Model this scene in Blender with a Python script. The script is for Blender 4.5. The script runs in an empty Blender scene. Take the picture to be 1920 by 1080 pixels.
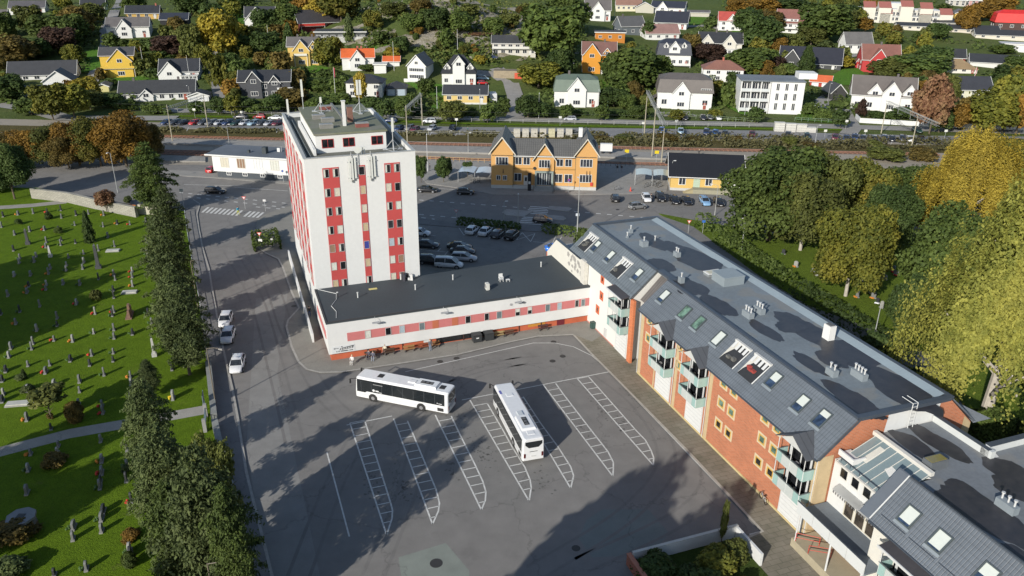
import bpy, bmesh, math, random
from mathutils import Vector, Matrix, noise
R=math.radians; sin=math.sin; cos=math.cos; PI=math.pi
random.seed(7)
S=bpy.context.scene; COL=S.collection
# ------------------------------------------------------------------ camera
H=53.0; FPX=1490.0; PITCH=R(23.7); ROLL=R(0.6)
cd=bpy.data.cameras.new('camera'); cam=bpy.data.objects.new('camera',cd); COL.objects.link(cam); S.camera=cam
cd.sensor_width=36; cd.lens=FPX/1920*36; cd.clip_end=3000; cd.clip_start=1
AF=Vector((0,cos(PITCH),-sin(PITCH))); _u=Vector((0,sin(PITCH),cos(PITCH))); _x=Vector((1,0,0))
AR=_x*cos(ROLL)+_u*sin(ROLL); AU=_u*cos(ROLL)-_x*sin(ROLL)
cam.matrix_world=Matrix(((AR.x,AU.x,-AF.x,0),(AR.y,AU.y,-AF.y,0),(AR.z,AU.z,-AF.z,H),(0,0,0,1)))
# ------------------------------------------------------------------ sky, sun, exposure
SUN_AZ=33.0; SUN_EL=23.8      # shadows run towards +Y turned 33 deg to +X
w=bpy.data.worlds.new('World'); S.world=w; w.use_nodes=True
nt=w.node_tree; bg=nt.nodes['Background']; sk=nt.nodes.new('ShaderNodeTexSky'); sk.sky_type='NISHITA'; sk.sun_disc=False
sk.sun_elevation=R(SUN_EL); sk.sun_rotation=R(180+SUN_AZ); sk.air_density=1.0; sk.dust_density=0.6; sk.ozone_density=1.2
nt.links.new(sk.outputs[0],bg.inputs[0]); bg.inputs[1].default_value=0.1
sl=bpy.data.lights.new('sun','SUN'); so=bpy.data.objects.new('sun',sl); COL.objects.link(so)
sl.energy=4.2; sl.angle=R(0.55); sl.color=(1.0,0.945,0.86)
sd=Vector((sin(R(SUN_AZ))*cos(R(SUN_EL)),cos(R(SUN_AZ))*cos(R(SUN_EL)),-sin(R(SUN_EL))))
so.rotation_euler=sd.to_track_quat('-Z','Y').to_euler()
S.view_settings.view_transform='Standard'; S.view_settings.look='None'; S.view_settings.exposure=0.48; S.view_settings.gamma=1
S.cycles.use_denoising=True; S.cycles.max_bounces=5; S.cycles.diffuse_bounces=2; S.cycles.transparent_max_bounces=8
# ------------------------------------------------------------------ plan geometry: U,W are the axes of the bus station's buildings
TH=R(20.15); UX,UY=cos(TH),sin(TH)
def XY(u,w): return (u*UX-w*UY, u*UY+w*UX)
def sm(a,b,t):
    t=max(0,min(1,(t-a)/(b-a))); return t*t*(3-2*t)
def T(x,y):
    z=.066*max(0,y-264)
    if y>264: z-=.066*8*(1-math.exp(-(y-264)/8.))
    g=math.exp(-((x+38)/62)**2-((y-400)/62)**2)
    z+=17*g*sm(285,330,y)
    g2=math.exp(-((x+190)/60)**2-((y-430)/60)**2); z+=6*g2
    return z
def ray(px,py):
    return AR*((px-960)/FPX)-AU*((py-540)/FPX)+AF
def G(px,py,z=0.0):
    d=ray(px,py); t=(H-z)/-d.z; return (d.x*t,d.y*t)
def GT(px,py):
    d=ray(px,py); t=(H)/-d.z if d.z<-.02 else 900
    if d.y*t<266: return (d.x*t,d.y*t,0.0)
    a=200.0
    while a<1500:
        if H+d.z*a<=T(d.x*a,d.y*a): break
        a+=2
    lo,hi=a-2,a
    for _ in range(12):
        m=(lo+hi)/2
        if H+d.z*m<=T(d.x*m,d.y*m): hi=m
        else: lo=m
    return (d.x*hi,d.y*hi,T(d.x*hi,d.y*hi))
def PJ(x,y,z):
    v=Vector((x,y,z-H)); c=v.dot(AF); return (960+FPX*v.dot(AR)/c, 540-FPX*v.dot(AU)/c, c)
def ZS(x,y,py,z0=0):      # height above the plan point at which the picture row is py
    lo,hi=z0-5,z0+70
    for _ in range(40):
        m=(lo+hi)/2
        if PJ(x,y,m)[1]>py: lo=m
        else: hi=m
    return m
# ------------------------------------------------------------------ materials
_M={}
def _new(n):
    m=bpy.data.materials.new(n); m.use_nodes=True; t=m.node_tree; b=t.nodes['Principled BSDF']; return m,t,b
def _nz(t,scale,det=4,co='Object',rough=.6):
    tc=t.nodes.new('ShaderNodeTexCoord'); n=t.nodes.new('ShaderNodeTexNoise'); n.inputs['Scale'].default_value=scale; n.inputs['Detail'].default_value=det; n.inputs['Roughness'].default_value=rough
    t.links.new(tc.outputs[co],n.inputs['Vector']); return n
def _ramp(t,src,stops):
    r=t.nodes.new('ShaderNodeValToRGB'); e=r.color_ramp.elements
    while len(e)<len(stops): e.new(.5)
    for i,(p,c) in enumerate(stops): e[i].position=p; e[i].color=(*c,1)
    t.links.new(src,r.inputs[0]); return r
def _mix(t,f,a,b,mode='MIX'):
    m=t.nodes.new('ShaderNodeMix'); m.data_type='RGBA'; m.blend_type=mode
    for s,i in ((f,0),(a,6),(b,7)):
        if hasattr(s,'links'): t.links.new(s,m.inputs[i])
        elif isinstance(s,(int,float)): m.inputs[i].default_value=s
        else: m.inputs[i].default_value=(*s,1)
    return m.outputs[2]
def _bump(t,b,src,st=.3,d=.05):
    n=t.nodes.new('ShaderNodeBump'); n.inputs['Strength'].default_value=st; n.inputs['Distance'].default_value=d
    t.links.new(src,n.inputs['Height']); t.links.new(n.outputs[0],b.inputs['Normal'])
def paint(c,rough=.75,var=.12,scale=.8,metal=0,bump=0,dirt=0):
    q=max(c); c=tuple(round(x*(1 if q<.45 else (.45+(q-.45)*.42)/q),4) for x in c)
    k=('p',c,rough,var,scale,metal,bump,dirt)
    if k in _M: return _M[k]
    m,t,b=_new('paint'); n=_nz(t,scale,6); n2=_nz(t,scale*9,3)
    lo=tuple(x*(1-var) for x in c); hi=tuple(min(1,x*(1+var)) for x in c)
    r=_ramp(t,n.outputs[0],[(.3,lo),(.7,hi)]).outputs[0]
    r=_mix(t,.35,r,_ramp(t,n2.outputs[0],[(.35,lo),(.65,hi)]).outputs[0])
    if dirt:
        n3=_nz(t,.25,8); f=_ramp(t,n3.outputs[0],[(.5,(0,0,0)),(.72,(dirt,)*3)]).outputs[0]
        r=_mix(t,f,r,tuple(x*.45 for x in c))
    t.links.new(r,b.inputs[0]); b.inputs['Roughness'].default_value=rough; b.inputs['Metallic'].default_value=metal
    if bump: _bump(t,b,n2.outputs[0],bump)
    _M[k]=m; return m
def gloss(c,rough=.25,coat=.6,metal=0):
    q=max(c); c=tuple(round(x*(1 if q<.5 else (.5+(q-.5)*.5)/q),4) for x in c)
    k=('g',c,rough,metal)
    if k in _M: return _M[k]
    m,t,b=_new('gloss'); n=_nz(t,3,3); r=_ramp(t,n.outputs[0],[(.3,tuple(x*.93 for x in c)),(.7,c)]).outputs[0]
    t.links.new(r,b.inputs[0]); b.inputs['Roughness'].default_value=rough; b.inputs['Coat Weight'].default_value=coat; b.inputs['Metallic'].default_value=metal
    _M[k]=m; return m
def glass(c=(.03,.035,.04),rough=.08):
    k=('gl',c)
    if k in _M: return _M[k]
    m,t,b=_new('window_glass'); n=_nz(t,1.3,2); r=_ramp(t,n.outputs[0],[(.35,tuple(x*.5 for x in c)),(.65,tuple(x*1.4 for x in c))]).outputs[0]
    t.links.new(r,b.inputs[0]); b.inputs['Roughness'].default_value=rough; b.inputs['Specular IOR Level'].default_value=.7
    _M[k]=m; return m
def lay(kind,*a):
    k=(kind,)+a
    if k in _M: return _M[k]
    m,t,b=_new(kind)
    if kind=='asphalt':
        c,=a; n=_nz(t,.045,8); n2=_nz(t,.5,6); n3=_nz(t,14,3)
        r=_ramp(t,n.outputs[0],[(.3,tuple(x*.72 for x in c)),(.5,c),(.7,tuple(x*1.26 for x in c))]).outputs[0]
        r=_mix(t,.5,r,_ramp(t,n2.outputs[0],[(.3,tuple(x*.6 for x in c)),(.7,tuple(x*1.3 for x in c))]).outputs[0])
        r=_mix(t,.45,r,_ramp(t,n3.outputs[0],[(.3,tuple(x*.6 for x in c)),(.7,tuple(x*1.4 for x in c))]).outputs[0])
        v=t.nodes.new('ShaderNodeTexVoronoi'); v.feature='DISTANCE_TO_EDGE'; v.inputs['Scale'].default_value=.09
        tc=t.nodes.new('ShaderNodeTexCoord'); nn=_nz(t,.7,4); ad=t.nodes.new('ShaderNodeVectorMath'); ad.operation='MULTIPLY_ADD'; ad.inputs[1].default_value=(2.5,)*3
        t.links.new(nn.outputs[1],ad.inputs[0]); t.links.new(tc.outputs['Object'],ad.inputs[2]); t.links.new(ad.outputs[0],v.inputs['Vector'])
        f=_ramp(t,v.outputs['Distance'],[(.0,(.45,)*3),(.009,(0,)*3)]).outputs[0]
        r=_mix(t,f,r,tuple(x*.4 for x in c))
        st=_nz(t,.16,9,rough=.7); r=_mix(t,_ramp(t,st.outputs[0],[(.56,(0,)*3),(.7,(.45,)*3)]).outputs[0],r,tuple(x*.6 for x in c))
        t.links.new(r,b.inputs[0]); b.inputs['Roughness'].default_value=.9; _bump(t,b,n3.outputs[0],.25,.02)
    elif kind=='grass':
        c,c2=a; n=_nz(t,.06,8); n2=_nz(t,.8,6,rough=.7); n3=_nz(t,6,4,rough=.8)
        r=_ramp(t,n.outputs[0],[(.35,c),(.65,c2)]).outputs[0]
        r=_mix(t,.55,r,_ramp(t,n2.outputs[0],[(.3,tuple(x*.55 for x in c)),(.7,tuple(x*1.35 for x in c2))]).outputs[0])
        r=_mix(t,.5,r,_ramp(t,n3.outputs[0],[(.25,tuple(x*.35 for x in c)),(.75,tuple(x*1.6 for x in c2))]).outputs[0])
        n4=_nz(t,.35,8,rough=.75); f=_ramp(t,n4.outputs[0],[(.6,(0,)*3),(.72,(.6,)*3)]).outputs[0]
        r=_mix(t,f,r,(.12,.1,.04))
        t.links.new(r,b.inputs[0]); b.inputs['Roughness'].default_value=.95; b.inputs['Specular IOR Level'].default_value=.1; _bump(t,b,n3.outputs[0],.9,.25)
    elif kind=='soil':
        n=_nz(t,.03,9,rough=.7); n2=_nz(t,.5,8,rough=.75); n3=_nz(t,4,5,rough=.8)
        r=_ramp(t,n.outputs[0],[(.35,(.045,.075,.018)),(.5,(.075,.10,.024)),(.62,(.13,.115,.05))]).outputs[0]
        r=_mix(t,.5,r,_ramp(t,n2.outputs[0],[(.3,(.02,.035,.012)),(.55,(.08,.12,.03)),(.75,(.16,.14,.07))]).outputs[0])
        r=_mix(t,.4,r,_ramp(t,n3.outputs[0],[(.3,(.01,.02,.006)),(.7,(.16,.19,.06))]).outputs[0])
        t.links.new(r,b.inputs[0]); b.inputs['Roughness'].default_value=.95; b.inputs['Specular IOR Level'].default_value=.1; _bump(t,b,n2.outputs[0],1,.5)
    elif kind=='rock':
        n=_nz(t,.12,10,rough=.7); n2=_nz(t,1.2,8,rough=.75)
        r=_ramp(t,n.outputs[0],[(.3,(.07,.095,.03)),(.42,(.16,.145,.08)),(.52,(.27,.245,.2)),(.7,(.37,.34,.3))]).outputs[0]
        r=_mix(t,.5,r,_ramp(t,n2.outputs[0],[(.3,(.04,.05,.02)),(.45,(.17,.15,.09)),(.65,(.38,.35,.31))]).outputs[0])
        t.links.new(r,b.inputs[0]); b.inputs['Roughness'].default_value=.9; _bump(t,b,n2.outputs[0],1,.6)
    elif kind=='brick':       # c brick, c2 mortar, length, height
        c,c2,bl,bh=a; tc=t.nodes.new('ShaderNodeTexCoord'); sp=t.nodes.new('ShaderNodeSeparateXYZ'); t.links.new(tc.outputs['Object'],sp.inputs[0])
        ad=t.nodes.new('ShaderNodeMath'); t.links.new(sp.outputs[0],ad.inputs[0]); t.links.new(sp.outputs[1],ad.inputs[1])
        cb=t.nodes.new('ShaderNodeCombineXYZ'); t.links.new(ad.outputs[0],cb.inputs[0]); t.links.new(sp.outputs[2],cb.inputs[1])
        br=t.nodes.new('ShaderNodeTexBrick'); t.links.new(cb.outputs[0],br.inputs['Vector']); br.inputs['Scale'].default_value=1
        br.inputs['Color1'].default_value=(*[x*.8 for x in c],1); br.inputs['Color2'].default_value=(*[x*1.2 for x in c],1); br.inputs['Mortar'].default_value=(*c2,1)
        br.inputs['Brick Width'].default_value=bl; br.inputs['Row Height'].default_value=bh; br.inputs['Mortar Size'].default_value=bh*.12
        n=_nz(t,.5,6); r=_mix(t,.35,br.outputs[0],_ramp(t,n.outputs[0],[(.3,tuple(x*.75 for x in c)),(.7,tuple(min(1,x*1.2) for x in c))]).outputs[0])
        t.links.new(r,b.inputs[0]); b.inputs['Roughness'].default_value=.9; _bump(t,b,br.outputs[1],-.4,.02)
    elif kind=='paver':
        c,sx,sy=a; tc=t.nodes.new('ShaderNodeTexCoord'); mp=t.nodes.new('ShaderNodeMapping'); mp.inputs['Rotation'].default_value=(0,0,-TH); t.links.new(tc.outputs['Object'],mp.inputs[0])
        br=t.nodes.new('ShaderNodeTexBrick'); t.links.new(mp.outputs[0],br.inputs['Vector']); br.inputs['Scale'].default_value=1
        br.inputs['Color1'].default_value=(*[x*.85 for x in c],1); br.inputs['Color2'].default_value=(*[x*1.15 for x in c],1); br.inputs['Mortar'].default_value=(*[x*.42 for x in c],1)
        br.inputs['Brick Width'].default_value=sx; br.inputs['Row Height'].default_value=sy; br.inputs['Mortar Size'].default_value=.035
        n=_nz(t,.35,8,rough=.7); r=_mix(t,.5,br.outputs[0],_ramp(t,n.outputs[0],[(.35,(c[0]*.5,c[1]*.55,c[2]*.42)),(.65,tuple(x*1.25 for x in c))]).outputs[0])
        t.links.new(r,b.inputs[0]); b.inputs['Roughness'].default_value=.9
    elif kind=='ribs':        # roofing: ribs every p metres across local Y (ax=1) or X, courses along the slope
        c,ax,p,q=a; tc=t.nodes.new('ShaderNodeTexCoord'); sp=t.nodes.new('ShaderNodeSeparateXYZ'); t.links.new(tc.outputs['Object'],sp.inputs[0])
        def saw(src,per,w0):
            d=t.nodes.new('ShaderNodeMath'); d.operation='DIVIDE'; d.inputs[1].default_value=per; t.links.new(src,d.inputs[0])
            f=t.nodes.new('ShaderNodeMath'); f.operation='FRACT'; t.links.new(d.outputs[0],f.inputs[0])
            return _ramp(t,f.outputs[0],[(0,(0,)*3),(w0*.5,(0,)*3),(w0,(1,)*3)]).outputs[0]
        s1=saw(sp.outputs[ax],p,.28); s2=saw(sp.outputs[2],q,.25)
        n=_nz(t,.3,6); r=_ramp(t,n.outputs[0],[(.3,tuple(x*.85 for x in c)),(.7,tuple(x*1.15 for x in c))]).outputs[0]
        r=_mix(t,s1,tuple(x*.68 for x in c),r); r=_mix(t,s2,_mix(t,.17,r,(0,0,0)),r)
        t.links.new(r,b.inputs[0]); b.inputs['Roughness'].default_value=.55; _bump(t,b,s1,.6,.04)
    elif kind=='felt':        # flat roof covering with dried puddle marks
        c,wet=a; n=_nz(t,.12,7); n2=_nz(t,3,4)
        r=_ramp(t,n.outputs[0],[(.3,tuple(x*.8 for x in c)),(.7,tuple(x*1.2 for x in c))]).outputs[0]
        r=_mix(t,.3,r,_ramp(t,n2.outputs[0],[(.3,tuple(x*.7 for x in c)),(.7,tuple(x*1.3 for x in c))]).outputs[0])
        if wet:
            n3=_nz(t,.28,3,rough=.45); r=_mix(t,_ramp(t,n3.outputs[0],[(.54,(0,)*3),(.6,(.45,)*3)]).outputs[0],r,(.2,.19,.165))
        t.links.new(r,b.inputs[0]); b.inputs['Roughness'].default_value=.75; _bump(t,b,n2.outputs[0],.2,.02)
    elif kind=='leaf':
        c,c2,c3=a; n=_nz(t,.9,3,'Object'); oi=t.nodes.new('ShaderNodeObjectInfo'); n2=_nz(t,9,2)
        r=_ramp(t,n.outputs[0],[(.36,c),(.5,c2),(.64,c3)]).outputs[0]
        r=_mix(t,.5,r,_ramp(t,n2.outputs[0],[(.3,tuple(x*.5 for x in c)),(.7,tuple(min(1,x*1.45) for x in c3))]).outputs[0])
        hs=t.nodes.new('ShaderNodeHueSaturation'); mr=t.nodes.new('ShaderNodeMapRange'); mr.inputs[3].default_value=.75; mr.inputs[4].default_value=1.2
        t.links.new(oi.outputs['Random'],mr.inputs[0]); t.links.new(mr.outputs[0],hs.inputs['Value']); t.links.new(r,hs.inputs['Color'])
        d=b; d.inputs['Roughness'].default_value=.7; d.inputs['Specular IOR Level'].default_value=.25; t.links.new(hs.outputs[0],d.inputs[0])
        tr=t.nodes.new('ShaderNodeBsdfTranslucent'); t.links.new(hs.outputs[0],tr.inputs[0]); ms=t.nodes.new('ShaderNodeMixShader'); ms.inputs[0].default_value=.28
        t.links.new(d.outputs[0],ms.inputs[1]); t.links.new(tr.outputs[0],ms.inputs[2]); t.links.new(ms.outputs[0],t.nodes['Material Output'].inputs[0])
    _M[k]=m; return m
ASPH=(.172,.165,.155)
WHITE=(.76,.77,.74)
# ------------------------------------------------------------------ mesh builder
class MB:
    def __init__(s): s.v=[]; s.f=[]; s.m=[]
    def add(s,vs,fs,mi=0):
        o=len(s.v); s.v+=[tuple(v) for v in vs]; s.f+=[tuple(i+o for i in f) for f in fs]; s.m+=[mi]*len(fs); return s
    def box(s,x0,x1,y0,y1,z0,z1,mi=0,top=0):
        t=top
        return s.add([(x0,y0,z0),(x1,y0,z0),(x1,y1,z0),(x0,y1,z0),(x0+t,y0+t,z1),(x1-t,y0+t,z1),(x1-t,y1-t,z1),(x0+t,y1-t,z1)],
          [(3,2,1,0),(4,5,6,7),(0,1,5,4),(1,2,6,5),(2,3,7,6),(3,0,4,7)],mi)
    def prism(s,pts,z0,z1,mi=0):      # vertical prism over a plan polygon (ccw)
        n=len(pts); return s.add([(*p,z0) for p in pts]+[(*p,z1) for p in pts],[tuple(range(n-1,-1,-1)),tuple(range(n,2*n))]+[(i,(i+1)%n,(i+1)%n+n,i+n) for i in range(n)],mi)
    def ext(s,pts,a,b,mi=0):          # profile (y,z) polygon extruded along x from a to b
        n=len(pts); return s.add([(a,*p) for p in pts]+[(b,*p) for p in pts],[tuple(range(n)),tuple(range(2*n-1,n-1,-1))]+[(i+n,(i+1)%n+n,(i+1)%n,i) for i in range(n)],mi)
    def exty(s,pts,a,b,mi=0):         # profile (x,z) extruded along y
        n=len(pts); return s.add([(p[0],a,p[1]) for p in pts]+[(p[0],b,p[1]) for p in pts],[tuple(range(n-1,-1,-1)),tuple(range(n,2*n))]+[(i,(i+1)%n,(i+1)%n+n,i+n) for i in range(n)],mi)
    def cyl(s,p,q,r0,r1=None,n=8,mi=0):
        r1=r0 if r1 is None else r1; p=Vector(p); q=Vector(q); d=(q-p).normalized(); a=d.orthogonal().normalized(); b=d.cross(a)
        vs=[p+(a*cos(2*PI*i/n)+b*sin(2*PI*i/n))*r0 for i in range(n)]+[q+(a*cos(2*PI*i/n)+b*sin(2*PI*i/n))*r1 for i in range(n)]
        return s.add(vs,[tuple(range(n-1,-1,-1)),tuple(range(n,2*n))]+[(i,(i+1)%n,(i+1)%n+n,i+n) for i in range(n)],mi)
    def ball(s,c,r,n=8,k=5,mi=0,sz=1):
        vs=[(c[0],c[1],c[2]-r*sz)]+[(c[0]+r*sin(PI*j/k)*cos(2*PI*i/n),c[1]+r*sin(PI*j/k)*sin(2*PI*i/n),c[2]-r*sz*cos(PI*j/k)) for j in range(1,k) for i in range(n)]+[(c[0],c[1],c[2]+r*sz)]
        fs=[(0,1+(i+1)%n,1+i) for i in range(n)]
        for j in range(k-2): fs+=[(1+j*n+i,1+j*n+(i+1)%n,1+(j+1)*n+(i+1)%n,1+(j+1)*n+i) for i in range(n)]
        l=len(vs)-1; o=1+(k-2)*n; fs+=[(o+i,o+(i+1)%n,l) for i in range(n)]
        return s.add(vs,fs,mi)
    def mesh(s,name,mats):
        me=bpy.data.meshes.new(name); me.from_pydata(s.v,[],s.f)
        for m in (mats if isinstance(mats,(list,tuple)) else [mats]): me.materials.append(m)
        if any(s.m): me.polygons.foreach_set('material_index',s.m)
        me.update(); return me
    def obj(s,name,mats,parent=None,smooth=False,loc=None,rz=0):
        me=s.mesh(name,mats)
        if smooth: me.polygons.foreach_set('use_smooth',[True]*len(me.polygons))
        return put(name,me,parent,loc,rz)
def put(name,me,parent=None,loc=None,rz=0):
    o=bpy.data.objects.new(name,me); COL.objects.link(o)
    if parent: o.parent=parent
    if loc: o.location=loc
    if rz: o.rotation_euler=(0,0,rz)
    return o
def tag(o,label=None,cat=None,group=None,kind=None):
    if label: o['label']=label
    if cat: o['category']=cat
    if group: o['group']=group
    if kind: o['kind']=kind
    return o
def thing(name,label,cat,loc=(0,0,0),rz=0,group=None):
    o=bpy.data.objects.new(name,None); COL.objects.link(o); o.location=loc; o.rotation_euler=(0,0,rz); o.empty_display_size=.3
    return tag(o,label,cat,group)
def copy_tree(o,parent=None):
    c=o.copy(); COL.objects.link(c); c.parent=parent
    for ch in list(o.children): copy_tree(ch,c)
    return c
def struct(o): o['kind']='structure'; return o
LAB={}      # label -> count, for words that single things out
ORD=['','second ','third ','fourth ','fifth ','sixth ','seventh ','eighth ','ninth ','tenth ','eleventh ','twelfth ','thirteenth ','fourteenth ','fifteenth ','sixteenth ','seventeenth ','eighteenth ','nineteenth ','twentieth ','twenty-first ','twenty-second ','twenty-third ','twenty-fourth ','twenty-fifth ']
LM=[]       # landmarks: (px, py, phrase)
PEND=[]     # things waiting for a label: (obj, look, px, py)
def later(o,look,px,py,dom=''): PEND.append((o,look,px,py,dom))
def near(px,py,dom):
    b=None
    for (x,y,ph,d) in LM:
        if d!=dom: continue
        q=math.hypot(x-px,(y-py)*1.6)
        if b is None or q<b[0]: b=(q,x,y,ph)
    return b
def resolve():
    g={}
    for (o,look,px,py,dom) in PEND:
        q,x,y,ph=near(px,py,dom); dx,dy=px-x,(py-y)*1.6
        rel='behind' if dy<-abs(dx) else 'in front of' if dy>abs(dx) else 'beside'
        g.setdefault((look,rel,ph),[]).append((q,o))
    for (look,rel,ph),l in g.items():
        l.sort(key=lambda t:t[0])
        for i,(q,o) in enumerate(l):
            o['label']=f"{ORD[i]}{look} {rel} {ph}" if i==0 else f"{look}, {ORD[min(i,24)]}one out {rel} {ph}"
def flat(name,pts,z,mat,world=False,sub=0):   # a level sheet from picture points (on plane z) or world points
    P=pts if world else [G(x,y,z) for x,y in pts]
    bm=bmesh.new(); vs=[bm.verts.new((p[0],p[1],z)) for p in P]; f=bm.faces.new(vs); bm.normal_update()
    if f.normal.z<0: f.normal_flip()
    bmesh.ops.triangulate(bm,faces=bm.faces[:]); me=bpy.data.meshes.new(name); bm.to_mesh(me); bm.free(); me.materials.append(mat)
    return struct(put(name,me))
def slab(name,pts,z0,z1,mat,world=False):     # raised pavement with a real kerb step
    P=pts if world else [G(x,y,z1) for x,y in pts]
    A=sum(P[i][0]*P[(i+1)%len(P)][1]-P[(i+1)%len(P)][0]*P[i][1] for i in range(len(P)))
    if A<0: P=P[::-1]
    bm=bmesh.new(); lo=[bm.verts.new((p[0],p[1],z0)) for p in P]; hi=[bm.verts.new((p[0],p[1],z1)) for p in P]; n=len(P)
    t=bm.faces.new(hi)
    for i in range(n): bm.faces.new((lo[i],lo[(i+1)%n],hi[(i+1)%n],hi[i]))
    bmesh.ops.triangulate(bm,faces=[t]); me=bpy.data.meshes.new(name); bm.to_mesh(me); bm.free(); me.materials.append(mat)
    return struct(put(name,me))
def ribbon(name,pts,wd,mat,dz=.12,world=False,step=3.0,z=None,taper=None):  # strip draped on the terrain
    P=[(Vector(p[:2]) if world else Vector((GT(*p)[:2] if z is None else G(p[0],p[1],z)))) for p in pts]
    Q=[]
    for a,b in zip(P,P[1:]):
        n=max(1,int((b-a).length/step)); Q+=[a+(b-a)*i/n for i in range(n)]
    Q.append(P[-1]); vs=[];fs=[]
    for i,p in enumerate(Q):
        d=(Q[min(i+1,len(Q)-1)]-Q[max(i-1,0)]).normalized(); nrm=Vector((-d.y,d.x))
        for k in (-1,-.33,.33,1):
            c=p+nrm*wd/2*k; vs.append((c.x,c.y,(T(c.x,c.y)+dz) if z is None else z))
        if i: fs+=[(i*4-4+k,i*4-3+k,i*4+1+k,i*4+k) for k in range(3)]
    m=MB().add([v for v in vs],[f[::-1] for f in fs]); return m.obj(name,mat)
def patch(name,pts,mat,dz=.1):               # lawn draped on the hill
    P=[GT(*p)[:2] for p in pts]; bm=bmesh.new(); f=bm.faces.new([bm.verts.new((p[0],p[1],0)) for p in P]); bm.normal_update()
    if f.normal.z<0: f.normal_flip()
    bmesh.ops.triangulate(bm,faces=bm.faces[:])
    for _ in range(3): bmesh.ops.subdivide_edges(bm,edges=bm.edges[:],cuts=1,use_grid_fill=True)
    for v in bm.verts: v.co.z=T(v.co.x,v.co.y)+dz
    me=bpy.data.meshes.new(name); bm.to_mesh(me); bm.free(); me.materials.append(mat); return struct(put(name,me))
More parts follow.
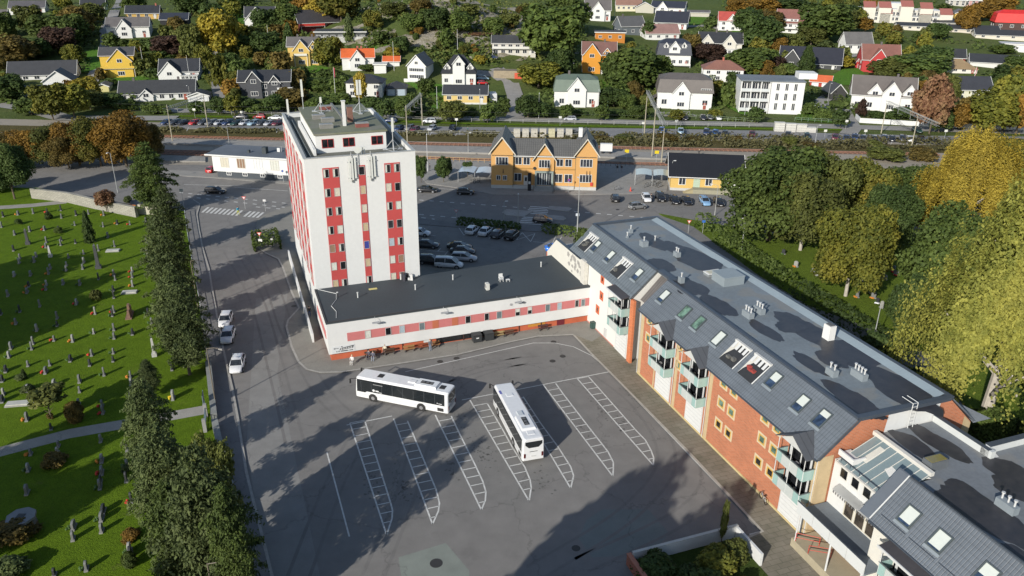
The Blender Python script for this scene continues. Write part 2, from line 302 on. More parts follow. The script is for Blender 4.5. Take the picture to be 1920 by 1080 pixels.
# ------------------------------------------------------------------ foliage
def leafquad(V,Fc,c,s,nrm,rnd,el=1.0):
    n=(nrm+Vector((rnd.gauss(0,.55),rnd.gauss(0,.55),rnd.gauss(0,.55)))).normalized(); a=n.orthogonal().normalized()
    a=(Matrix.Rotation(rnd.random()*6.28,3,n)@a)*s; b=n.cross(a)*.7*el; o=len(V)
    k=n*s*.3
    V+=[c-a*.8-b,c+a-b*.8,c+a*.7+b+k,c-a*.9+b*.8]; Fc.append((o,o+1,o+2,o+3))
def crown_mesh(kind,seed,n,s):
    rnd=random.Random(seed); V=[];Fc=[]
    if kind in ('broad','bush','tall'):
        nb={'broad':18,'bush':9,'tall':12}[kind]; blobs=[]
        for i in range(nb):
            a=i*2.399+rnd.random(); t=(i+.5)/nb
            z=.30+1.25*t if kind!='bush' else .35+.8*t
            rr=(.66*math.sqrt(max(.05,1-((z-.85)/1.0)**2)) if kind!='bush' else .55*(1-.5*t))*rnd.uniform(.75,1.1)
            if kind=='tall': rr*=.55
            blobs.append((Vector((cos(a)*rr,sin(a)*rr,z)),rnd.uniform(.3,.46)*(1.15 if kind=='bush' else 1)*(.8 if kind=='tall' else 1)))
        blobs.append((Vector((0,0,1.45 if kind!='bush' else .9)),.42)); blobs.append((Vector((0,0,.9)),.55))
        tot=sum(b[1]**2 for b in blobs)
        for c,r in blobs:
            for _ in range(int(n*r*r/tot)):
                d=Vector((rnd.gauss(0,1),rnd.gauss(0,1),rnd.gauss(0,1)+.25)).normalized()
                rad=r*(1-.4*rnd.random()**2)*(1+.34*noise.noise(d*2.6+c*3)+.16*noise.noise(d*7+c*5)); p=c+Vector((d.x,d.y,d.z*.9))*rad
                if kind=='tall': p.z*=1
                if p.z<.02: continue
                leafquad(V,Fc,p,s*rnd.uniform(.6,1.3),d*.8+Vector((0,0,.35)),rnd)
    elif kind=='conifer':
        for i in range(n):
            z=rnd.random()**1.25*2; t=z/2; layer=.5+.5*abs(sin(z*9+.6*rnd.random()))
            a=rnd.random()*2*PI; lob=.8+.26*sin(a*5+z*7)+.14*sin(a*11+z*3)
            r=(1.03-t)**.6*(.7+.3*t if t<.3 else .95)*(.66+.34*layer)*lob*(.5+.52*math.sqrt(rnd.random()))
            p=Vector((cos(a)*r,sin(a)*r,z-.16*r*(1+rnd.random())+.08)); p.z=max(p.z,.02)
            leafquad(V,Fc,p,s*rnd.uniform(.6,1.3),Vector((cos(a)*.6,sin(a)*.6,.7)),rnd,.55)
    elif kind=='weep':
        ns=int(n/26)
        for i in range(ns):
            a=rnd.random()*2*PI; rr=rnd.random()**.42*.95*(.86+.16*sin(a*3+seed)+.1*sin(a*7)+.08*sin(a*13+2)); top=(1-rr*rr*.55)*1.9*(.86+.14*rnd.random())
            L=rnd.uniform(.4,1.0)*(.6+.75*rr); x,y=cos(a)*rr,sin(a)*rr; q=noise.noise(Vector((x*3.2,y*3.2,seed*1.7)))+.6*noise.noise(Vector((x*8,y*8,seed)))
            if q<-.34: continue
            top*=1+.30*q; k_=1+.22*q; x*=k_; y*=k_
            for k in range(26):
                t=k/26; p=Vector((x*(1+.12*t)+rnd.gauss(0,.02),y*(1+.12*t)+rnd.gauss(0,.02),max(.08,top-L*t+rnd.gauss(0,.02))))
                leafquad(V,Fc,p,s*rnd.uniform(.6,1.3),Vector((cos(a)*.8,sin(a)*.8,.5)),rnd,.8)
    elif kind=='fir':
        nl=21
        for l in range(nl):
            t=l/nl; z=.1+1.86*t; Rz=(.62+.95*t if t<.32 else 1.0*(1-((t-.32)/.70)**1.7))*(.84+.3*noise.noise(Vector((t*6,seed,1))))+.05; nb=8 if t<.85 else 5
            for b in range(nb):
                a=2*PI*(b+rnd.random()*.8)/nb; L=Rz*rnd.uniform(.6,1.12)*(.85+.4*noise.noise(Vector((cos(a)*1.5,sin(a)*1.5,z*2.5+seed)))); zz=z+rnd.uniform(-.05,.05); q=int(n/(nl*7.3)*max(.25,L*1.25))
                for k in range(q):
                    u=rnd.random()**.6; sp=(.05+.13*u*(1.15-u))*rnd.gauss(0,1); x=cos(a)*L*u-sin(a)*sp; y=sin(a)*L*u+cos(a)*sp
                    leafquad(V,Fc,Vector((x,y,max(.02,zz+.06*u-.2*u*u*L+rnd.gauss(0,.018)))),s*rnd.uniform(.6,1.3),Vector((cos(a)*.3,sin(a)*.3,.9)),rnd,.6)
    elif kind=='column':
        for i in range(n):
            z=rnd.random()*2; a=rnd.random()*2*PI; r=(.62+.38*sin(min(1,z/1.1)*PI/2))*(1 if z<1.1 else math.sqrt(max(.02,1-((z-1.1)/.9)**2)))*(.9+.12*sin(a*6+z*6))*(.7+.32*rnd.random())
            leafquad(V,Fc,Vector((cos(a)*r,sin(a)*r,z)),s*rnd.uniform(.6,1.3),Vector((cos(a),sin(a),.35)),rnd)
    me=bpy.data.meshes.new('crown'); me.from_pydata([tuple(v) for v in V],[],Fc); me.update(); return me
PROTO={}
def proto(kind,var,big):
    k=(kind,var,big)
    if k not in PROTO:
        n,s={0:(4600,.075),1:(26000,.031),2:(1100,.14),3:(75000,.0165)}[big]
        if kind=='bush': n=int(n*.6); s*=1.15
        if kind=='conifer': n=int(n*1.25)
        if kind=='weep': n=int(n*1.6); s*=.9
        if kind=='tall': s*=.8
        PROTO[k]=crown_mesh(kind,var*13+5,n,s)
    return PROTO[k]
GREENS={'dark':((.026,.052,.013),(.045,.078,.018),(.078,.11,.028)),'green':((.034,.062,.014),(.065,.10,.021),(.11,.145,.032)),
 'olive':((.05,.066,.016),(.09,.108,.026),(.15,.16,.036)),'yellow':((.13,.14,.02),(.24,.2,.024),(.36,.27,.03)),'lime':((.11,.14,.024),(.20,.215,.04),(.31,.29,.06)),
 'gold':((.22,.17,.022),(.35,.27,.035),(.45,.34,.05)),'orange':((.09,.06,.014),(.17,.10,.018),(.28,.16,.025)),'brown':((.055,.05,.014),(.11,.085,.02),(.17,.12,.03)),
 'red':((.14,.05,.03),(.22,.10,.06),(.25,.17,.08)),'plum':((.03,.018,.014),(.05,.028,.02),(.08,.045,.03)),'spruce':((.034,.056,.018),(.065,.092,.028),(.12,.145,.05)),'yellowgreen':((.05,.075,.014),(.11,.13,.02),(.21,.19,.026)),
 'mixed':((.035,.07,.013),(.085,.11,.02),(.2,.16,.025))}
WORD={'dark':'dark green','green':'green','olive':'olive green','yellow':'yellow','gold':'golden','orange':'orange-brown','brown':'brown autumn','red':'red-leaved','plum':'dark purple','spruce':'grey-green','yellowgreen':'yellow-green','lime':'lime-yellow','mixed':'green and yellow'}
_leafm={}
def leafmat(c): return lay('leaf',*GREENS[c])
_cm={}
def crown_data(kind,var,big,col):
    k=(kind,var,big,col)
    if k not in _cm:
        me=proto(kind,var,big).copy(); me.materials.append(leafmat(col)); _cm[k]=me
    return _cm[k]
BARK=None
_tm={}
def trunk_data(light,kind):
    k=(light,kind)
    if k not in _tm:
        rnd=random.Random(3); m=MB(); top=1.5 if kind!='bush' else .5
        m.cyl((0,0,-.05),(.02,.01,top*.45),.07,.05,8); m.cyl((.02,.01,top*.45),(0,.03,top),.05,.015,6)
        if kind in('broad','weep','tall'):
            for i in range(9):
                a=i*2.4; z=.45+.1*i; r=.75-.05*i
                m.cyl((0,0,z-.1),(cos(a)*r,sin(a)*r,z+.35),.028,.006,5)
                m.cyl((cos(a)*r*.5,sin(a)*r*.5,z+.12),(cos(a+.6)*r*.9,sin(a+.6)*r*.9,z+.45),.014,.004,4)
        _tm[k]=m.mesh('trunk',paint((.36,.33,.28) if light else (.10,.08,.055),.9,.3,3,bump=.5))
    return _tm[k]
def tree_at(x,y,z,h,r,kind='broad',col='green',big=0,lift=0.0,look=None,dom='hill',label=None,name=None,group=None,light=False,cat=None,px=None):
    """h total height, r crown radius, lift height of the crown's underside"""
    nm=name or {'conifer':'conifer_tree','fir':'conifer_tree','bush':'bush','weep':'birch_tree','column':'columnar_tree'}.get(kind,'tree')
    var=random.randrange(3) if big<1 or kind=='fir' else random.randrange(2)
    o=thing(nm,'x',cat or ('bush' if kind=='bush' else 'tree'),(x,y,z),random.uniform(0,6.28),group)
    ch=h-lift; c=put('crown',crown_data(kind,var,big,col),o); c.scale=(r,r,ch/2); c.location=(0,0,lift)
    if kind!='bush' or lift:
        t=put('trunk',trunk_data(light,kind),o); t.scale=(max(r,h*.22)*.7,)*2+(h/2*.95,)
        if kind=='weep': t.scale=(r*1.05,r*1.05,h/2)
    if label: o['label']=label; LM_add=None
    else:
        p=px or PJ(x,y,z)[:2]; look=look or f"{'small ' if h<5 else ''}{WORD[col]} {nm.replace('_',' ')}"; later(o,look,p[0],p[1],dom)
    return o
def tree(px,yb,yt,wpx,kind='broad',col='green',big=0,lift=None,**k):
    x,y,z=GT(px,yb); h=max(1.2,ZS(x,y,yt,z)-z)*1.0; c=PJ(x,y,z+h/2)[2]; r=wpx/2*c/FPX
    h=max(1.5,h-r*.18) if kind not in('conifer','column','weep','fir') else h*(1.06 if kind=='weep' else 1)   # the far rim of the crown shows higher than its tip
    if lift is None: lift=0 if kind in('bush','conifer') else h*.14 if kind=='fir' else h*.12
    return tree_at(x,y,z,h,r,kind,col,big,lift,px=(px,yb),**k)
def hedge(name,pts,wd,h,col,label,z=None,n=None,group=None):
    """leafy hedge along a line of picture points on the ground"""
    P=[Vector(GT(*p)) if z is None else Vector((*G(p[0],p[1],z),z)) for p in pts]; rnd=random.Random(len(label)); V=[];Fc=[]
    c=P[0].copy(); tot=sum((b-a).length for a,b in zip(P,P[1:]))
    for a,b in zip(P,P[1:]):
        d=(b-a); L=d.length; d=d.normalized(); nr=Vector((-d.y,d.x,0)); k=int(L*(n or 60))
        for _ in range(k):
            t=rnd.random()*L; e=1+.12*noise.noise((a+d*t)*.8)
            if rnd.random()<.45: q=(rnd.uniform(-.5,.5)*wd,h*e+rnd.gauss(0,.06)); nn=Vector((0,0,1))
            else:
                sg=rnd.choice((-1,1)); q=(sg*wd*.5*e+rnd.gauss(0,.06),rnd.random()*h); nn=nr*sg
            p=a+d*t+nr*q[0]; leafquad(V,Fc,p-c+Vector((0,0,q[1])),.2*rnd.uniform(.6,1.4),nn,rnd)
    me=bpy.data.meshes.new('hedge'); me.from_pydata([tuple(v) for v in V],[],Fc); me.update(); me.materials.append(leafmat(col))
    o=bpy.data.objects.new(name,me); COL.objects.link(o); o.location=c; return tag(o,label,'hedge',group)
# ------------------------------------------------------------------ cars
GLS=None
def car_parts(kind):
    """stations: x, half width low, half width belt, z low, z belt, z roof (or None), half width roof"""
    W=.9
    if kind=='hatch': L=4.1; st=[(-2.02,.62,.66,.35,.75,None),(-1.95,.82,.86,.22,.92,None),(-1.7,.86,.88,.2,.98,None),(-1.45,.88,.89,.2,.98,None),(-.6,.9,.88,.18,.97,None),(.75,.9,.88,.18,.95,None),(1.45,.87,.84,.2,.85,None),(1.85,.8,.76,.22,.74,None),(2.05,.6,.58,.32,.6,None)]; cab=[(-1.88,.97),(-1.5,1.42),(-.2,1.49),(.35,1.42),(1.0,.94)]
    elif kind=='sedan': L=4.7; st=[(-2.35,.62,.66,.35,.8,None),(-2.25,.82,.84,.22,.95,None),(-1.5,.88,.89,.2,.98,None),(-.6,.9,.88,.18,.96,None),(.8,.9,.88,.18,.93,None),(1.7,.87,.84,.2,.82,None),(2.2,.78,.74,.22,.7,None),(2.38,.6,.58,.32,.56,None)]; cab=[(-1.85,.96),(-1.1,1.36),(-.1,1.43),(.35,1.37),(1.15,.93)]
    elif kind=='wagon': L=4.75; st=[(-2.35,.64,.68,.35,.8,None),(-2.28,.84,.86,.22,.97,None),(-1.5,.88,.89,.2,1.0,None),(-.6,.9,.88,.18,.98,None),(.85,.9,.88,.18,.96,None),(1.75,.87,.84,.2,.85,None),(2.25,.78,.74,.22,.72,None),(2.4,.6,.58,.32,.58,None)]; cab=[(-2.25,.98),(-1.95,1.42),(-.3,1.5),(.3,1.44),(1.1,.95)]
    elif kind=='suv': L=4.5; st=[(-2.22,.66,.7,.42,.9,None),(-2.15,.86,.9,.28,1.08,None),(-1.5,.92,.93,.26,1.12,None),(-.5,.93,.92,.24,1.1,None),(.85,.93,.91,.24,1.06,None),(1.65,.9,.87,.26,.98,None),(2.12,.82,.78,.28,.84,None),(2.25,.64,.62,.38,.66,None)]; cab=[(-2.12,1.08),(-1.8,1.58),(-.3,1.68),(.35,1.6),(1.1,1.06)]
    else: L=5.0; st=[(-2.45,.8,.84,.38,1.0,None),(-2.4,.92,.94,.28,1.15,None),(-1.5,.95,.95,.26,1.18,None),(-.2,.95,.94,.24,1.15,None),(1.2,.94,.92,.24,1.1,None),(1.9,.9,.86,.26,.95,None),(2.35,.8,.76,.3,.78,None),(2.5,.62,.6,.4,.62,None)]; cab=[(-2.42,1.15),(-2.3,1.85),(-.4,1.95),(.7,1.85),(1.65,1.08)]
    b=MB(); rings=[]
    for x,wl,wb,zl,zb,_ in st:
        rings.append([(x,-wl*.75,zl),(x,-wl,zl+.12),(x,-wb*1.0,(zl+zb)*.5),(x,-wb*.96,zb-.06),(x,-wb*.82,zb),(x,wb*.82,zb),(x,wb*.96,zb-.06),(x,wb,(zl+zb)*.5),(x,wl,zl+.12),(x,wl*.75,zl)])
    for i in range(len(rings)-1):
        b.add(rings[i]+rings[i+1],[(k,k+1,k+11,k+10)[::-1] for k in range(9)]+[(9,0,10,19)[::-1]])
    b.add(rings[0],[tuple(range(10))[::-1]][:1]); b.add(rings[-1],[tuple(range(10))])
    zbelt=cab[0][1]; wb=.80*st[3][2]/.88; wr=.62*st[3][2]/.88
    def wz(z): t=(z-zbelt)/(cab[2][1]-zbelt); return wb+(wr-wb)*t
    roof=MB(); gl=MB()
    P=cab; 
    # roof panel and pillars (paint), glass between
    a,b1,c1,d1,e1=P
    rp=[b1,c1,d1]
    for (p,q) in ((b1,c1),(c1,d1)):
        wp,wq=wz(p[1])+.02,wz(q[1])+.02
        roof.add([(p[0],-wp,p[1]-.03),(p[0],-wp*.85,p[1]+.025),(p[0],wp*.85,p[1]+.025),(p[0],wp,p[1]-.03),(q[0],-wq,q[1]-.03),(q[0],-wq*.85,q[1]+.025),(q[0],wq*.85,q[1]+.025),(q[0],wq,q[1]-.03)],[(0,1,5,4)[::-1],(1,2,6,5)[::-1],(2,3,7,6)[::-1]])
    for sg in (-1,1):
        for p,q in ((a,b1),(e1,d1),((P[2][0]-.15,zbelt),(P[2][0]-.12,P[2][1]))):
            roof.cyl((p[0],sg*wz(p[1]),p[1]-.02),(q[0],sg*(wz(q[1])+.01),q[1]-.01),.05,.045,5)
    # glass hull
    sec=[(p[0],wz(p[1])-.01,p[1]) for p in P]
    gl.add([(x,-w_,z) for x,w_,z in sec]+[(x,w_,z) for x,w_,z in sec],[(0,1,6,5)[::-1],(3,4,9,8)[::-1],(1,2,7,6)[::-1],(2,3,8,7)[::-1],(0,4,3,2,1)[::-1],(5,6,7,8,9)[::-1]])
    ax=(-L*.3,L*.31); wh=[]
    r=.33 if kind not in('suv','van') else .37
    w_=MB(); w_.cyl((0,-.11,0),(0,.11,0),r,r,14,0); w_.cyl((0,-.125,0),(0,.125,0),r*.62,r*.62,10,1)
    hl=MB(); hl.box(-.09,.05,-.17,.17,-.07,.07); tl=MB(); tl.box(-.03,.05,-.12,.12,-.1,.1)
    arch=MB()
    for x in ax:
        for sg in (-1,1): arch.cyl((x,sg*.5,r+.02),(x,sg*(.905 if kind in('hatch','sedan','wagon') else .945),r+.02),r+.06,r+.06,12)
    zl=st[0][4]; zh=st[-2][4]
    plate=MB().box(-.02,.02,-.26,.26,-.06,.06)
    return dict(body=b,roof=roof,gl=gl,wheel=w_,hl=hl,tl=tl,arch=arch,ax=ax,r=r,L=L,zb=zl-.12,zf=zh-.1,xf=st[-2][0]-.02,xb=st[0][0]+.06,wx=.76,plate=plate,sx=st)
_cars={}
RUB=(.02,.02,.02)
def car_proto(kind):
    if kind in _cars: return _cars[kind]
    d=car_parts(kind); bl=paint(RUB,.8,.1,1); rim=gloss((.45,.46,.48),.35,.2,.7)
    pm=gloss((.5,.5,.5)); ms={}
    ms['body']=d['body'].mesh('body',pm); ms['roof']=d['roof'].mesh('roof',pm); ms['windows']=d['gl'].mesh('windows',glass())
    ms['arch']=d['arch'].mesh('wheel_arch',bl); ms['wheel']=d['wheel'].mesh('wheel',[bl,rim]); ms['hl']=d['hl'].mesh('headlight',gloss((.7,.72,.75),.1)); ms['tl']=d['tl'].mesh('taillight',gloss((.45,.02,.015),.2)); ms['pl']=d['plate'].mesh('number_plate',paint((.7,.7,.68),.5,.05))
    bmm=bmesh.new(); bmm.from_mesh(ms['body']); bmesh.ops.remove_doubles(bmm,verts=bmm.verts,dist=.001); bmesh.ops.recalc_face_normals(bmm,faces=bmm.faces); bmm.to_mesh(ms['body']); bmm.free()
    for k in ('body','roof'): ms[k].polygons.foreach_set('use_smooth',[True]*len(ms[k].polygons))
    _cars[kind]=(d,ms); return _cars[kind]
CARCOL={'white':(.78,.79,.80),'black':(.012,.012,.014),'dark grey':(.05,.053,.06),'grey':(.16,.165,.17),'silver':(.42,.43,.45),'blue':(.03,.11,.32),'bright blue':(.02,.16,.62),'light blue':(.20,.36,.55),'red':(.42,.015,.015),'dark blue':(.02,.035,.09),'maroon':(.13,.02,.03),'dark green':(.02,.05,.04),'pale blue':(.3,.42,.5)}
KW={'hatch':'hatchback','sedan':'saloon car','wagon':'estate car','suv':'tall SUV','van':'van'}
def car_at(x,y,z,rz,col,kind='hatch',label=None,look=None,dom='',px=None,group=None,plate=True):
    d,ms=car_proto(kind); o=thing('parked_car' if kind!='van' else 'van','x','van' if kind=='van' else 'car',(x,y,z),rz,group); pm=gloss(CARCOL[col])
    def P(n,me,loc=(0,0,0),r=0,slot=False,par=None):
        c=put(n,me,par or o,loc,r)
        if slot: c.material_slots[0].link='OBJECT'; c.material_slots[0].material=pm
        return c
    b=P('body',ms['body'],slot=True); rf=P('roof',ms['roof'],slot=True); P('windows',ms['windows']); P('wheel_arch',ms['arch'])
    for ax in d['ax']:
        for sg in (-1,1): P('wheel',ms['wheel'],(ax,sg*.82,d['r']))
    for sg in (-1,1):
        P('headlight',ms['hl'],(d['xf'],sg*.56,d['zf']),0); P('taillight',ms['tl'],(d['xb'],sg*.6,d['zb']),0)
    P('number_plate',ms['pl'],(-d['L']/2-.0,0,.5)); P('number_plate',ms['pl'],(d['L']/2+.0,0,.45))
    if label: o['label']=label
    else: later(o,look or f"{col} {KW[kind]}",*(px or PJ(x,y,z)[:2]),dom)
    return o
def car(px,py,deg,col,kind='hatch',**k):     # deg: heading in the plan, 0 = +X, 90 = away from the camera
    x,y,z=GT(px,py); return car_at(x,y,z+.012,R(deg),col,kind,px=(px,py),**k)
# ------------------------------------------------------------------ people
def person(px,py,face,pose,top,bot,label,hair=(.05,.03,.02),z=0.0,skin=(.5,.32,.24),loc=None):
    x,y=loc if loc else G(px,py,z); sit=pose=='sit'; hz=.92 if not sit else .5
    m=bpy.data.meshes.new('person'); V=[];E=[];Rr=[]
    def j(p,r): V.append(p); Rr.append(r); return len(V)-1
    pel=j((0,0,hz),.15); wst=j((0,0,hz+.2),.13); ch=j((0,0,hz+.42),.17); nk=j((0,0,hz+.58),.06); hd=j((.02,0,hz+.7),.1); ht=j((.02,0,hz+.82),.09)
    E+=[(pel,wst),(wst,ch),(ch,nk),(nk,hd),(hd,ht)]
    for sg in (-1,1):
        sh=j((0,sg*.2,hz+.5),.07); a=.12 if pose!='walk' else .2*sg
        el=j((.05 if not sit else .08,sg*.27,hz+.24),.05); wr=j((a if not sit else .3,sg*(.26 if not sit else .16),hz+.0 if not sit else hz+.12),.035); hn=j(((a+.03) if not sit else .4,sg*(.26 if not sit else .13),hz-.09 if not sit else hz+.12),.035)
        E+=[(ch,sh),(sh,el),(el,wr),(wr,hn)]
        hp=j((0,sg*.1,hz-.05),.1)
        if sit: kn=j((.44,sg*.13,hz-.0),.075); an=j((.46,sg*.13,.1),.045); ft=j((.6,sg*.13,.05),.04)
        else:
            st=0 if pose=='stand' else .22*sg; kn=j((st*.6,sg*.11,.5),.07); an=j((st-.03,sg*.11,.09),.045); ft=j((st+.14,sg*.12,.045),.04)
        E+=[(pel,hp),(hp,kn),(kn,an),(an,ft)]
    m.from_pydata(V,E,[]); o=bpy.data.objects.new('person',m); COL.objects.link(o)
    sk=o.modifiers.new('s','SKIN'); o.modifiers.new('d','SUBSURF').levels=1
    for i,r in enumerate(Rr): m.skin_vertices[0].data[i].radius=(r,r)
    m.skin_vertices[0].data[0].use_root=True
    dg=bpy.context.evaluated_depsgraph_get(); me=bpy.data.meshes.new_from_object(o.evaluated_get(dg)); bpy.data.objects.remove(o)
    for c in (top,bot,skin): me.materials.append(paint(c,.8,.1,3))
    for p in me.polygons:
        c=p.center; mi=1 if c.z<hz+.02 else 0
        if c.z>hz+.56: mi=2
        if (abs(c.y)>.12 and abs(c.z-(hz-.06 if not sit else hz+.12))<.06 and (not sit or c.x>.28) and abs(c.y)>(.2 if not sit else .1)): mi=2
        if sit and c.x>.1 and c.z<hz+.09: mi=1
        p.material_index=mi; p.use_smooth=True
    o=put('person',me,None,(x,y,z),R(face)); tag(o,label,'person')
    hm=MB(); hm.ball((0.0,0,hz+.8),.115,8,6); h=hm.obj('hair',paint(hair,.9,.1,3),o,True); return o
# ------------------------------------------------------------------ small street things
def pole(px,py,h,label,look='lamp',arm=1.2,az=0,col=(.3,.31,.3),cat='street lamp',name='street_lamp',z=0,loc=None,group=None,heads=1):
    x,y,z=(*loc,z) if loc else (*G(px,py,z),z); o=thing(name,label,cat,(x,y,z),R(az),group)
    m=MB(); m.cyl((0,0,0),(0,0,.9),.11,.1,8); m.cyl((0,0,.9),(0,0,h),.08,.05,8); m.obj('post',paint(col,.6,.1,1),o)
    for k in range(heads):
        s=1 if k==0 else -1
        a=MB(); a.cyl((0,0,h-.05),(s*arm*.6,0,h+.25),.04,.035,6); a.cyl((s*arm*.6,0,h+.25),(s*arm,0,h+.28),.035,.03,6); a.obj('arm',paint(col,.6,.1,1),o)
        l=MB(); l.box(min(s*arm,s*(arm+.6)),max(s*arm,s*(arm+.6)),-.13,.13,h+.2,h+.34,0,.04); l.obj('lamp_head',paint((.55,.56,.56) if sum(col)>.5 else (.2,.19,.17),.5,.05,1),o)
    return o
def signpost(px,py,h,label,shape='tri',col=(.6,.03,.03),az=-90,z=0.0,loc=None,name='road_sign',s=.45):
    x,y=loc if loc else G(px,py,z); o=thing(name,label,'sign',(x,y,z),R(az))
    MB().cyl((0,0,0),(0,0,h),.035,.035,6).obj('post',paint((.4,.41,.41),.5,.1,1),o)
    m=MB()
    if shape=='tri':
        m.exty([(-s,h-.05),(0,h-.85*2*s),(s,h-.05)][::1],-.0,.0) if 0 else m.add([(.05,-s,h),(.05,s,h),(.05,0,h-1.7*s),(.07,-s,h),(.07,s,h),(.07,0,h-1.7*s)],[(0,1,2),(3,5,4),(0,3,4,1),(1,4,5,2),(2,5,3,0)])
        f=m.obj('sign_face',paint(col,.5,.05,1),o); k=.62
        MB().add([(.075,-s*k,h-.12*s*2),(.075,s*k,h-.12*s*2),(.075,0,h-.12*s*2-1.7*s*k)],[(0,2,1)]).obj('sign_centre',paint((.8,.8,.78),.5,.05,1),f)
    elif shape=='round':
        m.cyl((.05,0,h-s*.7),(.07,0,h-s*.7),s*.7,s*.7,16); f=m.obj('sign_face',paint(col,.5,.05,1),o)
        MB().cyl((.071,0,h-s*.7),(.076,0,h-s*.7),s*.5,s*.5,16).obj('sign_centre',paint((.03,.08,.35),.5,.05,1),f)
    else: m.box(.05,.08,-s,s,h-2*s*.75,h); m.obj('sign_face',paint(col,.5,.05,1),o)
    return o
# ------------------------------------------------------------------ ground, roads, pavements
LAWN=lay('grass',(.058,.112,.006),(.112,.18,.010)); AS=lay('asphalt',ASPH); ASD=lay('asphalt',(.15,.148,.145)); ASL=lay('asphalt',(.24,.232,.215)); CONC=lay('asphalt',(.3,.29,.27))
WL=paint((.6,.6,.57),.8,.3,2.2); KERB=paint((.3,.29,.265),.85,.25,1.5)
def build_ground():
    N=150; xs=[-620+i*1240/N for i in range(N+1)]; ys=[-60+j*6.2 for j in range(0,70)]+[374+j*9 for j in range(0,75)]
    V=[(x,y,T(x,y)-.08+(noise.noise(Vector((x,y,0))*.05)*.9*sm(275,320,y))) for y in ys for x in xs]; n=N+1
    m=MB().add(V,[(j*n+i,j*n+i+1,(j+1)*n+i+1,(j+1)*n+i) for j in range(len(ys)-1) for i in range(N)]); struct(m.obj('ground',lay('soil'),None,True))
    # rocky slope in the middle of the hill: a rough mesh of its own, embedded in the ground
    xs=[-130+i*2.2 for i in range(100)]; ys=[300+j*2.2 for j in range(90)]; V=[]
    for y in ys:
        for x in xs:
            k=math.exp(-((x+30)/66)**4-((y-388)/72)**4); f=noise.fractal(Vector((x*.05,y*.05,1)),.9,2.1,6); r=abs(noise.noise(Vector((x*.11,y*.13,5))))
            V.append((x,y,T(x,y)-2.2+k*(2.0+2.0*f+2.2*r)))
    m=MB().add(V,[(j*100+i,j*100+i+1,(j+1)*100+i+1,(j+1)*100+i) for j in range(89) for i in range(99)]); struct(m.obj('rocky_hillside',lay('rock')))
    flat('street',[(-190,12),(190,12),(190,196),(-190,196)],0,AS,True)
    struct(slab('cemetery_lawn',[(-700,1300),(-500,345),(70,352),(250,388),(345,395),(372,560),(398,760),(440,980),(500,1300)],0,.12,LAWN))
    slab('pavement',[(352,372),(362,374),(375,382),(369,402),(373,430),(380,465),(392,505),(400,555),(420,660),(436,730),(447,790),(462,885),(478,950),(493,1010),(520,1120),(560,1250),(490,1250),(440,980),(398,760),(372,560),(348,395)],0,.125,ASD)
    ribbon('kerb',[(362,374),(375,382),(369,402),(373,430),(380,465),(392,505),(400,555),(420,660),(436,730),(447,790),(462,885),(478,950),(493,1010),(520,1120)],.28,KERB,z=.13)['kind']='structure'
    K=[(478,445),(481,462),(500,475),(522,485),(530,500),(548,550),(561,577),(540,600),(537,612),(547,650),(560,678),(575,692),(600,698),(640,697),(750,681),(860,664),(960,640),(1010,630),(1075,627)]
    slab('pavement',K+[(1110,640),(1190,590),(1040,500),(650,500),(575,370),(545,385),(500,400),(482,412)],0,.12,lay('asphalt',(.21,.2,.175)))
    ribbon('kerb',K,.3,KERB,z=.126)['kind']='structure'
    slab('paved_walk',[(1075,627),(1143,697),(1290,846),(1430,996),(1395,1010),(1410,1300),(1900,1300),(1600,1050),(1230,640),(1185,590),(1110,590)],0,.11,lay('paver',(.185,.165,.13),1.25,.62))
    ribbon('kerb',[(1075,627),(1110,664),(1143,697),(1290,846),(1430,996),(1395,1010)],.3,paint((.33,.31,.27),.85,.25,1.5),z=.118)['kind']='structure'
    ribbon('kerb',[(760,697),(960,652),(1000,643),(1040,643),(1075,650),(1110,667),(1150,702)],.13,WL,z=.02)['kind']='structure'
    TT=lay('asphalt',(.152,.146,.138))
    for P in ([(560,1080),(640,880),(720,760),(900,690),(1040,672)],[(700,1080),(760,930),(800,800),(870,710),(1010,668)],[(1000,1075),(1180,960),(1250,860),(1200,760),(1110,690)],[(430,470),(480,560),(520,700),(560,860)],[(1090,1060),(1290,960),(1330,880),(1260,780)],[(470,470),(510,540),(540,620),(600,730),(660,790)]):
        Q=[Vector(G(*p)) for p in P]
        C=[]
        for i in range(len(Q)-1):
            p0,p1,p2,p3=Q[max(i-1,0)],Q[i],Q[i+1],Q[min(i+2,len(Q)-1)]
            for k in range(8): t=k/8; C.append(.5*((2*p1)+(p2-p0)*t+(2*p0-5*p1+4*p2-p3)*t*t+(3*p1-p0-3*p2+p3)*t**3))
        for sd_ in (-1,1):
            E_=[]
            for i in range(len(C)-1): d=(C[i+1]-C[i]).normalized(); E_.append(C[i]+Vector((-d.y,d.x))*sd_)
            m=MB()
            for a,b in zip(E_,E_[1:]): stripe(m,a,b,.34,.0062)
            struct(m.obj('tyre_track',TT))
    # asphalt repairs
    flat('asphalt_patch',[(747,1045),(836,1018),(880,1070),(880,1110),(760,1130)],.004,lay('asphalt',(.19,.21,.185)))
    flat('asphalt_patch',[(1100,975),(1130,955),(1215,955),(1255,1000),(1220,1040),(1110,1045),(1085,1010)],.004,lay('asphalt',(.15,.17,.16)))
    flat('asphalt_patch',[(480,560),(540,545),(520,700),(600,1080),(500,1080),(462,840)],.004,lay('asphalt',(.2,.196,.185)))
    flat('asphalt_patch',[(790,760),(1040,700),(1120,800),(980,960),(830,900)],.003,lay('asphalt',(.165,.16,.15)))
    # station forecourt, main road's islands
    slab('forecourt',[(787,328),(800,344),(845,350),(925,364),(1010,366),(1120,364),(1190,363),(1250,358),(1256,330),(1262,313),(1100,305),(880,300),(790,298)],0,.1,ASL)
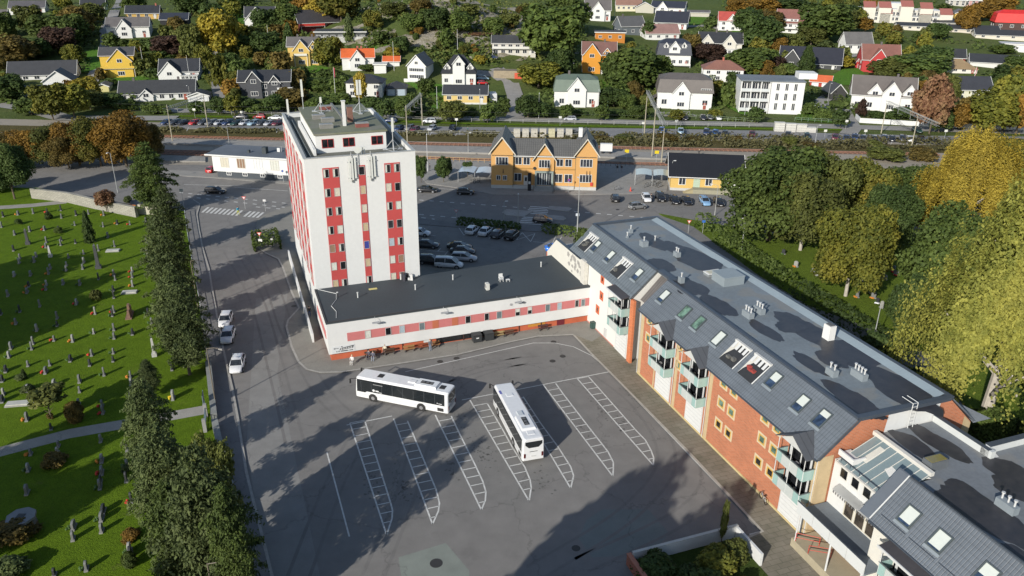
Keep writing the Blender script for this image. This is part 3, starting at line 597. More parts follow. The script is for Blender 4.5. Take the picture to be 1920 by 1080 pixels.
    slab('traffic_island',[(941,398),(950,392),(1000,396),(982,406),(950,403)],0,.13,CONC)
    slab('traffic_island',[(1030,386),(1066,388),(1073,391),(1066,396),(1026,392)],0,.13,CONC)
    slab('traffic_island',[(1022,402),(1056,405),(1062,409),(1056,413),(1020,409)],0,.13,CONC)
    slab('pavement',[(787,408),(850,418),(900,414),(1065,425),(1110,428),(1112,437),(1050,436),(860,426),(787,420)],0,.11,ASD)
    slab('pavement',[(300,318),(400,322),(545,338),(545,345),(400,333),(300,327)],0,.1,ASL)
    # railway: ballast, platforms, tracks
    flat('railway_ground',[(-190,196),(190,180),(190,228),(-190,250)],-.002,lay('asphalt',(.26,.23,.185)),True)
    slab('platform',[(250,266),(560,277),(900,286),(1250,297),(1250,286),(900,275),(560,267),(250,259)],-.01,.45,ASL)
    slab('platform',[(250,301),(385,302),(385,293),(250,291)],-.01,.35,ASL)
    flat('brush_strip',[(-190,232),(190,213),(190,222.5),(-190,241)],.02,lay('grass',(.05,.055,.02),(.11,.09,.035)),True)
    for nm,pts in (('railway_track',[(230,254),(560,262),(800,270),(1240,279),(1560,286),(1760,290)]),('railway_track',[(230,281),(540,290),(860,299),(1200,307),(1300,310)]),('railway_track',[(230,285.5),(540,295),(760,300)])):
        w_=1.5; o=ribbon('track_bed',pts,3.0,lay('asphalt',(.16,.105,.075)),z=.02); o['kind']='structure'
        P=[Vector(G(*p)) for p in pts]; rl=MB(); sl_=MB()
        for a,b in zip(P,P[1:]):
            d=(b-a).normalized(); nn=Vector((-d.y,d.x))
            for s in (-.75,.75):
                p,q=a+nn*s,b+nn*s; rl.cyl((p.x,p.y,.2),(q.x,q.y,.2),.06,.06,4)
            L=(b-a).length; k=0
            while k<L:
                c=a+d*k; k+=1.3; e=[c+nn*1.25+d*.16,c-nn*1.25+d*.16,c-nn*1.25-d*.16,c+nn*1.25-d*.16]; sl_.prism([(v.x,v.y) for v in e][::-1],.02,.13)
        t=rl.obj('railway_track',paint((.30,.12,.06),.6,.2,1)); tag(t,None,None,None,'structure'); s=sl_.obj('sleepers',paint((.22,.13,.09),.9,.2,1),t)
    # streets beyond the railway
    def rb(n,p,w_,m,z): o=ribbon(n,p,w_,m,z=z); o['kind']='structure'
    rb('street',[(250,200),(330,207),(560,209),(860,221),(1200,229),(1430,233),(1700,241),(2000,249)],6.5,ASL,.03)
    rb('car_park',[(300,231),(560,236),(860,245),(1200,248),(1430,252),(1560,257),(1760,262),(2000,264)],10.5,lay('asphalt',(.19,.19,.19)),.02)
    rb('grass_verge',[(330,217),(560,221),(860,231),(1200,238),(1430,241),(1580,243)],2.4,LAWN,.05)
    for p,w_ in (([(965,222),(970,205),(966,180),(958,155),(945,138),(930,128)],6),([(160,175),(178,140),(190,110),(200,80),(197,55),(212,30),(226,0),(232,-20)],5),([(418,205),(412,180),(403,140),(398,100),(392,70)],4.5),
        ([(1545,205),(1540,190),(1555,180)],5),([(1290,50),(1330,48),(1360,58)],5),([(1580,108),(1610,103)],4),([(860,135),(930,140),(945,150)],6),([(0,195),(60,205),(120,222),(330,222)],7),([(1580,205),(1600,240),(1590,252)],5),([(1240,215),(1300,214)],7)):
        ribbon('road',p,w_,ASL,.14)['kind']='structure'
    G2=lay('grass',(.05,.12,.012),(.09,.19,.025))
    for p in ([(130,140),(150,100),(185,88),(195,125),(165,135)],[(200,150),(215,143),(300,140),(330,150),(230,156)],[(690,62),(690,95),(735,95),(740,85)],[(560,118),(620,128),(660,150),(560,160)],[(760,155),(810,152),(815,190),(800,215),(860,205),(860,160)],
        [(1110,150),(1160,150),(1170,185),(1130,195)],[(1338,175),(1400,180),(1430,210),(1400,220),(1345,190)],[(1545,150),(1580,130),(1612,128),(1625,145),(1600,160),(1560,160)],[(1500,205),(1530,208),(1565,232),(1490,225)],[(1365,40),(1400,40),(1420,90),(1380,80)],[(440,10),(470,10),(470,50),(440,50)],[(700,75),(735,85),(745,95),(720,100)],[(1290,30),(1340,30),(1340,45),(1290,48)],[(345,10),(440,10),(430,30),(345,25)],[(0,150),(30,142),(60,170),(10,180)]):
        patch('garden_lawn',p,G2,.16)
    # park graveyard on the right, path behind the flats, planter bed
    slab('park_lawn',[(1235,400),(1300,412),(1450,440),(1900,440),(2400,700),(2400,1100),(1950,900),(1790,740)],0,.1,lay('grass',(.06,.10,.012),(.12,.17,.02)))
    flat('footpath',[(1240,405),(1300,425),(1480,560),(1700,640),(1780,690),(1760,712),(1600,640),(1420,560),(1250,430)],.104,ASD)
    ribbon('footpath',[(-60,862),(0,847),(130,813),(250,792),(330,778),(385,768)],2.1,lay('asphalt',(.26,.25,.225)),z=.125)['kind']='structure'
    ribbon('footpath',[(-100,392),(0,389),(60,385),(125,378)],2.6,lay('asphalt',(.26,.25,.225)),z=.125)['kind']='structure'
# ------------------------------------------------------------------ painted markings
def stripe(m,a,b,w_,z=.008):
    a=Vector(a);b=Vector(b); d=(b-a).normalized()*w_/2; n=Vector((-d.y,d.x)); m.add([(*(a+n),z),(*(a-n),z),(*(b-n),z),(*(b+n),z)],[(0,1,2,3)])
BAYS=[([(656,793),(725,1003)],[(684,789),(722.5,911),(733,945),(736,957),(735,972),(725,1003)]),([(738,785),(811,983)],[(764,789),(792.5,857.5),(817.5,917.5),(824,943),(822,958),(811,983)]),
 ([(816,778),(902.5,956)],[(846,780),(862.5,815),(890,870),(905,902),(911,922),(910,938),(902.5,956)]),([(881,750),(992,939.5)],[(914,757),(945,810),(960,837.5),(984,876),(994,900),(996,914),(992,939.5)]),
 ([(963,737),(1070,915.5)],[(981,744),(1014,794),(1045,836),(1070,875),(1075.5,892),(1070,915.5)]),([(1019,722),(1149,893)],[(1042,719),(1057,740),(1111,810),(1140,847),(1150,867),(1150,880),(1149,893)]),
 ([(1082.5,710),(1225,872.5)],[(1102.5,705),(1192.5,807),(1210,825),(1221,845),(1225.5,858),(1225,872.5)])]
def build_markings():
    for L,Rr in BAYS:
        m=MB(); A,B=Vector(G(*L[0])),Vector(G(*L[1])); stripe(m,A,B,.16); P=[Vector(G(*p)) for p in Rr]
        for p,q in zip(P,P[1:]): stripe(m,p,q,.16)
        U=Vector((UX,UY)); d=B-A; n=int(d.length/1.45)
        for k in range(0,n+1):
            s=A+d*(k*1.45/d.length); best=None
            for p,q in zip(P,P[1:]):
                e=q-p; den=U.x*e.y-U.y*e.x
                if abs(den)<1e-6: continue
                t=((p-s).x*e.y-(p-s).y*e.x)/den; v=((p-s).x*U.y-(p-s).y*U.x)/den
                if -.02<=v<=1.02 and t>.1 and (best is None or t<best): best=t
            if best: stripe(m,s,s+U*best,.13)
        o=m.obj('bay_marking',WL); o['kind']='structure'
    m=MB()
    for a,b in (((650,797),(735,780)),((866,750),(960,732)),((962,732),(1143,697)),((613,848),(655,1006)),((1143,697),(1430,996)),((1430,996),(1405,1002))): stripe(m,G(*a),G(*b),.15)
    m.obj('line_marking',WL)['kind']='structure'
    m=MB()
    def dash(a,b,w_=.34,on=1.0,off=1.35):
        a=Vector(G(*a));b=Vector(G(*b)); L=(b-a).length; d=(b-a)/L; k=0
        while k<L: stripe(m,a+d*k,a+d*min(k+on,L),w_); k+=on+off
    dash((786,375),(986,390)); dash((1036,393),(1300,416)); dash((786,402),(900,412)); dash((790,408),(815,411)); dash((336,361),(545,382)); dash((352,369),(545,390)); dash((480,388),(540,393))
    dash((1300,416),(1420,426),.3,3,3)
    for k in range(5): f=k/5; stripe(m,G(994-11*f,387+16*f),G(1030-5*f,389.5+15*f),.5)
    for k in range(6): f=k/6; stripe(m,G(980-12*f,407+19*f),G(1021-10*f,409+18*f),.5)
    for k in range(14):
        if k==9: continue
        x=384+7.9*k; y=392+.75*k; stripe(m,G(x-5,y+6.5),G(x+7,y-3.5),.5)
    for a,b in (((345,346),(470,349)),((440,351),(540,358)),((790,351),(925,361)),((1110,361),(1150,363)),((478,440),(545,390))): stripe(m,G(*a),G(*b),.16)
    # car park stalls behind the tower
    for a,b in (((859,425),(870,441)),((870,441),(877,435)),((893,444),(899,437)),((917,447),(924,440)),((941,448),(947,440)),((968,450),(979,436)),((979,436),(995,453)),((995,453),(1003,438)),((968,450),(1003,438)),((1036,456),(1043,441)),((1046,456),(1053,444)),((1000,453),(1040,457)),((795,440),(817,442)),((788,468),(839,473)),((821,471),(827,465)),((831,482),(840,471)),((788,491),(830,496))): stripe(m,G(*a),G(*b),.12)
    m.obj('road_marking',WL)['kind']='structure'
    m=MB()
    for k in range(60):
        x=330+k*24; y=233.5+(x-330)*.0175+ (0 if x<1200 else (x-1200)*.004); a=G(x,y+5,0); b=G(x-4,y+12,0)
        if 540<x<760: continue
        stripe(m,a,b,.14,.03)
    m.obj('stall_marking',WL)['kind']='structure'
def oil(px,py,n,sp,seed):
    x,y=G(px,py); rr=random.Random(seed); m=MB()
    for _ in range(n):
        a=rr.gauss(0,sp*.55);b=rr.gauss(0,sp*1.6); u=x+a*UX-b*UY; v=y+a*UY+b*UX; r=rr.uniform(.03,.11)*(1+rr.random()); k=6; m.add([(u+cos(2*PI*i/k)*r*rr.uniform(.6,1.3),v+sin(2*PI*i/k)*r*rr.uniform(.6,1.3),.0055) for i in range(k)],[tuple(range(k))])
    struct(m.obj('oil_stain',paint((.1,.096,.09),.8,.3,3)))
def manhole(px,py,r=.42,z=.006):
    x,y=G(px,py); m=MB().cyl((0,0,0),(0,0,.01),r,r,18); o=m.obj('manhole_cover',paint((.035,.033,.03),.6,.2,6),None,False,(x,y,z)); o['category']='manhole cover'; later(o,'round iron manhole cover',px,py,'yard'); return o
# ------------------------------------------------------------------ the UW frame
class UB(MB):
    ORG=(0,0)
    def obj(s,name,mats,parent=None,smooth=False,loc=None,rz=0):
        a,b=UB.ORG; s.v=[(x-a,y-b,z) for x,y,z in s.v]; return MB.obj(s,name,mats,parent,smooth,loc,rz)
def uthing(name,label,cat,u,w_,z=0,group=None):
    UB.ORG=(u,w_); x,y=XY(u,w_); return thing(name,label,cat,(x,y,z),TH,group)
def window(par,face,p,a0,a1,z0,z1,fm,gm,ft=.09,mull=1,name='window',sur=None,depth=.05,trans=0,fmix=None):
    """face 'S' looks towards -w at w=p, a runs along u; face 'W' looks towards -u at u=p, a runs along w"""
    def bx(m,a,b,z,zz,d0,d1):
        if face=='S': m.box(a,b,p-d1,p-d0,z,zz)
        elif face=='N': m.box(a,b,p+d0,p+d1,z,zz)
        elif face=='E': m.box(p+d0,p+d1,a,b,z,zz)
        else: m.box(p-d1,p-d0,a,b,z,zz)
    f=UB(); bx(f,a0,a1,z0,z0+ft,0,depth); bx(f,a0,a1,z1-ft,z1,0,depth); bx(f,a0,a0+ft,z0+ft,z1-ft,0,depth); bx(f,a1-ft,a1,z0+ft,z1-ft,0,depth)
    for k in range(mull): c=a0+(a1-a0)*(k+1)/(mull+1); bx(f,c-ft*.4,c+ft*.4,z0+ft,z1-ft,0,depth)
    if trans: bx(f,a0+ft,a1-ft,z0+(z1-z0)*.66,z0+(z1-z0)*.66+ft*.7,0,depth*.97)
    o=f.obj(name,fm,par); g=UB(); bx(g,a0+ft,a1-ft,z0+ft,z1-ft,-.02,.012); g.obj('pane',gm,o)
    if sur:
        q=UB(); e=.22; bx(q,a0-e,a1+e,z0-e,z0,0,.03); bx(q,a0-e,a1+e,z1,z1+e,0,.03); bx(q,a0-e,a0,z0,z1,0,.03); bx(q,a1,a1+e,z0,z1,0,.03); q.obj('surround',sur,o)
    return o
RED=paint((.40,.055,.052),.7,.1,.5,dirt=.25); DK=glass((.012,.013,.015)); PINK=paint((.46,.15,.145),.75,.09,.6); WW=paint((.74,.75,.735),.8,.06,.25,dirt=.16); DFRAME=paint((.35,.34,.33),.6,.1,2)
CURT=[paint(c,.9,.25,7) for c in ((.5,.47,.38),(.22,.14,.09),(.55,.56,.5),(.3,.36,.4),(.4,.32,.2))]; BLUEC=paint((.03,.04,.22),.8,.2,5)
def build_tower():
    t=uthing('tower_block','white eight-storey tower block with red window bands beside the bus yard','building',9.7,109.3)
    u0,u1,w0,w1,z1=9.7,25.2,109.3,141.8,25.3
    UB().box(u0,u1,w0,w1,0,24.55).obj('wall',WW,t)
    UB().box(u0+.35,u1-.35,w0+.35,w1-.35,24.5,24.6).obj('roof',lay('felt',(.115,.12,.1),0),t)
    p=UB(); 
    for a in ((u0,u1,w0,w0+.35),(u0,u1,w1-.35,w1),(u0,u0+.35,w0+.35,w1-.35),(u1-.35,u1,w0+.35,w1-.35)): p.box(a[0],a[1],a[2],a[3],24.55,z1)
    pp=p.obj('parapet',WW,t); c=UB()
    for a in ((u0-.06,u1+.06,w0-.06,w0+.4),(u0-.06,u1+.06,w1-.4,w1+.06),(u0-.06,u0+.4,w0+.4,w1-.4),(u1-.4,u1+.06,w0+.4,w1-.4)): c.box(a[0],a[1],a[2],a[3],z1,z1+.07)
    c.obj('coping',paint((.33,.34,.33),.5,.2,2),pp)
    rnd=random.Random(4)
    cols=((12.05,14.3),(16.98,17.95),(20.66,22.9))
    for ci,(a,b) in enumerate(cols):
        bd=UB().box(a,b,w0-.05,w0,6.0,23.85).obj('red_band',RED,t)
        for k in range(7):
            zt=23.68-2.77*k; zb=zt-1.22
            for (x0,x1) in ([(a+.07,a+.87),(b-.87,b-.07)] if ci!=1 else [(a+.1,b-.1)]):
                r=rnd.random(); gm=DK if r<.4 else CURT[rnd.randrange(5)]
                if ci==1 and k==4: gm=BLUEC
                wo=window(bd,'S',w0-.05,x0,x1,zb,zt,DFRAME,gm,.055,0)
                if gm is DK and rnd.random()<.6: UB().box(x0+.08,x0+.3,w0-.085,w0-.065,zb+.1,zt-.1).obj('curtain',CURT[2],wo)
    # long side
    st=((112.4,115.3),(117.6,120.5),(122.9,125.8),(128.1,131.0),(133.4,136.2),(138.6,141.2))
    for a,b in st:
        bd=UB().box(u0-.05,u0,a,b,5.2,23.9).obj('red_band',RED,t)
        for k in range(7):
            zt=23.68-2.77*k
            for x0,x1 in ((a+.15,a+1.05),(b-1.05,b-.15)): window(bd,'W',u0-.05,x0,x1,zt-1.22,zt,DFRAME,DK if rnd.random()<.6 else CURT[rnd.randrange(5)],.055,0)
    # ramp wall along the side
    UB().box(u0-1.7,u0-1.45,104,139,0,1.5).obj('side_wall',WW,t)
    # penthouse
    ph=UB().box(12.1,22.2,114.7,134.9,24.5,27.2).obj('penthouse',WW,t)
    UB().box(11.9,22.4,114.5,135.1,27.2,27.45).obj('penthouse_roof',lay('felt',(.14,.15,.1),1),ph)
    for a in (12.9,15.3,19.4): window(ph,'S',114.7,a+(.6 if a>13 else 0),a+(.6 if a>13 else 0)+1.7,25.3,26.6,paint((.4,.04,.04),.6,.1,1),DK,.07,1)
    tk=UB(); tk.box(10.15,10.45,112,138,24.6,24.95); tk.box(10.85,11.0,112,138,24.6,24.9); tk.obj('roof_channel',paint((.2,.22,.2),.5,.2,1),t)
    pb=UB().box(11.55,11.9,113.5,134,24.6,25.5).obj('roof_upstand',WW,t)
    # smaller things on the penthouse roof
    for i,(a,b,lb) in enumerate(((13.2,117.5,'flat grey skylight on the penthouse roof above the first window'),(18.3,116.9,'red-brown skylight box on the penthouse roof beside the white duct'),(13.0,124.5,'grey skylight in the middle of the penthouse roof'),(15.0,131.5,'red-brown skylight box at the rear of the penthouse roof'),(14.0,121.8,'low grey skylight near the antenna tripod'))):
        s=uthing('skylight',lb,'skylight',a,b,27.45,'skylights on the penthouse roof'); UB().box(a,a+1.9,b,b+1.0,0,.55).obj('curb',paint((.18,.06,.05) if 'red' in lb else (.17,.17,.16),.7,.2,1),s); UB().box(a-.05,a+1.95,b-.05,b+1.05,.55,.66,0,.1).obj('dome',paint((.2,.2,.19),.4,.2,1),s)
    s=uthing('chimney','brown brick chimney beside the white duct on the penthouse roof','chimney',18.2,121.5,27.45); UB().box(17.8,18.6,121.1,121.9,0,2.3).obj('stack',lay('brick',(.17,.07,.05),(.2,.18,.15),.25,.1),s); UB().box(17.7,18.7,121.0,122.0,2.3,2.42).obj('cap',paint((.1,.1,.1),.7),s)
    s=uthing('duct','white square duct standing on the penthouse roof','duct',16.9,118.8,27.45); UB().box(16.7,17.15,118.6,119.05,0,3.6).obj('shaft',WW,s); UB().box(16.62,17.23,118.52,119.13,3.6,3.7).obj('cap',WW,s)
    GAL=paint((.45,.47,.48),.45,.1,1,metal=.3); PAN=paint((.68,.7,.66),.5,.05,1)
    def antenna(u,w_,z,h,label,np=1,tripod=True,ph_=1.9):
        s=uthing('antenna_mast',label,'antenna',u,w_,z,'mobile antennas on the tower block'); m=UB(); m.cyl((u,w_,0),(u,w_,h),.06,.06,6)
        if tripod:
            for k in range(3):
                a=k*2.1+.4; e=(u+cos(a)*1.3,w_+sin(a)*1.3,.1); m.cyl((u,w_,1.6),e,.05,.05,5); m.cyl(e,(u+cos(a+2.1)*1.3,w_+sin(a+2.1)*1.3,.1),.04,.04,5); m.box(e[0]-.3,e[0]+.3,e[1]-.3,e[1]+.3,0,.14)
        m.obj('mast',GAL,s)
        for k in range(np): q=UB(); dx=(k-(np-1)/2)*.45; q.box(u+dx-.17,u+dx+.17,w_-.3,w_-.12,h-ph_,h+.1,0,.02); q.obj('panel',PAN,s)
        return s
    antenna(22.9,113.3,24.6,4.7,'tall panel antenna on a steel tripod at the front corner of the roof',1)
    antenna(12.6,133.5,27.45,4.6,'slim white panel antenna at the rear of the penthouse roof',1,False,2.6)
    antenna(15.0,130.0,27.45,2.3,'boxy antenna on a wide tripod behind the skylights',1,True,.8)
    antenna(20.8,128.0,27.45,5.0,'tall panel antenna on a tripod at the rear edge of the penthouse roof',2,True,2.2)
    antenna(10.6,139.5,24.6,3.4,'short white antenna at the rear corner of the roof',1,False,2.4)
    # façade antennas with a dish at the front parapet
    s=uthing('satellite_dish','round white dish antenna at the front parapet of the tower','antenna',17.0,109.1,23.6,'mobile antennas on the tower block'); m=UB(); m.cyl((17.0,109.15,-1),(17.0,109.15,2.4),.05,.05,6); m.obj('mast',GAL,s)
    m=UB(); m.cyl((17.0,108.95,2.5),(17.0,109.1,2.5),.48,.3,18); m.obj('dish',PAN,s)
    for (u,lb) in ((16.1,'pair of panel antennas hanging on the facade beside the dish'),(18.8,'cluster of panel antennas on the facade above the narrow window band')):
        s=uthing('antenna_mast',lb,'antenna',u,109.2,22.2,'mobile antennas on the tower block')
        for k in range(3): UB().box(u-.5+k*.42,u-.24+k*.42,108.85+.1*k,109.0+.1*k,-.5+.2*k,2.9,0,.02).obj('panel',PAN,s)
        m=UB(); m.cyl((u,109.15,-.5),(u,109.15,3.6),.05,.05,6); m.box(u-.6,u+.8,109.1,109.25,2.2,2.3); m.box(u-.6,u+.8,109.1,109.25,-.1,0); m.obj('bracket',GAL,s)
    s=uthing('antenna_mast','small twin antenna standing on the parapet between dish and cluster','antenna',17.9,110.0,24.6,'mobile antennas on the tower block'); m=UB(); m.cyl((17.9,110,0),(17.9,110,1.6),.05,.05,6); m.obj('mast',GAL,s)
    for k in (-.28,.1): UB().box(17.9+k,18.1+k,109.8,110.0,.7,1.7).obj('panel',PAN,s)
    # steel props leaning over the penthouse roof
    s=uthing('steel_brace','long grey steel brace lying across the penthouse roof','brace',16,121,27.45); m=UB(); m.box(16.6,16.9,118.8,130.8,1.0,1.25); m.box(16.6,16.9,119.2,119.4,0,1); m.box(16.6,16.9,130.0,130.2,0,1); m.obj('beam',paint((.14,.145,.14),.6,.1,1),s)
def build_lowblock():
    t=uthing('bus_terminal','long low white building with a pink window band facing the buses','building',9.5,97.5)
    pl=[(9.5,97.5),(48.5,97.5),(48.5,111.0),(25.2,109.3),(9.5,109.2)]
    UB().prism([(9.8,97.85),(48.2,97.85),(48.2,110.6),(25.2,109.0),(9.8,108.9)],0,1.25).obj('base_wall',paint((.42,.10,.045),.8,.15,.8,dirt=.3),t)
    UB().prism(pl,1.22,5.8).obj('wall',paint((.76,.765,.745),.8,.04,.2,dirt=.12),t)
    rf=UB().prism([(9.42,97.42),(48.58,97.42),(48.58,111.08),(25.2,109.38),(9.42,109.22)],5.8,6.0).obj('roof',lay('felt',(.038,.048,.055),0),t)
    e=UB(); 
    for a,b in (((9.5,97.5),(48.5,97.5)),((9.5,97.5),(9.5,109.1)),((48.5,97.5),(48.5,111)),((25.3,109.45),(48.5,111))):
        x0,x1=sorted((a[0],b[0])); y0,y1=sorted((a[1],b[1]))
        if x1-x0<.1: e.box(x0-.1,x0+.12,y0-.05,y1,6.0,6.09)
        elif y1-y0<.1: e.box(x0+.12,x1-.12,y0-.1,y0+.12,6.0,6.1)
    e.obj('roof_edge',paint((.03,.032,.035),.5,.1,1),rf)
    bd=UB().box(12.1,48.5,97.455,97.5,2.85,4.1).obj('pink_band',PINK,t)
    for i,(a,b,k) in enumerate(((14.5,15.3,'w'),(17.3,18.1,'d'),(19.25,20.0,'c'),(22.05,22.85,'g'),(23.95,24.85,'o'),(26.8,27.7,'o'),(28.75,29.55,'d'),(31.6,32.3,'d'),(33.45,34.25,'g'),(36.3,37.05,'h'),(38.2,38.9,'h'),(41.0,41.75,'g'),(42.9,43.6,'c'),(45.75,46.35,'d'),(46.75,47.4,'g'))):
        if k=='o': UB().box(a,b,97.43,97.455,2.85,4.1).obj('panel',paint((.4,.12,.06),.8,.1,1),bd); continue
        wo=window(bd,'S',97.455,a,b,2.9,4.05,paint((.4,.4,.38),.6,.1,1),{'w':CURT[2],'d':DK,'c':CURT[3],'g':paint((.12,.15,.16),.3,.2,2),'h':DK}[k],.06,0)
        if k=='h': UB().box(a+.08,b-.08,97.43,97.452,3.5,4.0).obj('blind',CURT[2],wo)
    UB().box(9.42,9.5,99,108,2.9,4.0).obj('pink_band',PINK,t)
    for u in (14.7,19.6,24.5,28.5,37,40.5): UB().box(u,u+.12,97.76,97.85,0,1.22).obj('post',paint((.05,.02,.015),.7),t)
    UB().box(24.7,32.2,97.8,97.86,.25,1.1).obj('glass_strip',DK,t)
    UB().box(43.1,44.3,97.8,97.86,.05,1.15).obj('door',paint((.12,.012,.02),.6,.1,1),t)
    UB().box(38.5,41.2,97.82,97.86,.55,1.1).obj('panel',paint((.45,.2,.03),.8,.1,1),t)
    # lettering: arrow, wedge logo word and small line
    sg=UB().box(9.9,13.0,97.465,97.5,1.3,2.35).obj('sign_panel',paint((.7,.72,.72),.7,.05,1),t)
    TB=paint((.03,.035,.04),.7)
    a=UB(); a.box(10.2,10.85,97.44,97.465,1.98,2.03); a.add([(10.12,97.45,2.005),(10.38,97.45,2.14),(10.38,97.45,2.09),(10.22,97.45,2.005),(10.38,97.45,1.92),(10.38,97.45,1.87)],[(0,3,2,1),(0,5,4,3)]); a.obj('arrow',TB,sg)
    rb_=UB(); rb_.add([(11.2,97.45,1.72),(12.75,97.45,1.78),(12.9,97.45,2.2),(11.3,97.45,2.02)],[(0,1,2,3)]); rb_.obj('logo_ribbon',TB,sg)
    m=UB(); m.add([(10.92,97.45,1.68),(11.04,97.45,1.68),(11.2,97.45,1.98),(11.08,97.45,1.98)],[(0,1,2,3)]); m.cyl((11.28,97.44,2.16),(11.28,97.46,2.16),.09,.09,10); m.obj('logo_stroke',TB,sg)
    m=UB()
    for k in range(6): x=11.35+k*.23; m.add([(x,97.44,1.8),(x+.11,97.44,1.8),(x+.17,97.44,1.97+.02*k),(x+.06,97.44,1.97+.02*k)],[(0,1,2,3)])
    m.obj('lettering',WW,sg); m=UB(); rr=random.Random(5); x=10.5
    while x<12.75: w_=rr.uniform(.07,.14); m.box(x,x+w_,97.44,97.465,1.45,1.45+rr.uniform(.1,.17)); x+=w_+rr.choice((.04,.05,.16))
    m.obj('lettering',TB,sg)
    # things on the roof and wall
    GR=paint((.5,.51,.5),.6,.1,1)
    for i,u in enumerate((16.0,25.6,36.5)):
        s=uthing('wall_lamp',('floodlight bracket on the white wall above the first pink panel','floodlight bracket at the middle of the white wall','floodlight bracket above the vents on the white wall')[i],'lamp',u,97.5,5.3,'floodlights on the white wall'); m=UB(); m.cyl((u,97.45,.7),(u-.1,97.0,.6),.03,.03,5); m.cyl((u-.1,97.0,.6),(u,96.9,.1),.03,.03,5); m.obj('arm',GR,s); UB().box(u-.5,u+.5,96.75,97.0,-.05,.12).obj('lamp_head',paint((.3,.31,.32),.5,.1,1),s)
    for u,w_,lb in ((29.5,106.2,'thin vent pipe on the dark roof near the tower'),(44.0,106.8,'thin vent pipe on the dark roof near the white end wall'),(23.3,104.4,'small bent vent pipe in front of the tower'),(12.2,105.3,'black roof drain by the roof edge cable'),(14.9,104.3,'small round roof drain beside the cable')):
        s=uthing('vent_pipe',lb,'vent',u,w_,6.0,'vents on the dark roof'); m=UB(); m.cyl((u,w_,0),(u,w_,.75),.09,.09,8); m.obj('pipe',GR if 'black' not in lb else TB,s); m=UB(); m.cyl((u,w_,.75),(u,w_,.85),.14,.14,8); m.obj('cap',GR,s)
    s=uthing('roof_panel','loose yellow board lying on the dark roof','board',17.5,106.6,6.0); UB().box(16.9,18.1,106.4,106.9,.01,.06).obj('board',paint((.6,.52,.2),.8,.1,1),s)
    s=uthing('garden_chair','white plastic garden chair standing on the dark roof','chair',36.2,103.4,6.0); m=UB(); u,w_=36.2,103.4
    for a,b in ((-.25,-.25),(.25,-.25),(-.25,.25),(.25,.25)): UB().cyl((u+a,w_+b,0),(u+a*.9,w_+b*.9,.42),.04,.04,6).obj('leg',WW,s)
    UB().box(u-.32,u+.32,w_-.3,w_+.3,.42,.48).obj('seat',WW,s); UB().box(u-.32,u+.32,w_+.24,w_+.32,.48,1.15,0,.02).obj('backrest',WW,s)
    for a in (-.32,.26): UB().box(u+a,u+a+.06,w_-.28,w_+.28,.66,.72).obj('armrest',WW,s)
    s=uthing('stool','low white stool beside the garden chair','stool',37.1,103.0,6.0); UB().box(36.85,37.4,102.8,103.2,.3,.36).obj('seat',WW,s)
    for a,b in ((36.9,102.85),(37.35,102.85),(36.9,103.15),(37.35,103.15)): UB().cyl((a,b,0),(a,b,.3),.03,.03,5).obj('leg',WW,s)
    s=uthing('air_conditioner','white heat pump unit standing on the dark roof','heat pump',33.2,101.1,6.0); UB().box(33.0,33.5,100.7,101.5,.12,1.05,0,.02).obj('casing',paint((.62,.62,.57),.6,.06,1),s); UB().cyl((32.97,101.1,.6),(33.0,101.1,.6),.32,.32,14).obj('fan_grille',paint((.25,.25,.25),.6),s); UB().box(33.05,33.45,100.8,101.4,0,.12).obj('stand',GR,s)
    s=uthing('roof_cable','white cable looping over the dark roof corner','cable',10,104,6.0); m=UB(); P=[(9.9,109,.05),(11.2,107.6,.05),(12.2,106.6,.05),(11.9,104.6,.05),(10.9,102.6,.05),(11.3,100.6,.05),(11.0,98.6,.05)]
    for a,b in zip(P,P[1:]): m.cyl(a,b,.035,.035,5)
    m.obj('cable',WW,s)
    # benches, bins
    def bench(u,w_,lb,col,L=1.9):
        s=uthing('bench',lb,'bench',u,w_,.12,'benches along the terminal wall'); M_=paint(col,.8,.2,3)
        UB().box(u-L/2,u+L/2,w_-.22,w_+.18,.4,.46).obj('seat',M_,s); UB().box(u-L/2,u+L/2,w_+.2,w_+.26,.55,.85).obj('backrest',M_,s)
        for a in (-L/2+.2,L/2-.2): UB().box(u+a-.04,u+a+.04,w_-.2,w_+.24,0,.4).obj('leg',paint((.08,.08,.08),.6),s)
    for u,lb,c in ((15.0,'dark wooden bench beside the person in white',(.06,.035,.02)),(17.6,'dark bench with two people under the sign end',(.06,.035,.02)),(20.4,'light brown bench beside the seated person in a cream top',(.26,.14,.05)),(22.5,'red-brown bench under the white notice board',(.2,.05,.02)),(24.0,'wooden bench by the standing person',(.22,.11,.04)),(33.8,'pale wooden bench beyond the dark bins',(.3,.22,.1)),(35.2,'dark wooden bench beyond the pale one',(.1,.05,.03)),(40.6,'long dark bench near the dark red door',(.07,.03,.03))): bench(u,97.0,lb,c,1.6)
    s=uthing('notice_board','white notice board on the red wall behind the bench','notice board',23.2,97.6,.6); UB().box(22.7,23.7,97.7,97.76,0,.5).obj('board',WW,s); UB().box(22.68,23.72,97.76,97.8,-.03,.53).obj('frame',GR,s)
    for u,lb in ((30.2,'dark wheeled bin with a white label at the terminal wall'),(32.0,'dark wheeled bin beside the labelled one')):
        s=uthing('waste_bin',lb,'bin',u,96.7,.12,'dark bins at the terminal'); UB().box(u-.6,u+.6,96.3,97.3,.12,1.15,0,-.05).obj('body',paint((.03,.033,.035),.6,.1,1),s); UB().box(u-.66,u+.66,96.22,97.38,1.15,1.25).obj('lid',paint((.02,.022,.025),.5,.1,1),s)
        for a in (-.45,.45):
            for b in (96.45,97.15): UB().cyl((u+a-.04,b,.1),(u+a+.04,b,.1),.1,.1,8).obj('wheel',TB,s)
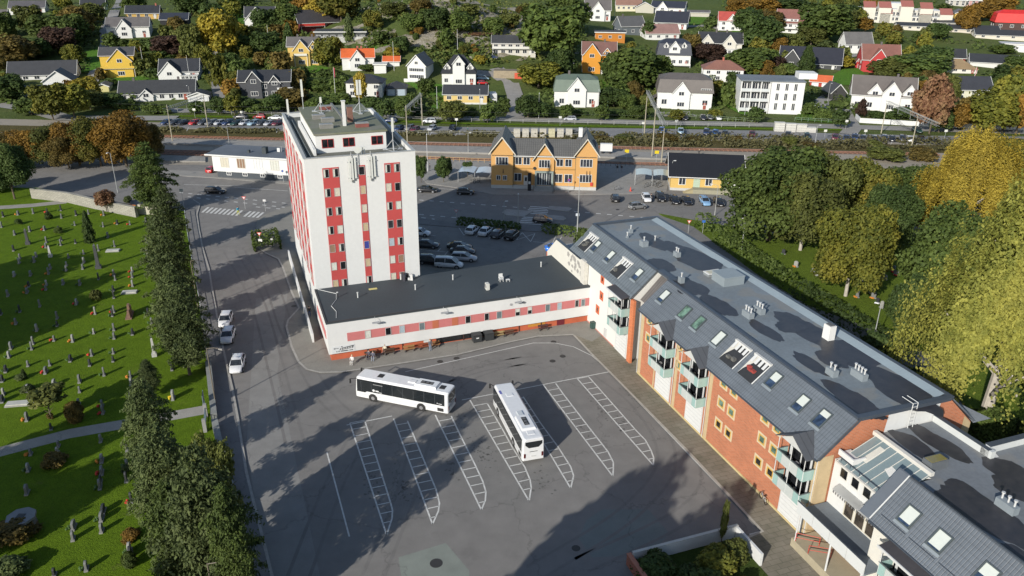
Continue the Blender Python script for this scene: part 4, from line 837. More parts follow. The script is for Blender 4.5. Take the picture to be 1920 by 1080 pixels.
        if 'labelled' not in lb: UB().box(u-.2,u+.2,96.24,96.27,.7,.85).obj('label_plate',WW,s)
    for u,lb in ((35.6,'round vent on the white wall above the wide pink panels'),(37.6,'second round vent on the white wall, nearer the brick flats')):
        s=uthing('wall_vent',lb,'vent',u,97.45,4.85,'round vents on the white wall'); UB().cyl((u,97.38,0),(u,97.5,0),.17,.17,12).obj('grille',paint((.3,.3,.3),.6),s)
# ------------------------------------------------------------------ the brick flats
BRK=lay('brick',(.40,.135,.062),(.36,.24,.17),.5,.17); TILE=lay('ribs',(.11,.128,.148),1,.34,.42); TILE2=lay('ribs',(.105,.122,.142),1,.30,.42); SLATE=paint((.075,.08,.088),.5,.12,.8)
DECK=lay('felt',(.15,.178,.198),1); WETM=None; QUO=paint((.44,.34,.2),.85,.12,1.2); BEIGE=paint((.60,.50,.33),.85,.08,1); YEL=paint((.56,.34,.07),.7,.1,1); TEAL=gloss((.30,.45,.42),.12); FROST=paint((.46,.49,.47),.35,.06,.8); FR=paint((.6,.61,.6),.5,.05,1)
GRN=glass((.10,.17,.13)); EDGE=paint((.05,.062,.08),.45,.1,1)
def wet():
    global WETM
    if WETM is None:
        m,t,b=_new('wet_roof'); n=_nz(t,1.2,5); r=_ramp(t,n.outputs[0],[(.3,(.02,.021,.027)),(.7,(.04,.038,.042))]).outputs[0]; t.links.new(r,b.inputs[0]); b.inputs['Roughness'].default_value=.42; WETM=m
    return WETM
def onplane(px,py,ua,za,k):
    d=ray(px,py); du=d.x*UX+d.y*UY; dw=-d.x*UY+d.y*UX; t=(H-za+ua*k)/(du*k-d.z); return du*t,dw*t,H+d.z*t
def UWz(px,py,z):
    x,y=G(px,py,z); return x*UX+y*UY,-x*UY+y*UX
def skylight(par,px,py,ua,za,k,lb,n='skylight',sw=1.05,sl_=1.65,blind=.5):
    u,w_,z=onplane(px,py,ua,za,k); c=1/math.sqrt(1+k*k); s=k*c
    def pt(a,b,h): return (u+a*c-h*s,w_+b,z+a*s+h*c)      # a up the slope, b along w, h proud
    def bx(m,a0,a1,b0,b1,h0,h1): m.add([pt(a,b,h) for h in (h0,h1) for a,b in ((a0,b0),(a1,b0),(a1,b1),(a0,b1))],[(0,1,2,3),(7,6,5,4),(4,5,1,0),(5,6,2,1),(6,7,3,2),(7,4,0,3)])
    A,B=sl_/2,sw/2; f=UB(); bx(f,-A-.12,-A,-B-.12,B+.12,0,.16); bx(f,A,A+.12,-B-.12,B+.12,0,.16); bx(f,-A,A,-B-.12,-B,0,.16); bx(f,-A,A,B,B+.12,0,.16)
    o=f.obj(n,paint((.06,.075,.08),.5,.1,1),par); o['label']=lb
    g=UB(); bx(g,-A,A,-B,B,0,.06); g.obj('pane',GRN if blind==0 else glass((.03,.05,.09)),o)
    if blind: g=UB(); bx(g,A-2*A*blind,A,-B,B,.06,.08); g.obj('blind',paint((.56,.6,.56),.5,.05,2),o)
    f=UB(); bx(f,-A-.38,-A-.12,-B-.2,B+.2,0,.06); f.obj('flashing',paint((.2,.23,.25),.4,.1,1),o); return o
def cutin(par,px,py,ua,za,k,lb,L=2.6,red=False):
    """terrace laid on the slope: dark sheet painted as the shaded pit, white back wall with awning case, side cheeks"""
    u,w_,z=onplane(px,py,ua,za,k); f=UB(); u0,u1=u-1.15,u+.95; z0=za+(u0-ua)*k; z1=za+(u1-ua)*k
    f.add([(u0,w_-L/2,z0+.05),(u1,w_-L/2,z1+.05),(u1,w_+L/2,z1+.05),(u0,w_+L/2,z0+.05)],[(0,1,2,3)]); o=f.obj('roof_terrace',paint((.02,.022,.025),.7,.2,2),par); o['label']=lb  # near-black sheet over the tiles paints the shade of the sunken terrace
    f=UB()      # light cheek walls and back wall
    f.add([(u0,w_+L/2,z0+.07),(u1,w_+L/2,z1+.1),(u1-.0,w_+L/2-1.1,z1+.09),(u0+.55,w_+L/2-.1,z0+.55)],[(0,1,2,3)]); f.obj('cheek_wall',paint((.5,.49,.44),.7,.1,1),o)
    f=UB()
    for i in range(4): a=w_-L/2+.15+i*L/4; f.add([(u1-.75,a,z1-.62),(u1-.1,a,z1+.0),(u1-.1,a+L/4-.25,z1+.0),(u1-.75,a+L/4-.25,z1-.62)],[(0,1,2,3)])
    for v in range(len(f.v)): x,y,zz=f.v[v]; f.v[v]=(x,y,zz+.13)
    f.obj('terrace_door',FR,o)
    f=UB(); f.box(u1-.15,u1+.15,w_-L/2-.1,w_+L/2+.1,z1-.05,z1+.22); f.obj('awning_case',paint((.7,.7,.67),.5,.05,1),o)
    f=UB(); f.cyl((u0-.05,w_-L/2-.05,z0+.12),(u1+.05,w_-L/2-.05,z1+.12),.06,.06,4); f.obj('edge_trim',WW,o)
    f=UB(); rr=random.Random(px)
    for i in range(3): a=w_+rr.uniform(-.8,.8); b=u0+rr.uniform(.4,1.0); f.box(b-.2,b+.2,a-.25,a+.25,za+(b-ua)*k+.05,za+(b-ua)*k+.3)
    q=f.obj('terrace_furniture',paint((.3,.05,.04) if red else (.12,.12,.11),.7,.4,3),o); return o
def balcony(par,w0,w1,uw,p,zf,lb,roof=None,glass_near=True,seed=0,hi=2.1):
    """projecting balcony: slab, glass rails (w0 is the end nearer the camera), posts, dark panel for the doors and shaded recess behind"""
    t=UB().box(uw-p,uw,w0,w1,zf-.16,zf).obj('balcony',paint((.34,.36,.36),.6,.05,1),par); t['label']=lb
    UB().box(uw-p,uw,w0+.05,w1-.05,zf,zf+.02).obj('floor',paint((.04,.042,.045),.8,.1,1),t)
    h=1.05
    for a,b,m in ((w0+.02,w0+(w1-w0)*.2,TEAL),(w0+(w1-w0)*.2+.04,w1-.7,FROST),(w1-.66,w1-.02,TEAL)): UB().box(uw-p-.06,uw-p-.01,a,b,zf-.12,zf+h).obj('glass_panel',m,t)
    for q in (w0-.06,w1+.01): UB().box(uw-p,uw-.02,q,q+.05,zf-.12,zf+h).obj('glass_panel',TEAL,t)
    f=UB(); f.box(uw-p-.09,uw-p+.02,w0-.09,w1+.09,zf+h,zf+h+.06); f.box(uw-p+.02,uw,w0-.09,w0+.0,zf+h,zf+h+.06); f.box(uw-p+.02,uw,w1,w1+.09,zf+h,zf+h+.06); f.obj('handrail',paint((.12,.14,.14),.4,.1,1),t)
    f=UB()
    for a in (w0,w0+(w1-w0)*.5,w1): f.cyl((uw-p-.03,a,zf),(uw-p-.03,a,zf+2.55),.045,.045,5)
    f.obj('post',FR,t)
    UB().box(uw-.05,uw,w0+.1,w1-.1,zf,zf+hi+.1).obj('recess_panel',DK,t)  # dark panel serves as door glass and as the painted shade of the recess
    for k in range(3): a=w0+.35+k*(w1-w0-.9)/2; UB().box(uw-.1,uw-.05,a,a+(.12 if k%2 else .22),zf,zf+hi).obj('door_frame',FR,t)
    rr=random.Random(seed); f=UB(); fu=f
    for k in range(4): a=rr.uniform(w0+.5,w1-.5); b=rr.uniform(uw-p+.3,uw-.35); s=rr.uniform(.14,.26); f.box(b-s,b+s,a-s,a+s,zf+.02,zf+rr.uniform(.4,.8),0,.04)
    f.obj('furniture',paint(((.06,.06,.065),(.16,.14,.1),(.2,.2,.2))[seed%3],.8,.5,3),t)
    if roof=='flat':
        f=UB(); f.add([(uw-p-.35,w0-.35,zf+2.55),(uw+.1,w0-.35,zf+2.85),(uw+.1,w1+.3,zf+2.85),(uw-p-.35,w1+.3,zf+2.55),(uw-p-.35,w0-.35,zf+2.67),(uw+.1,w0-.35,zf+2.97),(uw+.1,w1+.3,zf+2.97),(uw-p-.35,w1+.3,zf+2.67)],[(3,2,1,0),(4,5,6,7),(0,1,5,4),(1,2,6,5),(2,3,7,6),(3,0,4,7)]); q=f.obj('canopy',paint((.055,.05,.05),.45,.2,.5),t)
        UB().box(uw-p-.4,uw-p-.3,w0-.4,w1+.35,zf+2.5,zf+2.72).obj('gutter',FR,q)
    if roof=='gable':
        c=(w0+w1)/2; a,b=w0-.35,w1+.35; x0,x1=uw-p-.3,uw+2.6; e=zf+2.45; r=zf+3.85; k=e+.42
        def prof(w_,d): return [(a,e+d),(a+.75,k+d+.05),(c,r+d),(b-.75,k+d+.05),(b,e+d)]
        P=prof(0,0); V=[(x0,y,z) for y,z in P]+[(x1,y,z) for y,z in P]+[(x0,y,z+.1) for y,z in P]+[(x1,y,z+.1) for y,z in P]
        fs=[(i,i+1,i+6,i+5) for i in range(4)]+[(i+10,i+15,i+16,i+11) for i in range(4)]+[(i,i+10,i+11,i+1) for i in range(4)]+[(0,5,15,10),(4,14,19,9)]
        q=UB().add(V,fs).obj('gable_roof',SLATE,t); sm_=UB()
        for i in range(4):
            for j in (.5,):
                pass
        for xx in (x0+.7,x0+1.5,x0+2.3):
            for i in range(4): p0,p1=P[i],P[i+1]; sm_.cyl((xx,p0[0],p0[1]+.11),(xx,p1[0],p1[1]+.11),.025,.025,4)
        sm_.obj('seam',paint((.045,.048,.055),.5,.1,1),q)
        UB().add([(x0+.35,a+.45,e+.1),(x0+.35,a+.9,k),(x0+.35,c,r-.12),(x0+.35,b-.9,k),(x0+.35,b-.45,e+.1)],[(0,1,2,3,4)]).obj('gable_front',paint((.5,.51,.49),.7,.05,1),q)
    return t
def garage(par,w0,w1,uw,z1,lb):
    t=UB().box(uw-.04,uw,w0,w1,0.1,z1).obj('garage_front',WW,par); t['label']=lb; f=UB()
    k=.55
    while k<z1-.2: f.box(uw-.055,uw-.04,w0+.05,w1-.05,k,k+.035); k+=.5
    f.obj('panel_joint',paint((.4,.41,.4),.7,.1,1),t); UB().box(uw-.07,uw,w0-.14,w0-.002,0.1,z1).obj('jamb',FR,t); UB().box(uw-.07,uw,w1+.002,w1+.14,0.1,z1).obj('jamb',FR,t)
def blob(par,px,py,ru,rw,z,seed,name='puddle'):
    u,w_=UWz(px,py,z); rr=random.Random(seed); n=40; P=[]
    for i in range(n):
        a=2*PI*i/n; k=1+.35*noise.noise(Vector((cos(a)*1.2,sin(a)*1.2,seed*3.1)))+.14*noise.noise(Vector((cos(a)*4,sin(a)*4,seed))); P.append((u+cos(a)*ru*k,w_+sin(a)*rw*k,z))
    return UB().add(P,[tuple(range(n))]).obj(name,wet(),par)
def vents(px,py,z,n,label,bs=(1.3,.7,.9)):
    bs=(bs[0]*.78,bs[1]*.85,bs[2]*.8); org=UB.ORG; u,w_=UWz(px,py,z); s=uthing('roof_vent',label,'vent',u,w_,z,'vent boxes on the flat roofs'); b=UB().box(u-bs[1]/2,u+bs[1]/2,w_-bs[0]/2,w_+bs[0]/2,0,bs[2]).obj('box',paint((.2,.23,.25),.6,.1,1),s)
    for k in range(n):
        a=w_-bs[0]/2+bs[0]*(k+.5)/n; m=UB(); m.cyl((u,a,bs[2]),(u,a,bs[2]+.5),.08,.08,8); m.cyl((u,a,bs[2]+.5),(u,a,bs[2]+.6),.15,.15,10); m.obj('pipe',paint((.7,.71,.7),.35,.05,1,metal=.2),s)
    UB.ORG=org; return s
def build_flats():
    t=uthing('brick_flats','long orange brick apartment building with glass balconies along the bus yard','building',47.8,47.3)
    def prof(u0,u1,e,za): return [(u0,0),(u1,0),(u1,e),(u1-3.5,za),(u0+3.5,za),(u0,e)]
    # B body
    UB().exty(prof(47.8,66,9.6,12.85),47.3,81.3).obj('wall',BRK,t)
    r=UB(); r.exty([(47.35,9.45),(51.25,13.02),(51.25,13.16),(47.2,9.56)],47.1,81.4); r.exty([(66.45,9.45),(66.6,9.56),(62.4,13.16),(62.4,13.02)],47.1,81.4); rr_=r.obj('roof',TILE,t)
    UB().box(51.5,62.2,47.6,84.9,12.85,12.9).obj('deck',DECK,t)
    e=UB(); e.box(51.1,51.5,47.1,81.4,12.95,13.26); e.box(62.2,62.6,47.1,104.3,12.9,13.26); e.box(51.5,62.2,47.0,47.6,12.9,13.26); e.obj('parapet',EDGE,t)
    UB().add([(61.2,47.9,12.905),(62.19,47.9,13.2),(62.19,103.8,13.2),(61.2,103.8,12.905)],[(0,1,2,3)]).obj('upstand',paint((.22,.27,.3),.7,.1,.5),t)
    UB().box(47.12,47.3,47.0,81.4,9.38,9.55).obj('gutter',EDGE,t)
    UB().add([(47.2,47.0,9.5),(47.5,47.0,9.4),(51.4,47.0,12.9),(51.3,47.0,13.2)],[(0,1,2,3)]).obj('verge',EDGE,t)
    g=UB(); 
    for k in range(11): g.cyl((47.95,48+k*3,10.15),(47.95,50.6+k*3,10.15),.035,.035,4)
    g.obj('snow_guard',EDGE,t)
    for a,b in ((80.6,81.3),(77.0,77.25),(71.9,72.45),(64.7,65.3),(47.3,47.9)): UB().box(47.75,47.8,a,b,0,9.4).obj('corner_band',QUO,t)
    UB().box(47.75,49.3,47.24,47.3,0,9.5).obj('corner_band',QUO,t); UB().box(47.7,47.8,47.3,81.3,0,.35).obj('plinth',paint((.5,.4,.2),.9,.15,1),t)
    UB().add([(65.99,47.25,0),(65.99,47.25,9.5),(64.9,47.25,10.5),(64.9,47.25,0)],[(0,1,2,3)]).obj('corner_band',QUO,t)
    n=0
    for wc in (62.75,60.85,55.4,53.45,79.3,71.9):
        for zt in (9.3,6.75,4.0):
            if wc in(79.3,71.9) and zt==4.0: continue
            n+=1; wo=window(t,'W',47.8,wc-.5,wc+.5,zt-.95,zt,YEL,GRN if n%3 else DK,.13,0,sur=BEIGE)
    bal=[(72.9,76.7),(65.7,69.4),(47.7,51.5)]
    nm=('beyond','middle','near the gable end')
    for i,(a,b) in enumerate(bal):
        balcony(t,a,b,47.8,1.25,6.95,'upper glazed balcony under a small slate gable',roof='gable',seed=i); balcony(t,a,b,47.8,1.25,4.25,'lower glazed balcony with pale glass front',seed=i+5,hi=2.2); garage(t,a+.3,b-.2,47.78,4.1,'white panelled garage front below the balconies')
        m=UB(); m.cyl((47.72,a-.25,.1),(47.72,a-.25,9.4),.05,.05,6); m.obj('downpipe',paint((.5,.51,.5),.5,.05,1),t)
    sk=[(1245,556),(1284,586),(1310,606),(1348,635),(1451,713),(1502,757),(1541,785)]
    for i,p in enumerate(sk): skylight(t,*p,47.2,9.58,.889,'roof window with teal glass' if i in(1,2) else 'roof window with a pale blind',blind=(.75,0,0,1,.55,.6,.35)[i])
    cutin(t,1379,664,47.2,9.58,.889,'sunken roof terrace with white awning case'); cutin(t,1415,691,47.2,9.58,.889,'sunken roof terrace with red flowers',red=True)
    for i,(px,py,a,b) in enumerate(((1500,612,2.0,4.0),(1590,662,2.4,4.2),(1521,682,.8,3.0),(1685,727,2.2,5.2),(1600,752,1.6,3.6),(1347,572,1.5,3.2),(1435,620,1.0,2.6),(1485,612,1.8,1.5),(1290,536,2.0,3.2),(1226,452,1.4,4.0),(1262,463,1.4,2.4),(1305,488,2.6,4.6),(1240,497,1.5,2.6),(1560,672,1.4,2.0))): blob(t,px,py,a,b,12.906+.002*i,i+2)
    # A: white end block with orange window surrounds
    UB().exty(prof(48.1,66,9.6,12.85),84.8,104).obj('wall',paint((.79,.785,.74),.85,.03,.3),t)
    r=UB(); r.exty([(47.75,9.45),(51.45,13.02),(51.45,13.16),(47.6,9.56)],84.5,104.2); r.exty([(66.45,9.45),(66.6,9.56),(62.4,13.16),(62.4,13.02)],81.4,104.2); r.obj('roof',lay('ribs',(.12,.142,.16),1,.6,1.0),t)
    e=UB(); e.box(51.3,51.6,84.6,104.3,12.95,13.26); e.box(51.6,62.2,103.9,104.35,12.85,13.26); e.box(51.5,52.4,81.0,84.6,12.92,13.2); e.obj('parapet',EDGE,t)
    UB().box(51.6,62.2,84.9,103.9,12.85,12.9).obj('deck',DECK,t)
    for i,(wc,zt) in enumerate(((93.6,9.1),(93.6,6.5),(94.6,3.9),(90.0,9.1))): window(t,'W',48.1,wc-.35,wc+.35,zt-.9,zt,paint((.5,.12,.05),.7,.1,1),DK,.15,0,sur=paint((.52,.13,.055),.8,.1,1))
    balcony(t,85.1,88.9,48.1,1.3,6.85,'upper glazed balcony of the white end block under a flat canopy',roof='flat',seed=2); balcony(t,85.1,88.9,48.1,1.3,4.15,'lower glazed balcony of the white end block',seed=4); garage(t,85.4,88.3,48.08,4.0,'white garage front in the white end block')
    UB().box(48.04,48.1,89,104,0,.25).obj('plinth',paint((.45,.2,.16),.8,.1,1),t)
    UB().box(48.02,48.1,84.8,85.0,0,9.5).obj('corner_band',BRK,t); UB().box(47.95,48.3,83.9,84.8,0,9.4).obj('brick_pier',lay('brick',(.5,.15,.06),(.45,.2,.1),.5,.17),t)
    for p,bl in (((1118,462),.5),((1144,481),.7),((1196,515),.6)): skylight(t,*p,47.6,9.58,.935,'roof window in the white end block',blind=bl)
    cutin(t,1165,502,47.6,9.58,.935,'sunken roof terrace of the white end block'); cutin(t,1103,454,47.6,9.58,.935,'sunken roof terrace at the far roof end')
    # link between A and B
    UB().box(49.5,62,81.3,83.9,0,9.3).obj('link_wall',paint((.74,.73,.68),.8,.05,.5),t); r=UB(); r.exty([(49.2,9.25),(52.5,12.78),(62.1,12.78),(62.1,9.25)],81.42,84.5); r.obj('link_roof',lay('ribs',(.12,.11,.105),1,.45,40),t)
    m=UB(); m.cyl((49.4,83.0,.1),(49.4,83.0,9.2),.05,.05,6); m.cyl((47.75,81.45,.1),(47.75,81.45,9.4),.05,.05,6); m.obj('downpipe',paint((.4,.41,.4),.5,.05,1),t)
    # mural wall with grey shapes
    P=[(98.8,0),(112.9,0),(112.9,5.97),(109.2,9.25),(100.4,9.4),(98.8,9.4)]
    m=UB().add([(47.5,a,z) for a,z in P]+[(47.8,a,z) for a,z in P],[tuple(range(6)),tuple(range(11,5,-1))]+[(i+6,(i+1)%6+6,(i+1)%6,i) for i in range(6)]); mw=m.obj('mural_wall',paint((.74,.725,.65),.85,.04,.5),t)
    UB().box(47.35,48.0,98.2,99.4,0,9.7).obj('pillar',paint((.62,.6,.54),.9,.12,2),t); UB().box(47.42,47.88,100.0,109.2,9.38,9.5).obj('coping',EDGE,mw)
    UB().box(47.45,47.5,112.7,112.93,3,5.9).obj('edge_band',paint((.6,.14,.06),.8,.1,1),mw)
    rr=random.Random(11); shp=paint((.3,.29,.27),.9,.1,2)
    for k,(px,py,sx,sy) in enumerate(((1066,477,.55,.5),(1072,483,.4,.6),(1077.5,486,.55,.6),(1074,480,.3,.4),(1084,492,.55,.4),(1079,497,.55,.5),(1067,494,.5,.35),(1073,499,.45,.35),(1078,503,.45,.4),(1083,508,.5,.35),(1091,505,.75,.5),(1090,515,.7,.6),(1070,488,.3,.3),(1086,498,.5,.4),(1072,508,.3,.3))):
        d=ray(px,py); du=d.x*UX+d.y*UY; q=47.5/du; wc=(-d.x*UY+d.y*UX)*q; zc=H+d.z*q; n=9
        UB().add([(47.49,wc+cos(2*PI*i/n)*sx*rr.uniform(.55,1.15),zc+sin(2*PI*i/n)*sy*rr.uniform(.6,1.1)) for i in range(n)],[tuple(range(n))[::-1]]).obj('painted_shape',shp,mw)
    UB().exty([(48,0),(60,0),(60,7),(48,7)],104.3,112.5).obj('courtyard_block',paint((.3,.31,.31),.8,.1,1),t)
    # gable end: white middle bay and ladder
    UB().add([(54.6,47.22,9.0),(60.7,47.22,9.0),(61.2,47.22,12.85),(54.9,47.22,12.85)],[(0,1,2,3)]).obj('white_panel',WW,t)
    l=UB(); 
    for u in (57.3,57.9): l.cyl((u,46.95,10.9),(u,46.95,13.6),.04,.04,5); l.cyl((u,46.95,13.6),(u,48.3,13.6),.04,.04,5)
    for k in range(7): l.cyl((57.3,46.95,11.2+k*.4),(57.9,46.95,11.2+k*.4),.03,.03,4)
    l.obj('ladder',FR,t)
    tri=UB(); tri.add([(66.0,47.0,9.6),(68.2,46.9,9.7),(66.0,49.6,10.6)],[(0,1,2),(2,1,0)]); tri.obj('awning',paint((.3,.33,.36),.6,.05,1),t)
    # roof things
    for a in ((1182.5,436,1,'low vent with a single white pipe near the far roof corner',(.7,.6,.7)),(1176,446,1,'small vent pipe by the sloping roof edge',(.4,.4,.4)),(1207,461,1,'grey vent box among the first puddles',(1.3,1.1,1.0)),(1228,452,1,'thin white vent pipe standing alone in a puddle',(.25,.25,.3)),(1269,481,2,'grey vent box with two pipes near the far parapet',(1.2,.8,.9)),(1277,530,1,'vent box with a dark cowl where the roof bends',(.9,.7,1.0)),(1402,594,3,'vent box with three white pipes, nearer the roof slope',(1.9,.8,.9)),(1423,586,3,'vent box with three white pipes behind a similar box',(1.9,.8,.9)),(1559,703,2,'vent box with two white pipes beyond the white chimney',(1.5,.8,.9)),(1610,708,4,'vent box with four white pipes near the roof end',(2.2,.8,.9))): vents(a[0],a[1],12.9,a[2],a[3],a[4])
    u,w_=UWz(1551,634,12.9); s=uthing('chimney','large white chimney on the flat roof of the brick flats','chimney',u,w_,12.9); UB().box(u-.42,u+.42,w_-.65,w_+.4,0,1.7).obj('stack',paint((.82,.82,.8),.7,.03,1),s); UB().box(u-.3,u+.3,w_-.5,w_+.25,1.7,1.8).obj('flue_cover',paint((.1,.1,.1),.6),s)
    u,w_=UWz(1364,528,12.9); s=uthing('roof_hatch','large grey box on the flat roof beside the white framed hatch','hatch',u,w_,12.9); UB().box(u-1.5,u+1.5,w_-1.4,w_+1.4,0,1.1).obj('body',paint((.2,.235,.255),.6,.08,.5),s); UB().box(u-1.55,u+1.55,w_-1.45,w_+1.45,1.1,1.2).obj('lid',paint((.22,.26,.28),.6,.08,.5),s)
    u,w_=UWz(1337,515,12.9); s=uthing('roof_hatch','low hatch with a white frame on the flat roof','hatch',u,w_,12.9); UB().box(u-1.1,u+1.1,w_-.6,w_+.6,0,.35).obj('curb',paint((.2,.22,.23),.6),s); UB().box(u-1.15,u+1.15,w_-.65,w_+.65,.35,.43).obj('frame',WW,s); UB().box(u-.9,u+.9,w_-.45,w_+.45,.43,.46).obj('dome',paint((.45,.42,.3),.3,.1,2),s)
    # C: the next block with its roof, and the white link with the glass roof
    t=uthing('terraced_flats','white flats with a ribbed grey roof beyond the brick gable','building',47.7,10)
    deck=[(50.6,2),(66,2),(66,41.6),(62,41.6),(61.6,40.6),(60.6,40.6),(60.6,47.05),(53.3,47.05),(53.3,40.1),(50.6,40.1)]
    UB().prism([(47.7,2),(66,2),(66,41.6),(61.5,41.6),(60.6,40.6),(60.6,47.2),(53.4,47.2),(53.4,39.9),(47.7,39.9)],0,8.35).obj('wall',paint((.76,.74,.66),.85,.04,.4),t)
    UB().prism([(50.7,2.2),(65.8,2.2),(65.8,41.4),(61.7,41.4),(61.2,40.8),(60.5,40.8),(60.5,47.0),(53.4,47.0),(53.4,39.9),(50.7,39.9)],8.35,10.88).obj('upper_wall',WW,t)
    UB().prism(deck,10.88,10.92).obj('deck',lay('felt',(.145,.16,.175),1),t)
    r=UB(); r.exty([(47.35,8.2),(50.45,11.75),(50.6,11.85),(47.15,8.3)],1.8,40.1); r.obj('roof',TILE2,t)
    r=UB(); r.exty([(47.15,8.3),(50.6,11.85),(50.75,11.9),(51.0,10.9),(47.7,8.2)],40.1,41.3); r.obj('verge',paint((.1,.115,.135),.5,.08,1),t); m=UB(); m.cyl((47.15,40.1,8.4),(50.55,40.1,11.95),.05,.05,4); m.obj('verge_trim',WW,t)
    e=UB(); e.add([(50.5,1.8,11.85),(50.95,1.8,11.7),(50.95,40.1,11.7),(50.5,40.1,11.85),(51.0,1.8,10.9),(51.0,40.1,10.9)],[(0,1,2,3),(1,4,5,2)]); e.obj('ridge_cap',EDGE,t)
    p=UB(); p.box(60.5,60.85,40.9,47.1,10.92,11.6); p.box(61.0,66.1,41.3,41.7,10.92,11.7); p.box(65.8,66.1,2,41.3,10.92,11.7); p.box(60.5,61.0,40.6,41.7,10.92,11.65); p.obj('parapet',paint((.52,.54,.53),.7,.06,1),t)
    c=UB(); c.box(60.45,60.9,40.9,47.1,11.6,11.66); c.box(61.0,66.2,41.2,41.8,11.7,11.76); c.obj('coping',EDGE,t)
    for px,py,b in ((1705,969,.85),(1762,1015,.9),(1850,1079,.6)): skylight(t,px,py,47.15,8.32,1.03,'roof window with a pale blind in the ribbed roof',blind=b,sw=1.15,sl_=1.5)
    g=UB(); 
    for k in range(12): g.cyl((47.8,4+k*3,9.05),(47.8,6.6+k*3,9.05),.035,.035,4)
    g.obj('snow_guard',EDGE,t); UB().box(47.05,47.2,1.8,40.1,8.1,8.28).obj('gutter',EDGE,t)
    for i,(px,py,a,b) in enumerate(((1716,836,1.1,3.0),(1757,828,1.1,3.2),(1800,945,1.6,2.0),(1850,962,2.0,4.6),(1895,885,1.6,2.4),(1905,915,1.6,2.0),(1915,1045,.8,2.0))): blob(t,px,py,a,b,10.93+.002*i,i+31)
    vents(1886,955,10.92,3,'vent box with three white pipes on the roof beyond the glass roof',(2.2,.8,.9))
    window(t,'W',47.7,25.5,27.0,5.6,7.4,YEL,DK,.15,0,sur=BEIGE); window(t,'W',47.7,20.5,22.0,5.6,7.4,YEL,DK,.15,0,sur=BEIGE); UB().box(47.62,47.7,29.3,30.4,0,8.2).obj('corner_band',QUO,t)
    balcony(t,30.9,37.3,47.7,1.5,5.3,'glazed balcony under a dark flat canopy',roof='flat',seed=8); balcony(t,30.9,37.3,47.7,1.5,2.55,'lower glazed balcony near the brick steps',seed=9)
    # glass lean-to
    b=UB(); b.box(49.4,53.3,40.4,47.1,0,9.2); lk=b.obj('link_wall',WW,t)
    g=UB(); g.add([(49.15,40.3,9.25),(53.3,40.3,11.15),(53.3,46.6,11.15),(49.15,46.6,9.25),(49.15,40.3,9.32),(53.3,40.3,11.22),(53.3,46.6,11.22),(49.15,46.6,9.32)],[(3,2,1,0),(4,5,6,7),(0,1,5,4),(1,2,6,5),(2,3,7,6),(3,0,4,7)]); gr=g.obj('glass_roof',gloss((.17,.22,.23),.12),lk)
    f=UB()
    for k in range(8): a=40.35+k*.89; f.cyl((49.1,a,9.36),(53.3,a,11.27),.035,.035,4)
    f.box(53.15,53.55,40.2,47.0,11.1,11.5); f.box(49.0,49.2,40.2,46.7,9.2,9.38); f.obj('glazing_bar',paint((.68,.66,.6),.6,.06,1),gr)
    UB().add([(50.6,44.7,10.02),(52.6,44.7,10.94),(52.6,45.4,10.94),(50.6,45.4,10.02)],[(0,1,2,3)]).obj('blind',paint((.55,.54,.48),.7,.1,1),gr)
    UB().add([(50.9,42.3,10.16),(51.7,42.1,10.52),(51.8,43.0,10.57),(51.2,43.2,10.3)],[(0,1,2,3)]).obj('blind',paint((.6,.6,.57),.7,.1,1),gr)
    fl=UB(); fl.cyl((49.35,40.4,9.75),(49.35,46.6,9.75),.04,.04,4); 
    for k in range(6): fl.cyl((49.35,40.6+k*1.15,9.35),(49.35,40.6+k*1.15,9.75),.03,.03,4)
    fl.obj('snow_rail',EDGE,gr)
    for k in range(4): a=40.9+k*1.45; window(lk,'W',49.4,a,a+1.0,7.85,9.0,paint((.7,.69,.64),.6,.05,1),DK,.08,0)
    aw=UB(); aw.add([(48.6,40.6,6.75),(49.4,40.6,7.2),(49.4,46.0,7.2),(48.6,46.0,6.75)],[(0,1,2,3),(3,2,1,0)]); a_=aw.obj('awning',WW,lk); f=UB()
    for k in range(18): f.box(48.58,48.6,40.6+k*.3,40.75+k*.3,6.5,6.75)
    f.obj('awning_fringe',paint((.12,.12,.12),.8),a_)
    for k in range(3): window(lk,'W',49.4,41.0+k*1.35,42.25+k*1.35,4.45,6.55,paint((.62,.58,.47),.6,.05,1),glass((.05,.04,.03)),.1,0,name='terrace_door')
    UB().box(45.9,49.4,38.2,47.0,4.15,4.35).obj('terrace_slab',paint((.13,.15,.17),.7,.15,.8),lk)
    for k in range(4): UB().box(45.82,45.9,38.3+k*2.17,40.4+k*2.17,4.1,5.35).obj('railing_panel',paint((.66,.68,.67),.5,.04,1),lk)
    UB().box(45.8,45.92,38.2,47.0,5.35,5.41).obj('handrail',EDGE,lk)
    m=UB()
    for a in (38.6,42.4,46.6): m.cyl((46.0,a,.1),(46.0,a,4.15),.09,.09,8)
    m.obj('column',FR,lk); UB().box(49.3,49.4,40.4,47,0,4.1).obj('brick_panel',BRK,lk); UB().box(45.9,49.3,38.3,47.0,.1,1.0).obj('loading_ramp',paint((.33,.29,.2),.9,.15,1),lk)
    w2=UB(); w2.box(49.6,50.9,45.2,47.0,9.75,9.95); w2.box(49.5,49.65,45.1,47.0,9.75,10.3); w2.box(49.65,50.9,45.1,45.25,9.75,10.3); w2.obj('rooflet',WW,lk)
    h=UB().box(53.9,55.9,40.9,42.0,10.92,11.75,0,.05).obj('hatch',paint((.1,.11,.12),.5,.1,1),t); UB().box(54.05,55.75,41.05,41.85,11.75,11.8).obj('hatch_glass',gloss((.2,.17,.06),.1),h)
    # red handrails and steps
    s=uthing('entrance_steps','mossy steps with red handrails below the glass-railed terrace','steps',45.5,38.8); m=UB()
    for k in range(4): m.box(44.0+k*.35,45.9,37.4,39.4,.11+k*.2,.31+k*.2)
